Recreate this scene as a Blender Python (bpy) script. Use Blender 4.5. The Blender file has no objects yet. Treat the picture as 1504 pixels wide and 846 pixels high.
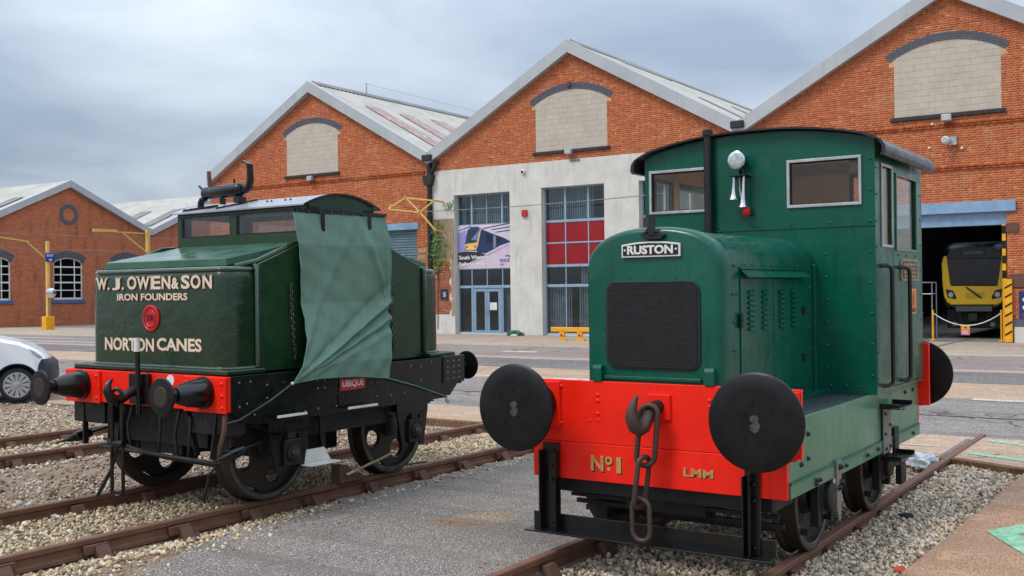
import bpy, math, random
import numpy as np
from mathutils import Matrix, Vector
random.seed(7)
rng = np.random.default_rng(11)
R = math.radians
SC = bpy.context.scene
COL = SC.collection

# ------------------------------------------------------------------ camera
cam_d = bpy.data.cameras.new('camera')
cam = bpy.data.objects.new('camera', cam_d)
COL.objects.link(cam)
cam_d.sensor_width = 36.0
cam_d.lens = 1547.836 / 1504 * 36.0
cam_d.clip_start = 0.1
cam_d.clip_end = 3000
HEAD, PITCH, ROLL = R(33.07716), R(0.137958), R(-0.670912)
_f = Vector((-math.sin(HEAD) * math.cos(PITCH), math.cos(HEAD) * math.cos(PITCH), math.sin(PITCH)))
_r0 = Vector((math.cos(HEAD), math.sin(HEAD), 0))
_u0 = _r0.cross(_f)
_r = _r0 * math.cos(ROLL) + _u0 * math.sin(ROLL)
_u = _u0 * math.cos(ROLL) - _r0 * math.sin(ROLL)
CAMH = 1.84
cam.matrix_world = Matrix(((_r.x, _u.x, -_f.x, 0), (_r.y, _u.y, -_f.y, 0), (_r.z, _u.z, -_f.z, CAMH), (0, 0, 0, 1)))
SC.camera = cam

# ------------------------------------------------------------------ sky, sun, exposure
SUN_EL, SUN_AZ = R(52), R(-152)      # azimuth clockwise from +Y (direction towards the sun)
world = bpy.data.worlds.new('World')
SC.world = world
world.use_nodes = True
nt = world.node_tree
nt.nodes.clear()
N = nt.nodes.new
out = N('ShaderNodeOutputWorld'); bg = N('ShaderNodeBackground')
sky = N('ShaderNodeTexSky'); sky.sky_type = 'NISHITA'; sky.sun_disc = False
sky.sun_elevation = SUN_EL; sky.sun_rotation = SUN_AZ; sky.air_density = 1.0; sky.dust_density = 2.0
tc = N('ShaderNodeTexCoord')
sep = N('ShaderNodeSeparateXYZ')
nt.links.new(tc.outputs['Generated'], sep.inputs[0])
# cloud layer seen in perspective: project direction on a plane overhead
addz = N('ShaderNodeMath'); addz.operation = 'MAXIMUM'; addz.inputs[1].default_value = 0.0
nt.links.new(sep.outputs['Z'], addz.inputs[0])
addz2 = N('ShaderNodeMath'); addz2.operation = 'ADD'; addz2.inputs[1].default_value = 0.22
nt.links.new(addz.outputs[0], addz2.inputs[0])
dvx = N('ShaderNodeMath'); dvx.operation = 'DIVIDE'
dvy = N('ShaderNodeMath'); dvy.operation = 'DIVIDE'
nt.links.new(sep.outputs['X'], dvx.inputs[0]); nt.links.new(addz2.outputs[0], dvx.inputs[1])
nt.links.new(sep.outputs['Y'], dvy.inputs[0]); nt.links.new(addz2.outputs[0], dvy.inputs[1])
cmb = N('ShaderNodeCombineXYZ')
nt.links.new(dvx.outputs[0], cmb.inputs[0]); nt.links.new(dvy.outputs[0], cmb.inputs[1])
mpw = N('ShaderNodeMapping'); mpw.inputs['Location'].default_value = (2.3, 4.1, 0.0)
nt.links.new(cmb.outputs[0], mpw.inputs['Vector'])
n1 = N('ShaderNodeTexNoise'); n1.inputs['Scale'].default_value = 1.05; n1.inputs['Detail'].default_value = 8; n1.inputs['Roughness'].default_value = 0.52; n1.inputs['Distortion'].default_value = 0.5
nt.links.new(mpw.outputs[0], n1.inputs['Vector'])
rampc = N('ShaderNodeValToRGB')
e = rampc.color_ramp.elements
e[0].position = 0.33; e[0].color = (0.225, 0.28, 0.36, 1)
e[1].position = 0.69; e[1].color = (0.50, 0.55, 0.61, 1)
em = rampc.color_ramp.elements.new(0.5); em.color = (0.345, 0.40, 0.475, 1)
nt.links.new(n1.outputs['Fac'], rampc.inputs['Fac'])
# overcast luminance rises towards the zenith (CIE overcast sky)
mz = N('ShaderNodeMath'); mz.operation = 'MULTIPLY_ADD'; mz.inputs[1].default_value = 2.7; mz.inputs[2].default_value = 0.82
nt.links.new(addz.outputs[0], mz.inputs[0])
vm = N('ShaderNodeVectorMath'); vm.operation = 'SCALE'
nt.links.new(rampc.outputs['Color'], vm.inputs[0]); nt.links.new(mz.outputs[0], vm.inputs['Scale'])
sks = N('ShaderNodeVectorMath'); sks.operation = 'SCALE'; sks.inputs['Scale'].default_value = 0.10
nt.links.new(sky.outputs['Color'], sks.inputs[0])
mixw = N('ShaderNodeMix'); mixw.data_type = 'RGBA'; mixw.inputs['Factor'].default_value = 0.12
nt.links.new(vm.outputs[0], mixw.inputs['A']); nt.links.new(sks.outputs[0], mixw.inputs['B'])
nt.links.new(mixw.outputs['Result'], bg.inputs['Color'])
bg.inputs['Strength'].default_value = 1.0
nt.links.new(bg.outputs[0], out.inputs['Surface'])

sun_d = bpy.data.lights.new('sun', 'SUN'); sun_d.energy = 1.5; sun_d.angle = R(18); sun_d.color = (1.0, 0.95, 0.88)
sun = bpy.data.objects.new('sun', sun_d); COL.objects.link(sun)
_sd = Vector((math.sin(SUN_AZ) * math.cos(SUN_EL), math.cos(SUN_AZ) * math.cos(SUN_EL), math.sin(SUN_EL)))
sun.rotation_euler = _sd.to_track_quat('Z', 'Y').to_euler()
sun.location = _sd * 50

vs = SC.view_settings
vs.view_transform = 'Standard'; vs.look = 'None'; vs.exposure = 0.40; vs.gamma = 1.0
SC.render.engine = 'CYCLES'

# ------------------------------------------------------------------ helpers
def S(r, g, b, k=1.0):
    def c(v):
        v /= 255.0
        return (v / 12.92 if v <= 0.04045 else ((v + 0.055) / 1.055) ** 2.4) * k
    return (c(r), c(g), c(b))

def link(o, parent=None):
    COL.objects.link(o)
    if parent is not None:
        o.parent = parent
    return o

def tag(o, label=None, cat=None, group=None, kind=None):
    if label: o['label'] = label
    if cat: o['category'] = cat
    if group: o['group'] = group
    if kind: o['kind'] = kind
    return o

def thing(name, label, cat, loc=(0, 0, 0), rz=0.0, group=None):
    o = bpy.data.objects.new(name, None)
    o.empty_display_size = 0.2
    COL.objects.link(o)
    o.location = loc; o.rotation_euler = (0, 0, rz)
    return tag(o, label, cat, group)

def copy_tree(o, parent=None):
    c = o.copy(); COL.objects.link(c)
    if parent is not None: c.parent = parent
    for ch in o.children: copy_tree(ch, c)
    return c

class MB:
    """collects primitives, then builds ONE mesh object"""
    def __init__(s): s.v = []; s.f = []
    def add(s, vs, fs):
        n = len(s.v); s.v += [tuple(p) for p in vs]; s.f += [tuple(i + n for i in f) for f in fs]; return s
    def box(s, x0, x1, y0, y1, z0, z1):
        return s.add([(x0, y0, z0), (x1, y0, z0), (x1, y1, z0), (x0, y1, z0), (x0, y0, z1), (x1, y0, z1), (x1, y1, z1), (x0, y1, z1)],
                     [(0, 3, 2, 1), (4, 5, 6, 7), (0, 1, 5, 4), (1, 2, 6, 5), (2, 3, 7, 6), (3, 0, 4, 7)])
    def prism(s, poly, axis, a, b):
        """poly: 2-D outline; axis 0,1,2 = extrude direction"""
        n = len(poly)
        def P(p, t):
            if axis == 0: return (t, p[0], p[1])
            if axis == 1: return (p[0], t, p[1])
            return (p[0], p[1], t)
        vs_ = [P(p, a) for p in poly] + [P(p, b) for p in poly]
        ar = sum(poly[i][0] * poly[(i + 1) % n][1] - poly[(i + 1) % n][0] * poly[i][1] for i in range(n))
        flip = (ar > 0) != (axis == 1)
        if b < a: flip = not flip
        f0 = tuple(range(n)); f1 = tuple(range(n, 2 * n))
        fs = [(f0[::-1] if flip else f0), (f1 if flip else f1[::-1])]
        for i in range(n):
            j = (i + 1) % n
            q = (i, j, n + j, n + i)
            fs.append(q if flip else q[::-1])
        return s.add(vs_, fs)
    def bar(s, p, q, w, h=None, up=(0, 0, 1)):
        """rectangular bar from p to q"""
        h = h or w
        p, q = Vector(p), Vector(q); d = (q - p).normalized(); up = Vector(up)
        if abs(d.dot(up)) > 0.98: up = Vector((1, 0, 0))
        a = d.cross(up).normalized(); b = a.cross(d)
        vs_ = []
        for c in (p, q):
            for sx, sz in ((-1, -1), (1, -1), (1, 1), (-1, 1)):
                vs_.append(c + a * (sx * w / 2) + b * (sz * h / 2))
        return s.add(vs_, [(0, 1, 2, 3), (7, 6, 5, 4), (0, 4, 5, 1), (1, 5, 6, 2), (2, 6, 7, 3), (3, 7, 4, 0)])
    def tube(s, pts, r, n=10, closed=False, caps=True):
        pts = [Vector(p) for p in pts]; m = len(pts)
        rr = r if isinstance(r, (list, tuple)) else [r] * m
        rings = []; prev = None
        for i in range(m):
            if closed: t = (pts[(i + 1) % m] - pts[i - 1]).normalized()
            elif i == 0: t = (pts[1] - pts[0]).normalized()
            elif i == m - 1: t = (pts[-1] - pts[-2]).normalized()
            else: t = ((pts[i + 1] - pts[i]).normalized() + (pts[i] - pts[i - 1]).normalized()).normalized()
            if prev is None:
                ref = Vector((0, 0, 1)) if abs(t.z) < 0.9 else Vector((1, 0, 0))
                a = t.cross(ref).normalized()
            else:
                a = (prev - t * prev.dot(t)).normalized()
            prev = a; b = t.cross(a)
            rings.append([pts[i] + (a * math.cos(2 * math.pi * k / n) + b * math.sin(2 * math.pi * k / n)) * rr[i] for k in range(n)])
        vs_ = [p for rg in rings for p in rg]; fs = []
        for i in range(m if closed else m - 1):
            j = (i + 1) % m
            for k in range(n):
                l = (k + 1) % n
                fs.append((i * n + k, i * n + l, j * n + l, j * n + k))
        if caps and not closed:
            fs.append(tuple(range(n))[::-1]); fs.append(tuple((m - 1) * n + k for k in range(n)))
        return s.add(vs_, fs)
    def lathe(s, o, d, prof, n=24, cap=True):
        """prof: list of (t along d, radius)"""
        o, d = Vector(o), Vector(d).normalized()
        ref = Vector((0, 0, 1)) if abs(d.z) < 0.9 else Vector((1, 0, 0))
        a = d.cross(ref).normalized(); b = d.cross(a)
        vs_ = []; fs = []
        for t, r in prof:
            for k in range(n):
                vs_.append(o + d * t + (a * math.cos(2 * math.pi * k / n) + b * math.sin(2 * math.pi * k / n)) * max(r, 1e-4))
        for i in range(len(prof) - 1):
            for k in range(n):
                l = (k + 1) % n
                fs.append((i * n + k, i * n + l, (i + 1) * n + l, (i + 1) * n + k))
        if cap: fs.append(tuple(range(n))[::-1]); fs.append(tuple((len(prof) - 1) * n + k for k in range(n)))
        return s.add(vs_, fs)
    def ball(s, c, r, n=8, sz=1.0):
        prof = [(-r * sz * math.cos(math.pi * i / 6), r * math.sin(math.pi * i / 6)) for i in range(7)]
        return s.lathe(c, (0, 0, 1), prof, n)
    def dome(s, c, d, r, h=None, n=6):
        h = h or r * 0.7
        return s.lathe(c, d, [(0, r), (h * 0.6, r * 0.75), (h, r * 0.3)], n)
    def loft(s, rings, closed=True, cap=True):
        n = len(rings[0]); vs_ = [p for rg in rings for p in rg]; fs = []
        for i in range(len(rings) - 1):
            for k in range(n if closed else n - 1):
                l = (k + 1) % n
                fs.append((i * n + k, i * n + l, (i + 1) * n + l, (i + 1) * n + k))
        if cap and closed:
            fs.append(tuple(range(n))[::-1]); fs.append(tuple((len(rings) - 1) * n + k for k in range(n)))
        return s.add(vs_, fs)
    def build(s, name, mat, parent=None, bev=0.0, seg=2, smooth=40, kind=None, label=None, fix=True):
        me = bpy.data.meshes.new(name)
        me.from_pydata(s.v, [], s.f)
        if fix:
            import bmesh
            bm = bmesh.new(); bm.from_mesh(me)
            bmesh.ops.recalc_face_normals(bm, faces=bm.faces)
            bm.to_mesh(me); bm.free()
        me.materials.append(mat)
        if smooth:
            me.shade_smooth()
            me.set_sharp_from_angle(angle=R(smooth))
        o = bpy.data.objects.new(name, me)
        link(o, parent)
        if bev:
            m = o.modifiers.new('bevel', 'BEVEL'); m.width = bev; m.segments = seg; m.limit_method = 'ANGLE'; m.angle_limit = R(50); m.harden_normals = True
        if kind: o['kind'] = kind
        if label: o['label'] = label
        return o

def arc(cx, cy, r, a0, a1, n):
    return [(cx + r * math.cos(R(a0 + (a1 - a0) * i / n)), cy + r * math.sin(R(a0 + (a1 - a0) * i / n))) for i in range(n + 1)]

def rrect(x0, x1, y0, y1, r, n=5):
    return arc(x1 - r, y0 + r, r, -90, 0, n) + arc(x1 - r, y1 - r, r, 0, 90, n) + arc(x0 + r, y1 - r, r, 90, 180, n) + arc(x0 + r, y0 + r, r, 180, 270, n)

def frame_rect(mb, x0, x1, z0, z1, y0, y1, w):
    """rectangular ring in the XZ plane"""
    mb.box(x0, x1, y0, y1, z0, z0 + w); mb.box(x0, x1, y0, y1, z1 - w, z1)
    mb.box(x0, x0 + w, y0, y1, z0 + w, z1 - w); mb.box(x1 - w, x1, y0, y1, z0 + w, z1 - w)

# text: one flat, slightly thick mesh per word, fitted into a box in its own XZ plane
_fonts = {}
def glyph_mesh(txt, bold=0.0, depth=0.0):
    cu = bpy.data.curves.new('lettering', 'FONT'); cu.body = txt; cu.offset = bold; cu.extrude = depth; cu.resolution_u = 3
    ob = bpy.data.objects.new('lettering', cu); COL.objects.link(ob)
    bpy.context.view_layer.update()
    dg = bpy.context.evaluated_depsgraph_get()
    me = bpy.data.meshes.new_from_object(ob.evaluated_get(dg))
    bpy.data.objects.remove(ob); bpy.data.curves.remove(cu)
    return me
def text_box(mb, txt, x0, x1, z0, z1, y, bold=0.0, axis='front', thick=0.003):
    """adds txt to mb fitted to the box; front: reads along +X facing -Y; side: reads along +Y facing +X at x=y"""
    me = glyph_mesh(txt, bold, 0.02)
    P = np.array([v.co for v in me.vertices]); mn = P.min(0); mx = P.max(0)
    Q = (P - mn) / np.maximum(mx - mn, 1e-6)
    vs_ = []
    for q in Q:
        a = x0 + (x1 - x0) * q[0]; b = z0 + (z1 - z0) * q[1]; t = thick * q[2]
        vs_.append((a, y - t, b) if axis == 'front' else (y + t, a, b))
    mb.add(vs_, [tuple(p.vertices) for p in me.polygons])
    bpy.data.meshes.remove(me)
    return mb

# ------------------------------------------------------------------ materials
def nodes(m):
    m.use_nodes = True
    t = m.node_tree
    return t, t.nodes['Principled BSDF']

def _mix(t, a, b, fac):
    mx = t.nodes.new('ShaderNodeMix'); mx.data_type = 'RGBA'
    for key, val in (('A', a), ('B', b)):
        if isinstance(val, tuple): mx.inputs[key].default_value = (*val[:3], 1)
        else: t.links.new(val, mx.inputs[key])
    if isinstance(fac, float): mx.inputs['Factor'].default_value = fac
    else: t.links.new(fac, mx.inputs['Factor'])
    return mx.outputs['Result']

def _noise(t, scale, detail=4, rough=0.55, vec=None, dist=0.0):
    n = t.nodes.new('ShaderNodeTexNoise'); n.inputs['Scale'].default_value = scale; n.inputs['Detail'].default_value = detail
    n.inputs['Roughness'].default_value = rough; n.inputs['Distortion'].default_value = dist
    if vec is not None: t.links.new(vec, n.inputs['Vector'])
    return n.outputs['Fac']

def _ramp(t, fac, p0, p1, c0=(0, 0, 0), c1=(1, 1, 1)):
    r = t.nodes.new('ShaderNodeValToRGB')
    r.color_ramp.elements[0].position = p0; r.color_ramp.elements[1].position = p1
    r.color_ramp.elements[0].color = (*c0, 1); r.color_ramp.elements[1].color = (*c1, 1)
    t.links.new(fac, r.inputs['Fac'])
    return r.outputs['Color']

def _objvec(t, scale=(1, 1, 1)):
    tc_ = t.nodes.new('ShaderNodeTexCoord'); mp = t.nodes.new('ShaderNodeMapping'); mp.inputs['Scale'].default_value = scale
    t.links.new(tc_.outputs['Object'], mp.inputs['Vector'])
    return mp.outputs['Vector']

def _geovec(t, scale=(1, 1, 1)):
    g = t.nodes.new('ShaderNodeNewGeometry'); mp = t.nodes.new('ShaderNodeMapping'); mp.inputs['Scale'].default_value = scale
    t.links.new(g.outputs['Position'], mp.inputs['Vector'])
    return mp.outputs['Vector']

def _bump(t, b, h, strength=0.3, dist=0.01):
    bm = t.nodes.new('ShaderNodeBump'); bm.inputs['Strength'].default_value = strength; bm.inputs['Distance'].default_value = dist
    t.links.new(h, bm.inputs['Height']); t.links.new(bm.outputs['Normal'], b.inputs['Normal'])
    return bm

def paint(name, col, col2=None, rough=0.4, metal=0.0, scale=3.0, amount=0.5, bump=0.15, bscale=30, bdist=0.004, dirt=None, dirt_lo=0.55, dirt_hi=0.75, streak=False, coat=0.0, spec=0.5, dent=0.0, dscale=4.0, chips=None, streaks=None):
    """painted or raw surface: broad tone changes, fine relief, optional dirt or wear patches"""
    m = bpy.data.materials.new(name); t, b = nodes(m)
    vec = _geovec(t, (1, 1, 1))
    f = _noise(t, scale, 5, 0.6, vec)
    col2 = col2 or tuple(c * 0.72 for c in col)
    c = _mix(t, col, col2, _ramp(t, f, 0.5 - 0.5 * amount * 0.6, 0.5 + 0.5 * amount * 0.6))
    if dirt:
        dv = _geovec(t, (7, 7, 0.7)) if streak else vec
        d = _noise(t, scale * (0.6 if streak else 2.3), 6, 0.62, dv, 0.3)
        c = _mix(t, c, dirt, _ramp(t, d, dirt_lo, dirt_hi))
    if streaks:      # run-down marks, long and narrow
        c = _mix(t, c, streaks, _ramp(t, _noise(t, 1.0, 5, 0.6, _geovec(t, (16, 16, 1.1)), 0.2), 0.56, 0.80))
    if chips:        # small chips and scuffs
        c = _mix(t, c, chips, _ramp(t, _noise(t, 38, 5, 0.62, vec), 0.695, 0.72))
    t.links.new(c, b.inputs['Base Color'])
    rn = _noise(t, scale * 2.2, 4, 0.6, vec)
    rr = t.nodes.new('ShaderNodeMapRange'); rr.inputs['To Min'].default_value = max(0.03, rough - 0.12); rr.inputs['To Max'].default_value = min(1, rough + 0.14)
    rr.inputs['From Min'].default_value = 0.3; rr.inputs['From Max'].default_value = 0.7
    t.links.new(rn, rr.inputs['Value']); t.links.new(rr.outputs[0], b.inputs['Roughness'])
    b.inputs['Metallic'].default_value = metal
    b.inputs['Coat Weight'].default_value = coat; b.inputs['Coat Roughness'].default_value = 0.15
    b.inputs['Specular IOR Level'].default_value = spec
    b1 = None
    if bump: b1 = _bump(t, b, _noise(t, bscale, 4, 0.6, vec), bump, bdist)
    if dent:         # hand-beaten plate: broad shallow ripples
        bd = t.nodes.new('ShaderNodeBump'); bd.inputs['Strength'].default_value = dent; bd.inputs['Distance'].default_value = 0.03
        t.links.new(_noise(t, dscale, 2, 0.5, vec), bd.inputs['Height'])
        t.links.new(bd.outputs['Normal'], b1.inputs['Normal'] if b1 else b.inputs['Normal'])
    return m

def attr_mat(name, rough=0.85, gain=1.0, nscale=60, nam=0.25, bump=0.3, bdist=0.004, soot=None):
    """colour from the per-piece 'Col' attribute (each brick or stone its own tone) plus grain"""
    m = bpy.data.materials.new(name); t, b = nodes(m)
    a = t.nodes.new('ShaderNodeAttribute'); a.attribute_name = 'Col'
    vec = _geovec(t)
    f = _noise(t, nscale, 4, 0.6, vec)
    mr = t.nodes.new('ShaderNodeMapRange'); mr.inputs['To Min'].default_value = 1 - nam; mr.inputs['To Max'].default_value = 1 + nam
    mr.inputs['From Min'].default_value = 0.25; mr.inputs['From Max'].default_value = 0.75
    t.links.new(f, mr.inputs['Value'])
    vmn = t.nodes.new('ShaderNodeVectorMath'); vmn.operation = 'SCALE'
    t.links.new(a.outputs['Color'], vmn.inputs[0]); t.links.new(mr.outputs[0], vmn.inputs['Scale'])
    cc = vmn.outputs[0]
    if soot:         # damp and soot staining with its own ragged shape, and a few pale lime patches
        cc = _mix(t, cc, soot, _ramp(t, _noise(t, 0.55, 7, 0.68, _geovec(t, (1.6, 1, 0.55)), 0.5), 0.57, 1.0))
        cc = _mix(t, cc, S(196, 140, 104), _ramp(t, _noise(t, 0.8, 6, 0.7, vec), 0.58, 0.85))
    t.links.new(cc, b.inputs['Base Color'])
    b.inputs['Roughness'].default_value = rough
    b.inputs['Specular IOR Level'].default_value = 0.25
    if bump: _bump(t, b, f, bump, bdist)
    return m

def glass(name, tint=(0.75, 0.82, 0.85), refl=1.0):
    m = bpy.data.materials.new(name); m.use_nodes = True; t = m.node_tree; t.nodes.clear()
    o = t.nodes.new('ShaderNodeOutputMaterial'); tr = t.nodes.new('ShaderNodeBsdfTransparent'); gl = t.nodes.new('ShaderNodeBsdfGlossy')
    tr.inputs['Color'].default_value = (*tint, 1); gl.inputs['Roughness'].default_value = 0.03; gl.inputs['Color'].default_value = (refl, refl, refl, 1)
    lw = t.nodes.new('ShaderNodeLayerWeight'); lw.inputs['Blend'].default_value = 0.5      # Schlick reflectance of a thin pane
    pw = t.nodes.new('ShaderNodeMath'); pw.operation = 'POWER'; pw.inputs[1].default_value = 5.0; t.links.new(lw.outputs['Facing'], pw.inputs[0])
    fr = t.nodes.new('ShaderNodeMath'); fr.operation = 'MULTIPLY_ADD'; fr.inputs[1].default_value = 0.94; fr.inputs[2].default_value = 0.055; t.links.new(pw.outputs[0], fr.inputs[0])
    mx = t.nodes.new('ShaderNodeMixShader')
    t.links.new(fr.outputs[0], mx.inputs['Fac']); t.links.new(tr.outputs[0], mx.inputs[1]); t.links.new(gl.outputs[0], mx.inputs[2]); t.links.new(mx.outputs[0], o.inputs['Surface'])
    return m

M = {}
M['ruston_green'] = paint('ruston green paint', S(0, 88, 68), S(0, 70, 55), rough=0.27, scale=1.6, amount=0.9, bump=0.10, bscale=28, bdist=0.004, dirt=S(40, 92, 66), dirt_lo=0.58, dirt_hi=0.85, spec=0.38, dent=0.22, dscale=3.2, streaks=S(0, 60, 47), chips=S(16, 56, 44))
M['frame_green'] = paint('faded frame green paint', S(88, 134, 106), S(66, 116, 90), rough=0.34, scale=1.4, amount=0.8, bump=0.12, bscale=12, dirt=S(118, 116, 94), dirt_lo=0.54, dirt_hi=0.80, spec=0.4, dent=0.2, dscale=3.0, streaks=S(64, 104, 84), chips=S(52, 66, 56))
M['owen_green'] = paint('dark olive green paint', S(34, 64, 36), S(26, 52, 29), rough=0.22, dent=0.18, dscale=3.0, streaks=S(22, 44, 26), chips=S(70, 96, 78), scale=2.2, amount=0.7, bump=0.22, bscale=26, bdist=0.006, dirt=S(14, 34, 20), dirt_lo=0.55, dirt_hi=0.8, spec=0.45)
M['cast_green'] = paint('thick gloss green paint on cast iron', S(34, 54, 31), S(26, 44, 25), rough=0.17, dent=0.25, dscale=7, chips=S(96, 126, 110), scale=5, amount=0.8, bump=0.40, bscale=22, bdist=0.010, coat=0.15, dirt=S(74, 112, 96), dirt_lo=0.66, dirt_hi=0.78, spec=0.4)
M['red'] = paint('red buffer beam paint', S(248, 38, 18), S(226, 30, 12), rough=0.36, scale=2.5, amount=0.8, bump=0.10, bscale=30, dirt=S(196, 34, 18), dirt_lo=0.58, dirt_hi=0.86, spec=0.3, dent=0.16, dscale=3.0, streaks=S(208, 30, 14), chips=S(150, 30, 20))
M['black'] = paint('gloss black paint', S(17, 17, 19), S(10, 10, 11), rough=0.26, scale=4, amount=0.7, bump=0.18, bscale=24, dirt=S(34, 31, 28), dirt_lo=0.6, dirt_hi=0.9)
M['black_matt'] = paint('grimy black ironwork', S(19, 18, 18), S(11, 11, 12), rough=0.55, scale=5, amount=0.8, bump=0.3, bscale=40, dirt=S(62, 52, 42), dirt_lo=0.58, dirt_hi=0.85)
M['disc'] = paint('worn black buffer face', S(15, 15, 16), S(22, 22, 22), rough=0.36, scale=5, amount=0.7, bump=0.08, bscale=14, dirt=S(40, 37, 35), dirt_lo=0.70, dirt_hi=0.84, spec=0.3)
M['wheel'] = paint('black wheel with brown tread grime', S(30, 28, 26), S(48, 40, 33), rough=0.5, scale=6, amount=0.9, bump=0.25, bscale=40)
M['tyre_steel'] = paint('worn steel wheel rim', S(118, 116, 114), S(70, 64, 58), rough=0.32, metal=0.7, scale=8, amount=0.8)
M['deck'] = paint('dark chequer deck', S(46, 56, 60), S(34, 42, 44), rough=0.6, scale=8, amount=0.8, bump=0.6, bscale=120)
M['chain'] = paint('rusty iron chain', S(58, 53, 50), S(84, 64, 54), rough=0.55, metal=0.35, scale=14, amount=0.9, bump=0.5, bscale=70)
M['steel'] = paint('bright galvanised steel', S(190, 192, 192), S(160, 162, 164), rough=0.3, metal=0.45, scale=6, bump=0.03)
M['chrome'] = paint('polished chrome', S(225, 226, 228), S(200, 200, 204), rough=0.10, metal=0.9, scale=4, bump=0)
M['white'] = paint('white paint', S(228, 226, 220), S(205, 203, 196), rough=0.45, scale=6, dirt=S(150, 140, 125), dirt_lo=0.6, dirt_hi=0.9)
M['cream'] = paint('cream sign writing', S(226, 205, 182), S(210, 188, 165), rough=0.5, scale=8)
M['gold'] = paint('gold leaf lettering', S(196, 150, 84), S(165, 118, 62), rough=0.4, scale=14)
M['crest'] = paint('red crest plate', S(205, 22, 30), S(180, 18, 24), rough=0.35, scale=10)
M['ivory_roof'] = paint('grey cab roof sheet', S(158, 160, 166), S(136, 138, 146), rough=0.3, scale=3, bump=0.2, bscale=7, bdist=0.01)
M['dark_roof'] = paint('black cab roof', S(40, 40, 44), S(62, 58, 60), rough=0.22, scale=4, bump=0.3, bscale=9, bdist=0.01)
M['roof_edge'] = paint('bleached roof edge', S(150, 146, 150), S(110, 92, 92), rough=0.35, scale=7, amount=0.9)
M['wood'] = paint('varnished timber lining', S(244, 196, 120), S(232, 176, 98), rough=0.5, scale=4)
M['tarp'] = paint('green canvas sheet', S(110, 138, 122), S(97, 126, 110), rough=0.66, scale=3, amount=0.7, bump=0.22, bscale=16, bdist=0.006, spec=0.2, dirt=S(98, 124, 108), dirt_lo=0.52, dirt_hi=0.80, streaks=S(116, 144, 130))
M['rope'] = paint('grey rope', S(84, 82, 78), rough=0.8)
M['rope_g'] = paint('green rope', S(86, 140, 112), rough=0.8)
M['rail'] = paint('rusty rail', S(126, 86, 65), S(96, 66, 51), rough=0.72, scale=7, amount=0.9, bump=0.4, bscale=60, dirt=S(150, 104, 76), dirt_lo=0.6, dirt_hi=0.85)
M['railtop'] = M['rail']
M['chair'] = paint('rusty rail chair', S(110, 74, 58), S(82, 58, 48), rough=0.8, scale=12, amount=0.9, bump=0.5, bscale=60, dirt=S(170, 118, 66), dirt_lo=0.68, dirt_hi=0.85)
M['key'] = paint('weathered oak key', S(112, 72, 56), S(84, 58, 46), rough=0.85, scale=14)
M['sleeper'] = paint('weathered sleeper', S(112, 102, 92), S(84, 76, 70), rough=0.9, scale=6, bump=0.6, bscale=40)
M['yellow'] = paint('yellow steel paint', S(238, 172, 26), S(218, 150, 18), rough=0.45, scale=5, dirt=S(150, 100, 40), dirt_lo=0.66, dirt_hi=0.85)
M['pale_yellow'] = paint('faded yellow steel paint', S(220, 190, 104), S(204, 168, 80), rough=0.55, scale=6, dirt=S(140, 96, 52), dirt_lo=0.62, dirt_hi=0.85)
M['blue_sign'] = paint('blue sign face', S(28, 74, 170), rough=0.4)
M['lintel'] = paint('pale blue steel lintel', S(134, 164, 194), S(118, 148, 180), rough=0.5, scale=3)
M['frame_blue'] = paint('grey blue window frame', S(150, 172, 188), S(136, 158, 176), rough=0.42, scale=4)
M['door_blue'] = paint('pale blue door frame', S(130, 158, 180), S(116, 145, 168), rough=0.42, scale=4)
M['shutter'] = paint('blue grey roller shutter', S(104, 128, 138), S(88, 112, 122), rough=0.5, scale=3, dirt=S(72, 84, 88), dirt_lo=0.58, dirt_hi=0.85)
M['red_panel'] = paint('deep red glazing panel', S(150, 20, 30), S(138, 16, 26), rough=0.12, scale=1.2, bump=0.05, bscale=2.5, bdist=0.03)
M['fascia'] = paint('grey metal fascia', S(178, 182, 184), S(166, 170, 173), rough=0.5, scale=0.8, dirt=S(140, 140, 138), dirt_lo=0.6, dirt_hi=0.9, streak=True)
M['roofing'] = paint('pale fibre cement roof sheet', S(184, 181, 173), S(166, 162, 154), rough=0.8, spec=0.15, scale=0.6, dirt=S(136, 128, 120), dirt_lo=0.58, dirt_hi=0.85)
M['rooflight'] = paint('dirty rooflight strip', S(128, 122, 118), S(108, 102, 100), rough=0.5, scale=1.2)
M['roof_rust'] = paint('red stained rooflight strip', S(164, 138, 134), S(150, 118, 114), rough=0.6, scale=1.5, dirt=S(200, 192, 186), dirt_lo=0.55, dirt_hi=0.7)
M['pipe'] = paint('black cast iron downpipe', S(34, 36, 40), S(24, 25, 28), rough=0.5, scale=4)
M['blinds'] = paint('grey vertical blind', S(150, 156, 158), S(126, 132, 136), rough=0.8, scale=2)
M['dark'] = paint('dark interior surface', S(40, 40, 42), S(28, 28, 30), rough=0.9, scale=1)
M['inner'] = paint('pale interior wall', S(120, 122, 122), S(96, 98, 98), rough=0.9, scale=1)
M['blue_brick'] = paint('blue engineering brick', S(92, 96, 106), S(68, 72, 84), rough=0.6, scale=7, amount=0.9, bump=0.4, bscale=30)
M['sill'] = paint('dark slate sill', S(48, 48, 50), S(36, 36, 38), rough=0.7, scale=5)
M['block'] = paint('concrete block', S(194, 184, 170), S(176, 166, 152), rough=0.9, scale=2.5, amount=0.8, bump=0.4, bscale=70, dirt=S(160, 146, 128), dirt_lo=0.6, dirt_hi=0.85)
M['render'] = paint('pale weathered render', S(216, 213, 206), S(194, 191, 184), rough=0.88, scale=1.3, amount=0.7, bump=0.3, bscale=30, dirt=S(168, 163, 154), dirt_lo=0.54, dirt_hi=0.85, streak=True, spec=0.2)
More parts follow.
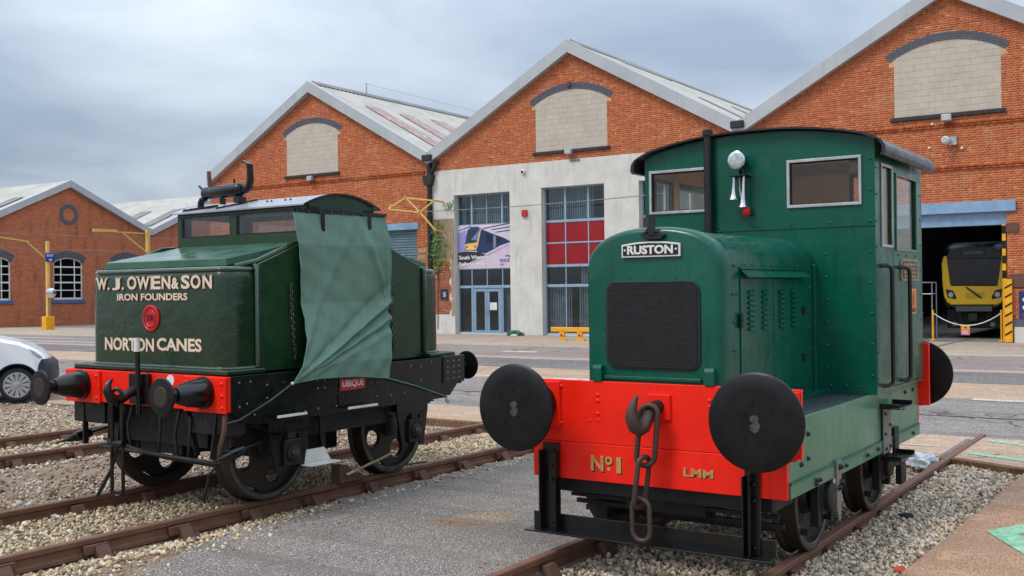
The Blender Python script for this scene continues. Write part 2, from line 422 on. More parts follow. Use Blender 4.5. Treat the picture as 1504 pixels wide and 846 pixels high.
M['old_render'] = paint('stained brown old render', S(168, 150, 122), S(140, 118, 92), rough=0.92, scale=1.6, amount=0.9, bump=0.4, bscale=30, dirt=S(196, 190, 176), dirt_lo=0.56, dirt_hi=0.66, spec=0.2)
M['mortar'] = paint('pale mortar', S(206, 166, 130), S(188, 148, 114), rough=0.95, scale=4, spec=0.2)
M['brick'] = attr_mat('red orange brick', gain=1, nscale=40, nam=0.10, soot=S(128, 74, 54), bump=0.25, bdist=0.006)
M['train_yellow'] = paint('bright yellow train nose', S(255, 208, 12), S(250, 198, 10), rough=0.25, scale=2, coat=0.3)
M['train_dark'] = paint('dark blue black train body', S(24, 26, 34), S(16, 18, 24), rough=0.25, scale=2)
M['train_grey'] = paint('grey train side', S(92, 96, 98), S(76, 80, 82), rough=0.35, scale=2)
M['car_white'] = paint('white car paint', S(236, 238, 240), S(230, 233, 236), rough=0.22, scale=2, bump=0, coat=0.6)
M['car_black'] = paint('dark plastic bumper', S(40, 46, 56), S(32, 37, 46), rough=0.5, scale=4)
M['rubber'] = paint('black rubber', S(26, 27, 29), S(36, 36, 37), rough=0.8, scale=9, bump=0.3, bscale=60)
M['alloy'] = paint('silver wheel trim', S(186, 186, 186), S(168, 168, 170), rough=0.35, metal=0.4, scale=6)
M['lamp_glass'] = paint('headlamp lens', S(206, 210, 212), S(160, 165, 170), rough=0.12, metal=0.3, scale=30, bump=0.4, bscale=90)
M['leaf'] = paint('ivy leaf green', S(72, 108, 42), S(98, 128, 58), rough=0.6, scale=8)
M['plastic'] = paint('crumpled white plastic', S(214, 220, 222), S(190, 198, 202), rough=0.4, scale=12, bump=0.5, bscale=40)
M['orange'] = paint('orange warning plate', S(236, 110, 20), S(220, 96, 14), rough=0.4, scale=9)
M['brass'] = paint('brass plate', S(176, 154, 108), S(140, 118, 82), rough=0.4, metal=0.3, scale=16)
M['plate_dark'] = paint('dark plate background', S(74, 66, 56), S(56, 50, 44), rough=0.5, scale=16)
M['name_black'] = paint('black nameplate ground', S(22, 24, 34), rough=0.4)
M['name_red'] = paint('red nameplate ground', S(206, 36, 40), S(186, 28, 32), rough=0.4, scale=10)
M['mesh_black'] = paint('black radiator mesh', S(31, 32, 34), S(22, 23, 24), rough=0.6, scale=10)
M['glass'] = glass('window glass')
M['glass_warm'] = glass('cab glass', (0.95, 0.94, 0.90), 0.7)
M['indicator'] = paint('red lens', S(220, 24, 34), rough=0.25)
M['red_box'] = paint('red alarm box', S(200, 40, 36), rough=0.4)
M['green_bag'] = paint('dark green plastic', S(34, 84, 64), S(24, 66, 50), rough=0.45, scale=10)
# ------------------------------------------------------------------ track geometry
ANG1, ANG2 = R(0.6883), R(1.94695)
def fr(a): return Vector((math.sin(a), math.cos(a), 0)), Vector((math.cos(a), -math.sin(a), 0))
F1, R1 = fr(ANG1); F2, R2 = fr(ANG2)
X1, X2, X3 = -3.17, -8.01, -12.57          # lateral offset of the three track centre lines
A1, A2 = 6.40, 5.73                        # distance along track of the two front buffer beams
def W1(u, al, z=0): p = R1 * (X1 + u) + F1 * al; return (p.x, p.y, z)
def W2(u, al, z=0): p = R2 * (X2 + u) + F2 * al; return (p.x, p.y, z)

# ------------------------------------------------------------------ ground
def ground_mat(name, cols, fine=140, coarse=0.5, rough=0.92, bump=0.5, bd=0.006, stain=None, s_lo=0.55, s_hi=0.75, speck=None, crack=None):
    m = bpy.data.materials.new(name); t, b = nodes(m)
    vec = _geovec(t)
    c = _mix(t, cols[0], cols[1], _ramp(t, _noise(t, coarse, 6, 0.62, vec), 0.35, 0.65))
    fnoise = _noise(t, fine, 3, 0.7, vec)
    c = _mix(t, c, cols[2], _ramp(t, fnoise, 0.46, 0.60))
    if speck: c = _mix(t, c, speck, _ramp(t, _noise(t, fine * 1.7, 2, 0.6, vec), 0.57, 0.64))
    lv = _geovec(t, (0.12, 3.0, 1.0))      # long faint wear marks along the roadway
    c = _mix(t, c, tuple(k * 0.72 for k in cols[1]), _ramp(t, _noise(t, 1.0, 6, 0.65, lv, 0.4), 0.48, 0.78))
    c = _mix(t, c, tuple(min(1, k * 1.22) for k in cols[0]), _ramp(t, _noise(t, 3.1, 6, 0.7, vec), 0.56, 0.74))
    if stain:
        sv = _geovec(t, (0.35, 1.0, 1.0))
        c = _mix(t, c, stain, _ramp(t, _noise(t, coarse * 2.3, 7, 0.65, sv, 0.6), s_lo, s_hi))
    if crack:
        vo = t.nodes.new('ShaderNodeTexVoronoi'); vo.feature = 'DISTANCE_TO_EDGE'; vo.inputs['Scale'].default_value = 0.22
        dn = t.nodes.new('ShaderNodeTexNoise'); dn.inputs['Scale'].default_value = 1.4; t.links.new(vec, dn.inputs['Vector'])
        va = t.nodes.new('ShaderNodeVectorMath'); va.operation = 'ADD'; t.links.new(vec, va.inputs[0]); t.links.new(dn.outputs['Color'], va.inputs[1])
        t.links.new(va.outputs[0], vo.inputs['Vector'])
        c = _mix(t, crack, c, _ramp(t, vo.outputs['Distance'], 0.002, 0.006))
    t.links.new(c, b.inputs['Base Color']); b.inputs['Roughness'].default_value = rough; b.inputs['Specular IOR Level'].default_value = 0.12
    _bump(t, b, fnoise, bump, bd)
    return m

M['earth'] = ground_mat('yard earth', (S(140, 130, 118), S(120, 112, 102), S(98, 90, 82)))
M['asphalt'] = ground_mat('worn asphalt', (S(146, 138, 132), S(126, 119, 114), S(98, 91, 88)), fine=34, coarse=0.35, stain=S(100, 92, 92), speck=S(186, 180, 176), crack=S(70, 62, 60))
M['asphalt_fine'] = ground_mat('gritty grey asphalt', (S(142, 131, 123), S(122, 112, 105), S(74, 67, 62)), fine=62, coarse=0.9, bump=1.0, bd=0.012, stain=S(126, 114, 104), s_lo=0.58, s_hi=0.86, speck=S(206, 202, 196))
M['asphalt_dark'] = ground_mat('dark asphalt', (S(124, 118, 114), S(108, 102, 100), S(86, 81, 80)), fine=22, coarse=0.4, stain=S(132, 124, 122), speck=S(160, 156, 156))
M['asphalt_mauve'] = ground_mat('mauve grey asphalt', (S(154, 141, 134), S(138, 125, 120), S(114, 103, 100)), fine=40, coarse=0.3, stain=S(124, 114, 110), crack=S(84, 74, 72))
M['tan'] = ground_mat('tan concrete', (S(184, 160, 138), S(168, 142, 120), S(142, 117, 98)), fine=32, coarse=0.5, stain=S(150, 130, 112), speck=S(210, 190, 168), crack=S(116, 92, 74))
M['tan_rough'] = ground_mat('sandy tan asphalt', (S(186, 150, 122), S(166, 130, 104), S(126, 96, 78)), fine=58, coarse=0.7, bump=0.9, bd=0.012, stain=S(150, 128, 112), speck=S(222, 196, 172))
M['conc'] = ground_mat('pale concrete apron', (S(184, 170, 152), S(166, 150, 132), S(140, 124, 108)), fine=30, coarse=0.4, stain=S(140, 116, 92), s_lo=0.58, crack=S(120, 104, 88))
M['gravel'] = ground_mat('mixed gravel and dirt', (S(164, 146, 124), S(138, 116, 98), S(96, 82, 70)), fine=55, coarse=1.1, bump=1.0, bd=0.02, stain=S(128, 98, 78), s_lo=0.52, s_hi=0.7, speck=S(208, 196, 178))
M['line_white'] = ground_mat('worn white road paint', (S(206, 202, 192), S(190, 184, 174), S(160, 150, 140)), fine=30, coarse=3, stain=S(150, 140, 132), s_lo=0.55, s_hi=0.7)
M['line_pink'] = ground_mat('faded pink road paint', (S(186, 160, 152), S(172, 146, 138), S(140, 120, 116)), fine=30, coarse=2)
M['line_green'] = ground_mat('worn green road paint', (S(156, 202, 172), S(138, 186, 156), S(116, 160, 134)), fine=20, coarse=3, stain=S(150, 176, 144), s_lo=0.5, s_hi=0.66)
M['kerb'] = ground_mat('dirty concrete edge', (S(136, 104, 78), S(112, 84, 64), S(90, 68, 54)), fine=40, coarse=2)

def struct(name, mb, mat, label=None, **k):
    o = mb.build(name, mat, **k); o['kind'] = 'structure'
    if label: o['label'] = label
    return o

struct('ground', MB().add([(-900, -900, -0.24), (900, -900, -0.24), (900, 900, -0.24), (-900, 900, -0.24)], [(0, 1, 2, 3)]), M['earth'], smooth=0)
# hard yard between the tracks and the workshops
edge = [(-75, 10.3), (-16.5, 10.9), (-9.6, 12.2), (-2.2, 12.0), (-1.45, 11.62), (1.0, 10.6), (30, 10.6)]
struct('yard', MB().prism(edge + [(30, 95), (-75, 95)], 2, -0.23, -0.022), M['asphalt'], smooth=0)
YZ = -0.022
def strip(name, x0, x1, y0, y1, z, mat, jit=0.0, n=40):
    """thin sheet with a slightly irregular outline"""
    xs = [x0 + (x1 - x0) * i / n for i in range(n + 1)]
    vs_ = [(x, y0 + random.uniform(-jit, jit), z + YZ) for x in xs] + [(x, y1 + random.uniform(-jit, jit), z + YZ) for x in xs]
    fs = [(i, i + 1, n + 2 + i, n + 1 + i) for i in range(n)]
    return struct(name, MB().add(vs_, fs), mat, smooth=0)
struct('pavement', MB().prism([(x, y + 0.012) for x, y in edge[1:5]] + [(1.0, 10.62), (20, 10.62), (20, 13.86), (-9.0, 13.86), (-30, 13.0)], 2, -0.20, -0.018), M['tan'], smooth=0)
struct('kerb', MB().prism([(-9.6, 12.19), (-2.2, 11.99), (-1.45, 11.61), (0.4, 10.8), (0.4, 10.92), (-1.43, 11.73), (-2.18, 12.11), (-9.6, 12.31)], 2, -0.21, -0.012), M['kerb'], bev=0.01)
strip('road_seam', -12, 18, 15.90, 15.98, 0.004, paint('tarry seam', S(48, 44, 44), rough=0.9), 0.03, 160)
strip('pavement_streak', -26, -8.0, 16.2, 16.9, 0.004, M['asphalt_mauve'], 0.10, 60)
strip('pavement', -60, 25, 18.60, 21.5, 0.004, M['tan'], 0.06, 90)
strip('painted_line', -3.1, 14, 18.28, 18.56, 0.008, M['line_white'], 0.03)
strip('painted_line', -14, -9.5, 18.9, 19.15, 0.008, M['line_white'], 0.04)
strip('road', -70, 28, 21.5, 24.1, 0.008, M['asphalt_dark'], 0.08, 90)
strip('painted_line', -70, 25, 24.1, 24.85, 0.012, M['line_pink'], 0.05, 90)
strip('road', -70, 28, 24.85, 29.6, 0.008, M['asphalt_mauve'], 0.05, 90)
strip('painted_line', -60, -20, 25.6, 25.95, 0.014, M['line_white'], 0.10)
strip('painted_line', -62, -24, 27.6, 27.85, 0.014, M['line_white'], 0.10)
strip('painted_line', -17.8, -16.6, 26.6, 27.0, 0.014, M['line_white'], 0.06, 6)
strip('painted_line', -8, 20, 30.0, 30.32, 0.012, M['line_white'], 0.03)
strip('apron', -70, 28, 29.6, 36.85, 0.006, M['conc'], 0.05, 60)
# rails of the traverser roads set flush in the apron
strip('rail_slot', -8.2, -8.05, 30.4, 43, 0.012, M['asphalt_dark'], 0.0, 4)
strip('rail_slot', -6.75, -6.60, 30.4, 43, 0.012, M['asphalt_dark'], 0.0, 4)
# sandy apron beside the right-hand track
ap = [W1(1.56, 11.6), W1(1.53, 9.5), W1(1.50, 8.9), W1(1.47, 7.9), W1(1.44, 7.1), W1(1.42, 5), W1(1.4, -5)]
struct('path', MB().prism([(p[0], p[1]) for p in ap] + [(30, -5), (30, 10.58), (1.0, 10.58), (-1.45, 11.58)], 2, -0.2, -0.03), M['tan_rough'], smooth=0)
def ribbon(name, pts, w, z, mat):
    vs_ = []; fs = []
    pts = [Vector((*p, 0)) for p in pts]
    for i, p in enumerate(pts):
        if i == 0: t_ = pts[1] - p; nrm = Vector((-t_.y, t_.x, 0)).normalized(); k = 1
        elif i == len(pts) - 1: t_ = p - pts[i - 1]; nrm = Vector((-t_.y, t_.x, 0)).normalized(); k = 1
        else:
            a_, b_ = (p - pts[i - 1]).normalized(), (pts[i + 1] - p).normalized()
            na, nb = Vector((-a_.y, a_.x, 0)), Vector((-b_.y, b_.x, 0)); nrm = (na + nb).normalized(); k = 1 / max(0.3, nrm.dot(na))
        vs_ += [p + nrm * w / 2 * k + Vector((0, 0, z)), p - nrm * w / 2 * k + Vector((0, 0, z))]
    for i in range(len(pts) - 1): fs.append((2 * i, 2 * i + 1, 2 * i + 3, 2 * i + 2))
    return struct(name, MB().add(vs_, fs), mat, smooth=0)
ribbon('painted_line', [(0.6, 12.3), (-1.26, 8.66), (0.2, 6.0)], 0.20, -0.025, M['line_green'])
ribbon('painted_line', [(-2.1, 13.62), (-1.5, 13.3), (3, 11.6)], 0.13, -0.013, M['line_green'])
ribbon('painted_line', [(-2.15, 12.52), (-1.5, 12.22), (0.6, 11.4)], 0.14, -0.013, M['line_green'])
for s_ in (-1, 1): ribbon('flangeway', [W1(s_ * 0.67, 12.12)[:2], W1(s_ * 0.67, 13.6)[:2]], 0.06, -0.0135, M['asphalt_dark'])
ribbon('painted_line', [(-5.5, 12.95), (-2.6, 12.85)], 0.08, -0.013, M['line_white'])

# gravel bed: one height field that dips between the rails
def u1(x, y): return x * R1.x + y * R1.y - X1
def u2(x, y): return x * R2.x + y * R2.y - X2
def u3(x, y): return x * R2.x + y * R2.y - X3
def lerp(a, b, t): return a + (b - a) * np.clip(t, 0, 1)
_ph = rng.uniform(0, 6.28, (12, 3)); _fq = rng.uniform(0.6, 3.5, (12, 2)) * rng.choice([-1, 1], (12, 2))
def wob(x, y):
    s_ = 0
    for (p, q, _), (a_, b_) in zip(_ph, _fq): s_ = s_ + np.sin(x * a_ + p) * np.sin(y * b_ + q)
    return s_ / 12
def bed(x, y):
    a, b, c = u1(x, y), u2(x, y), u3(x, y)
    z = np.full(np.shape(x), -0.11)
    z = np.where(c < -0.75, lerp(-0.16, -0.05, (-c - 0.85) / 0.5), z)
    z = np.where(np.abs(c) <= 0.75, -0.135, z)
    z = np.where((c > 0.75) & (b < -0.75), lerp(-0.16, -0.10, np.minimum((c - 0.85), (-b - 0.85)) / 0.5), z)
    z = np.where(np.abs(b) <= 0.75, -0.135, z)
    z = np.where((b > 0.75) & (a < -0.75), lerp(-0.165, -0.10, (b - 0.85) / 0.5), z)
    z = np.where((b > 1.2) & (a < -0.75), -0.086, z)
    z = np.where(np.abs(a) <= 0.75, -0.15, z)
    z = np.where(a > 0.75, -0.075, z)
    return z + wob(x, y) * 0.03
nx, ny = 300, 220
gx = np.linspace(-26, -1.2, nx); gy = np.linspace(-5, 12.6, ny)
GX, GY = np.meshgrid(gx, gy); GZ = bed(GX, GY)
vv = np.stack([GX, GY, GZ], -1).reshape(-1, 3)
ii = (np.arange(ny - 1)[:, None] * nx + np.arange(nx - 1)[None]).ravel()
ff = np.stack([ii, ii + 1, ii + nx + 1, ii + nx], -1)
mb = MB(); mb.v = [tuple(p) for p in vv.tolist()]; mb.f = [tuple(p) for p in ff.tolist()]
struct('ballast_bed', mb, M['gravel'], fix=False, smooth=80)
# asphalt walkway between the two tracks
wl = [W2(2.1, -5), W2(1.9, 1.0), W2(1.75, 3.2), W2(1.60, 4.6), W2(1.36, 5.4), W2(1.20, 6.4), W2(1.14, 7.3), W2(1.08, 8.1), W2(1.17, 9.2), W2(1.05, 10.2), W2(0.98, 11.2), W2(1.0, 12.15)]
wr = [W1(-0.82, 12.0), W1(-0.82, -5)]
mb = MB()
pl = []
for i in range(len(wl) - 1):
    for k in range(8):
        t_ = k / 8; p = Vector(wl[i]).lerp(Vector(wl[i + 1]), t_); pl.append((p.x + random.uniform(-0.06, 0.06) + 0.05 * math.sin(3.1 * p.y) + 0.03 * math.sin(8.3 * p.y), p.y))
pl.append(wl[-1][:2])
struct('path', mb.prism(pl + [p[:2] for p in wr], 2, -0.2, -0.080), M['asphalt_fine'], smooth=0)

# ------------------------------------------------------------------ loose stones (nobody could count them)
M['stone'] = attr_mat('ballast stone', rough=0.9, nscale=70, nam=0.22, bump=0.4, bdist=0.003)
_phi = (1 + 5 ** 0.5) / 2
ICO = np.array([(-1, _phi, 0), (1, _phi, 0), (-1, -_phi, 0), (1, -_phi, 0), (0, -1, _phi), (0, 1, _phi), (0, -1, -_phi), (0, 1, -_phi), (_phi, 0, -1), (_phi, 0, 1), (-_phi, 0, -1), (-_phi, 0, 1)], float) / math.sqrt(1 + _phi ** 2)
ICF = np.array([(0, 11, 5), (0, 5, 1), (0, 1, 7), (0, 7, 10), (0, 10, 11), (1, 5, 9), (5, 11, 4), (11, 10, 2), (10, 7, 6), (7, 1, 8), (3, 9, 4), (3, 4, 2), (3, 2, 6), (3, 6, 8), (3, 8, 9), (4, 9, 5), (2, 4, 11), (6, 2, 10), (8, 6, 7), (9, 8, 1)])
def mesh_np(name, V, F, colv, mat, kind='stuff', parent=None, label=None, cat=None):
    me = bpy.data.meshes.new(name)
    k = F.shape[1]
    me.vertices.add(len(V)); me.vertices.foreach_set('co', V.astype(np.float32).ravel())
    me.loops.add(F.size); me.loops.foreach_set('vertex_index', F.astype(np.int32).ravel())
    me.polygons.add(len(F)); me.polygons.foreach_set('loop_start', np.arange(0, F.size, k, dtype=np.int32))
    me.update(calc_edges=True)
    at = me.attributes.new('Col', 'FLOAT_COLOR', 'POINT')
    c4 = np.ones((len(V), 4), np.float32); c4[:, :3] = colv
    at.data.foreach_set('color', c4.ravel())
    me.materials.append(mat)
    o = bpy.data.objects.new(name, me); link(o, parent)
    return tag(o, label, cat, None, kind)
def seen(x, y, margin=0.35):
    d = np.stack([x, y], -1) @ np.array([_f.x, _f.y]); r_ = np.stack([x, y], -1) @ np.array([_r0.x, _r0.y])
    return (d > 2.0) & (np.abs(r_) < d * (752 / 1547.8) * (1 + margin) + 0.5) & (d > 1.84 * 1547.8 / 423 * 0.80)
PAL_GREY = [S(212, 196, 172), S(196, 178, 154), S(180, 162, 140), S(220, 208, 190), S(158, 142, 124), S(204, 180, 150), S(136, 122, 108), S(214, 190, 158), S(188, 176, 164)]
PAL_YEL = [S(204, 186, 150), S(190, 168, 130), S(170, 150, 120), S(214, 202, 178), S(150, 132, 108), S(196, 182, 160), S(126, 112, 96), S(180, 150, 112)]
PAL_DIRT = [S(178, 158, 134), S(150, 128, 108), S(130, 108, 92), S(196, 184, 166), S(110, 92, 80), S(186, 178, 168), S(160, 128, 104)]
PAL_FAR = [S(196, 176, 148), S(176, 154, 128), S(150, 130, 110), S(210, 196, 172), S(132, 114, 98)]
ST = {'v': [], 'f': [], 'c': [], 'n': 0}
def scatter(u0, u1_, al0, al1, which, dens, size, pal, sink=0.25, ramp=None):
    n = int(dens * (u1_ - u0) * (al1 - al0))
    uu = rng.uniform(u0, u1_, n); al = rng.uniform(al0, al1, n)
    FD, RD, X = (F1, R1, X1) if which == 1 else (F2, R2, X2 if which == 2 else X3)
    x = RD.x * (X + uu) + FD.x * al; y = RD.y * (X + uu) + FD.y * al
    ok = seen(x, y) & (y < 12.0 - 0.0 * x)
    if ramp is not None: ok &= rng.random(n) < ramp(uu, al)
    x, y = x[ok], y[ok]; n = len(x)
    if n == 0: return
    r = size * rng.lognormal(0, 0.28, n).clip(0.5, 2.0)
    z = bed(x, y) + r * (1 - 2 * sink) * 0.45 + rng.uniform(-0.2, 0.8, n) * r * 0.6
    B = ICO[None] * (1 + rng.uniform(-0.36, 0.30, (n, 12, 1)))
    B = B * (rng.uniform(0.75, 1.25, (n, 1, 3)) * np.array([1.0, 0.85, 0.62])) * r[:, None, None]
    q = rng.normal(size=(n, 4)); q[:, 3] *= 1.0; q[:, 0:2] *= 0.55; q /= np.linalg.norm(q, axis=1, keepdims=True)
    a, b, c, w = q.T
    Rm = np.stack([1 - 2 * (b * b + c * c), 2 * (a * b - c * w), 2 * (a * c + b * w), 2 * (a * b + c * w), 1 - 2 * (a * a + c * c), 2 * (b * c - a * w), 2 * (a * c - b * w), 2 * (b * c + a * w), 1 - 2 * (a * a + b * b)], -1).reshape(n, 3, 3)
    V = np.einsum('nij,nkj->nki', Rm, B) + np.stack([x, y, z], -1)[:, None]
    ST['v'].append(V.reshape(-1, 3)); ST['f'].append((ICF[None] + (ST['n'] + 12 * np.arange(n))[:, None, None]).reshape(-1, 3))
    col = np.array(pal)[rng.integers(0, len(pal), n)] * rng.uniform(0.75, 1.15, (n, 1))
    ST['c'].append(np.repeat(col, 12, 0)); ST['n'] += 12 * n
def flush(name, label, cat='gravel'):
    o = mesh_np(name, np.concatenate(ST['v']), np.concatenate(ST['f']), np.concatenate(ST['c']), M['stone'], 'stuff', None, label, cat)
    ST.update(v=[], f=[], c=[], n=0); return o
# right-hand track
scatter(0.80, 1.64, 2.5, 12.1, 1, 1700, 0.0148, PAL_GREY, 0.25, lambda u, a: np.where(u > 1.42, 0.5, 1.0))
scatter(-0.70, 0.70, 2.5, 12.1, 1, 1250, 0.0158, PAL_GREY)
scatter(-1.30, -0.80, 3.5, 12.0, 1, 420, 0.008, PAL_DIRT, 0.2, lambda u, a: np.clip((-0.75 - u) * -2.2 + 1.1, 0, 1))
scatter(1.30, 1.85, 3.0, 12.0, 1, 160, 0.008, PAL_GREY, 0.1, lambda u, a: np.clip(1.1 - (u - 1.4) * 2.2, 0, 1))
flush('ballast', 'pale limestone ballast around the right hand track under the bright green locomotive')
# left-hand track
scatter(-0.70, 0.70, 1.0, 12.4, 2, 1200, 0.0158, PAL_YEL)
scatter(1.0, 3.9, 2.0, 12.0, 2, 260, 0.0065, PAL_DIRT, 0.05, lambda u, a: np.clip(1.3 - (u - 1.1) * 1.2, 0.10, 1))
scatter(0.80, 1.34, 1.0, 12.4, 2, 1500, 0.0155, PAL_YEL, 0.25, lambda u, a: np.where(u > 1.12 - 0.03 * (a - 8) + np.where(a < 6, 0.1 * (6 - a), 0), 0.25, 1.0))
scatter(1.15, 1.9, 2.0, 6.0, 2, 420, 0.016, PAL_YEL, 0.25, lambda u, a: np.clip(1.2 - (u - 1.1) * 1.7 + (5 - a) * 0.1, 0, 1))
scatter(-2.2, -0.80, 1.0, 12.4, 2, 260, 0.016, PAL_DIRT, 0.35)
scatter(-3.85, -1.2, 1.0, 12.4, 2, 130, 0.018, PAL_DIRT, 0.35)
flush('ballast', 'yellowish ballast around the left hand track under the dark green locomotive')
scatter(-0.70, 0.70, 1.0, 12.0, 3, 420, 0.021, PAL_FAR)
scatter(0.80, 1.3, 1.0, 12.0, 3, 320, 0.021, PAL_DIRT)
scatter(-3.2, -0.80, 1.0, 12.0, 3, 260, 0.018, PAL_FAR, 0.35)
scatter(-8.5, -3.2, 2.0, 12.0, 3, 110, 0.018, PAL_FAR, 0.35)
flush('gravel', 'tan gravel around the empty far left track beside the white van')
for k, (uu_, al_, sz_) in enumerate([(-1.55, 5.1, 0.10), (-1.40, 5.4, 0.07), (-1.1, 4.9, 0.09), (-1.75, 4.55, 0.06), (-1.25, 4.2, 0.08)]):
    x_, y_, _ = W2(uu_, al_); z_ = float(bed(np.array(x_), np.array(y_)))
    B_ = ICO * (1 + rng.uniform(-0.2, 0.2, (12, 1))) * np.array([sz_, sz_ * 0.7, sz_ * 0.38])
    o = mesh_np('stone', B_, ICF, np.array([S(168, 166, 164)]) * rng.uniform(0.8, 1.05), M['stone'], None)
    o.location = (x_, y_, z_ + sz_ * 0.12); o.rotation_euler = (0.1, -0.15, random.uniform(0, 3))
    tag(o, ['large pale grey stone lying left of the dark green locomotive', 'medium grey stone beside the largest pale stone', 'grey stone nearest the rail left of the dark locomotive', 'small grey stone furthest from the rail in the dirt', 'flat grey stone in the dirt nearest the camera'][k], 'stone', 'loose stones in the dirt between the left tracks')

# ------------------------------------------------------------------ railway tracks
def rail_profile():
    return [(-0.034, -0.145), (0.034, -0.145), (0.034, -0.118), (0.012, -0.105), (0.010, -0.055), (0.033, -0.042), (0.035, -0.008), (0.028, 0.0), (-0.028, 0.0), (-0.035, -0.008), (-0.033, -0.042), (-0.010, -0.055), (-0.012, -0.105), (-0.034, -0.118)]
def chair_mesh():
    mb_ = MB()
    mb_.prism([(-0.19, -0.06), (-0.15, -0.10), (0.15, -0.10), (0.19, -0.06), (0.19, 0.06), (0.15, 0.10), (-0.15, 0.10), (-0.19, 0.06)], 2, -0.185, -0.150)
    mb_.prism([(-0.15, -0.15), (-0.045, -0.15), (-0.045, -0.055), (-0.075, -0.055)], 1, -0.055, 0.055)
    mb_.prism([(0.045, -0.15), (0.15, -0.15), (0.085, -0.055), (0.040, -0.055)], 1, -0.055, 0.055)
    for sx in (-0.14, 0.14): mb_.lathe((sx, 0.075 * (1 if sx > 0 else -1), -0.15), (0, 0, 1), [(0, 0.02), (0.03, 0.018)], 6)
    me = mb_.build('chair', M['chair'], smooth=30); m_ = me.data; bpy.data.objects.remove(me); return m_
CHAIR = chair_mesh()
def key_mesh(s_):
    o = MB().box(0.036 * s_, 0.075 * s_, -0.10, 0.10, -0.115, -0.05).build('key', M['key'], smooth=0); m_ = o.data; bpy.data.objects.remove(o); return m_
KEY = {1: key_mesh(1), -1: key_mesh(-1)}
def slp():
    o = MB().box(-1.3, 1.3, -0.125, 0.125, -0.30, -0.148).build('sleeper', M['sleeper'], smooth=0); m_ = o.data; bpy.data.objects.remove(o); return m_
SLEEPER = slp()
def track(X, FD, RD, ang, al0, al1, ch0, ch1, label, zoff=0.0):
    p = RD * X
    t_ = thing('railway_track', label, 'track', (p.x, p.y, zoff), -ang, 'parallel railway tracks')
    for s_ in (-1, 1):
        MB().prism([(a + 0.7525 * s_, b) for a, b in rail_profile()], 1, al0, al1).build('rail', M['rail'], t_, smooth=30)
    a = ch0; k = 0
    while a < ch1:
        o = bpy.data.objects.new('sleeper', SLEEPER); link(o, t_); o.location = (0, a, -0.025 + random.uniform(-0.006, 0.004))
        for s_ in (-1, 1):
            c = bpy.data.objects.new('chair', CHAIR); link(c, t_); c.location = (0.7525 * s_, a, 0); c.rotation_euler = (0, 0, 0 if s_ < 0 else math.pi)
            kk = bpy.data.objects.new('key', KEY[s_]); link(kk, t_); kk.location = (0.7525 * s_, a + random.uniform(-0.06, 0.03), random.uniform(-0.004, 0.006)); kk.rotation_euler = (0, 0, random.uniform(-0.03, 0.03))
        a += 0.76 + random.uniform(-0.02, 0.02); k += 1
    return t_
track(X1, F1, R1, ANG1, -6, 14.05, 0.9, 11.8, 'rusty railway track under the bright green locomotive, ending in the concrete')
track(X2, F2, R2, ANG2, -6, 13.6, 0.2, 12.0, 'rusty railway track under the dark green locomotive')
track(X3, F2, R2, ANG2, -6, 13.0, 0.6, 12.4, 'rusty empty railway track furthest left behind the dark green locomotive')
# ------------------------------------------------------------------ brickwork
BP = np.array([S(188, 94, 55), S(181, 88, 51), S(194, 101, 59), S(174, 84, 52), S(200, 116, 70), S(158, 79, 54), S(189, 95, 55), S(182, 89, 51), S(203, 128, 82)])
BPW = np.array([5, 5, 4, 3, 2.0, 1.4, 5, 5, 1.0]); BPW /= BPW.sum()
def brickwork(name, parent, ivals, z0, z1, yf, pal=BP, depth=0.010, tone=1.0, L=0.225, H=0.075, kind='stuff'):
    """every brick its own little block: English bond, courses clipped to the intervals of the wall"""
    A = []
    k = 0; z = z0
    while z < z1 - 0.02:
        zt = min(z + H - 0.016, z1); zm = (z + zt) / 2
        p = L if k % 2 == 0 else L / 2; off = 0 if k % 2 == 0 else L / 4
        for a, b in ivals(zm):
            i0 = math.floor((a - off) / p)
            x = i0 * p + off
            while x < b:
                xa, xb = max(x + 0.006, a), min(x + p - 0.008, b)
                if xb - xa > 0.02: A.append((xa, xb, z, zt))
                x += p
        z += H; k += 1
    A = np.array(A); n = len(A)
    y0 = yf + rng.uniform(-0.003, 0.004, n)
    V = np.zeros((n, 8, 3))
    for j, (ix, iz) in enumerate(((0, 2), (1, 2), (1, 3), (0, 3))):
        V[:, j, 0] = A[:, ix]; V[:, j, 2] = A[:, iz]; V[:, j, 1] = y0
        V[:, j + 4, 0] = A[:, ix]; V[:, j + 4, 2] = A[:, iz]; V[:, j + 4, 1] = yf + depth
    F = np.array([(0, 1, 2, 3), (1, 5, 6, 2), (5, 4, 7, 6)[::1], (4, 0, 3, 7), (3, 2, 6, 7), (0, 4, 5, 1)])[[0, 1, 3, 4, 5]]
    F = (F[None] + (8 * np.arange(n))[:, None, None]).reshape(-1, 4)
    cx_, cz_ = A[:, :2].mean(1), A[:, 2:].mean(1)
    col = pal[rng.choice(len(pal), n, p=BPW[:len(pal)] / BPW[:len(pal)].sum())] * rng.uniform(0.90, 1.10, (n, 1)) * tone
    col = col * (1 + 0.10 * wob(cx_ * 1.1, cz_ * 1.7 + 3))[:, None]
    return mesh_np(name, V.reshape(-1, 3), F, np.repeat(col, 8, 0), M['brick'], kind, parent)

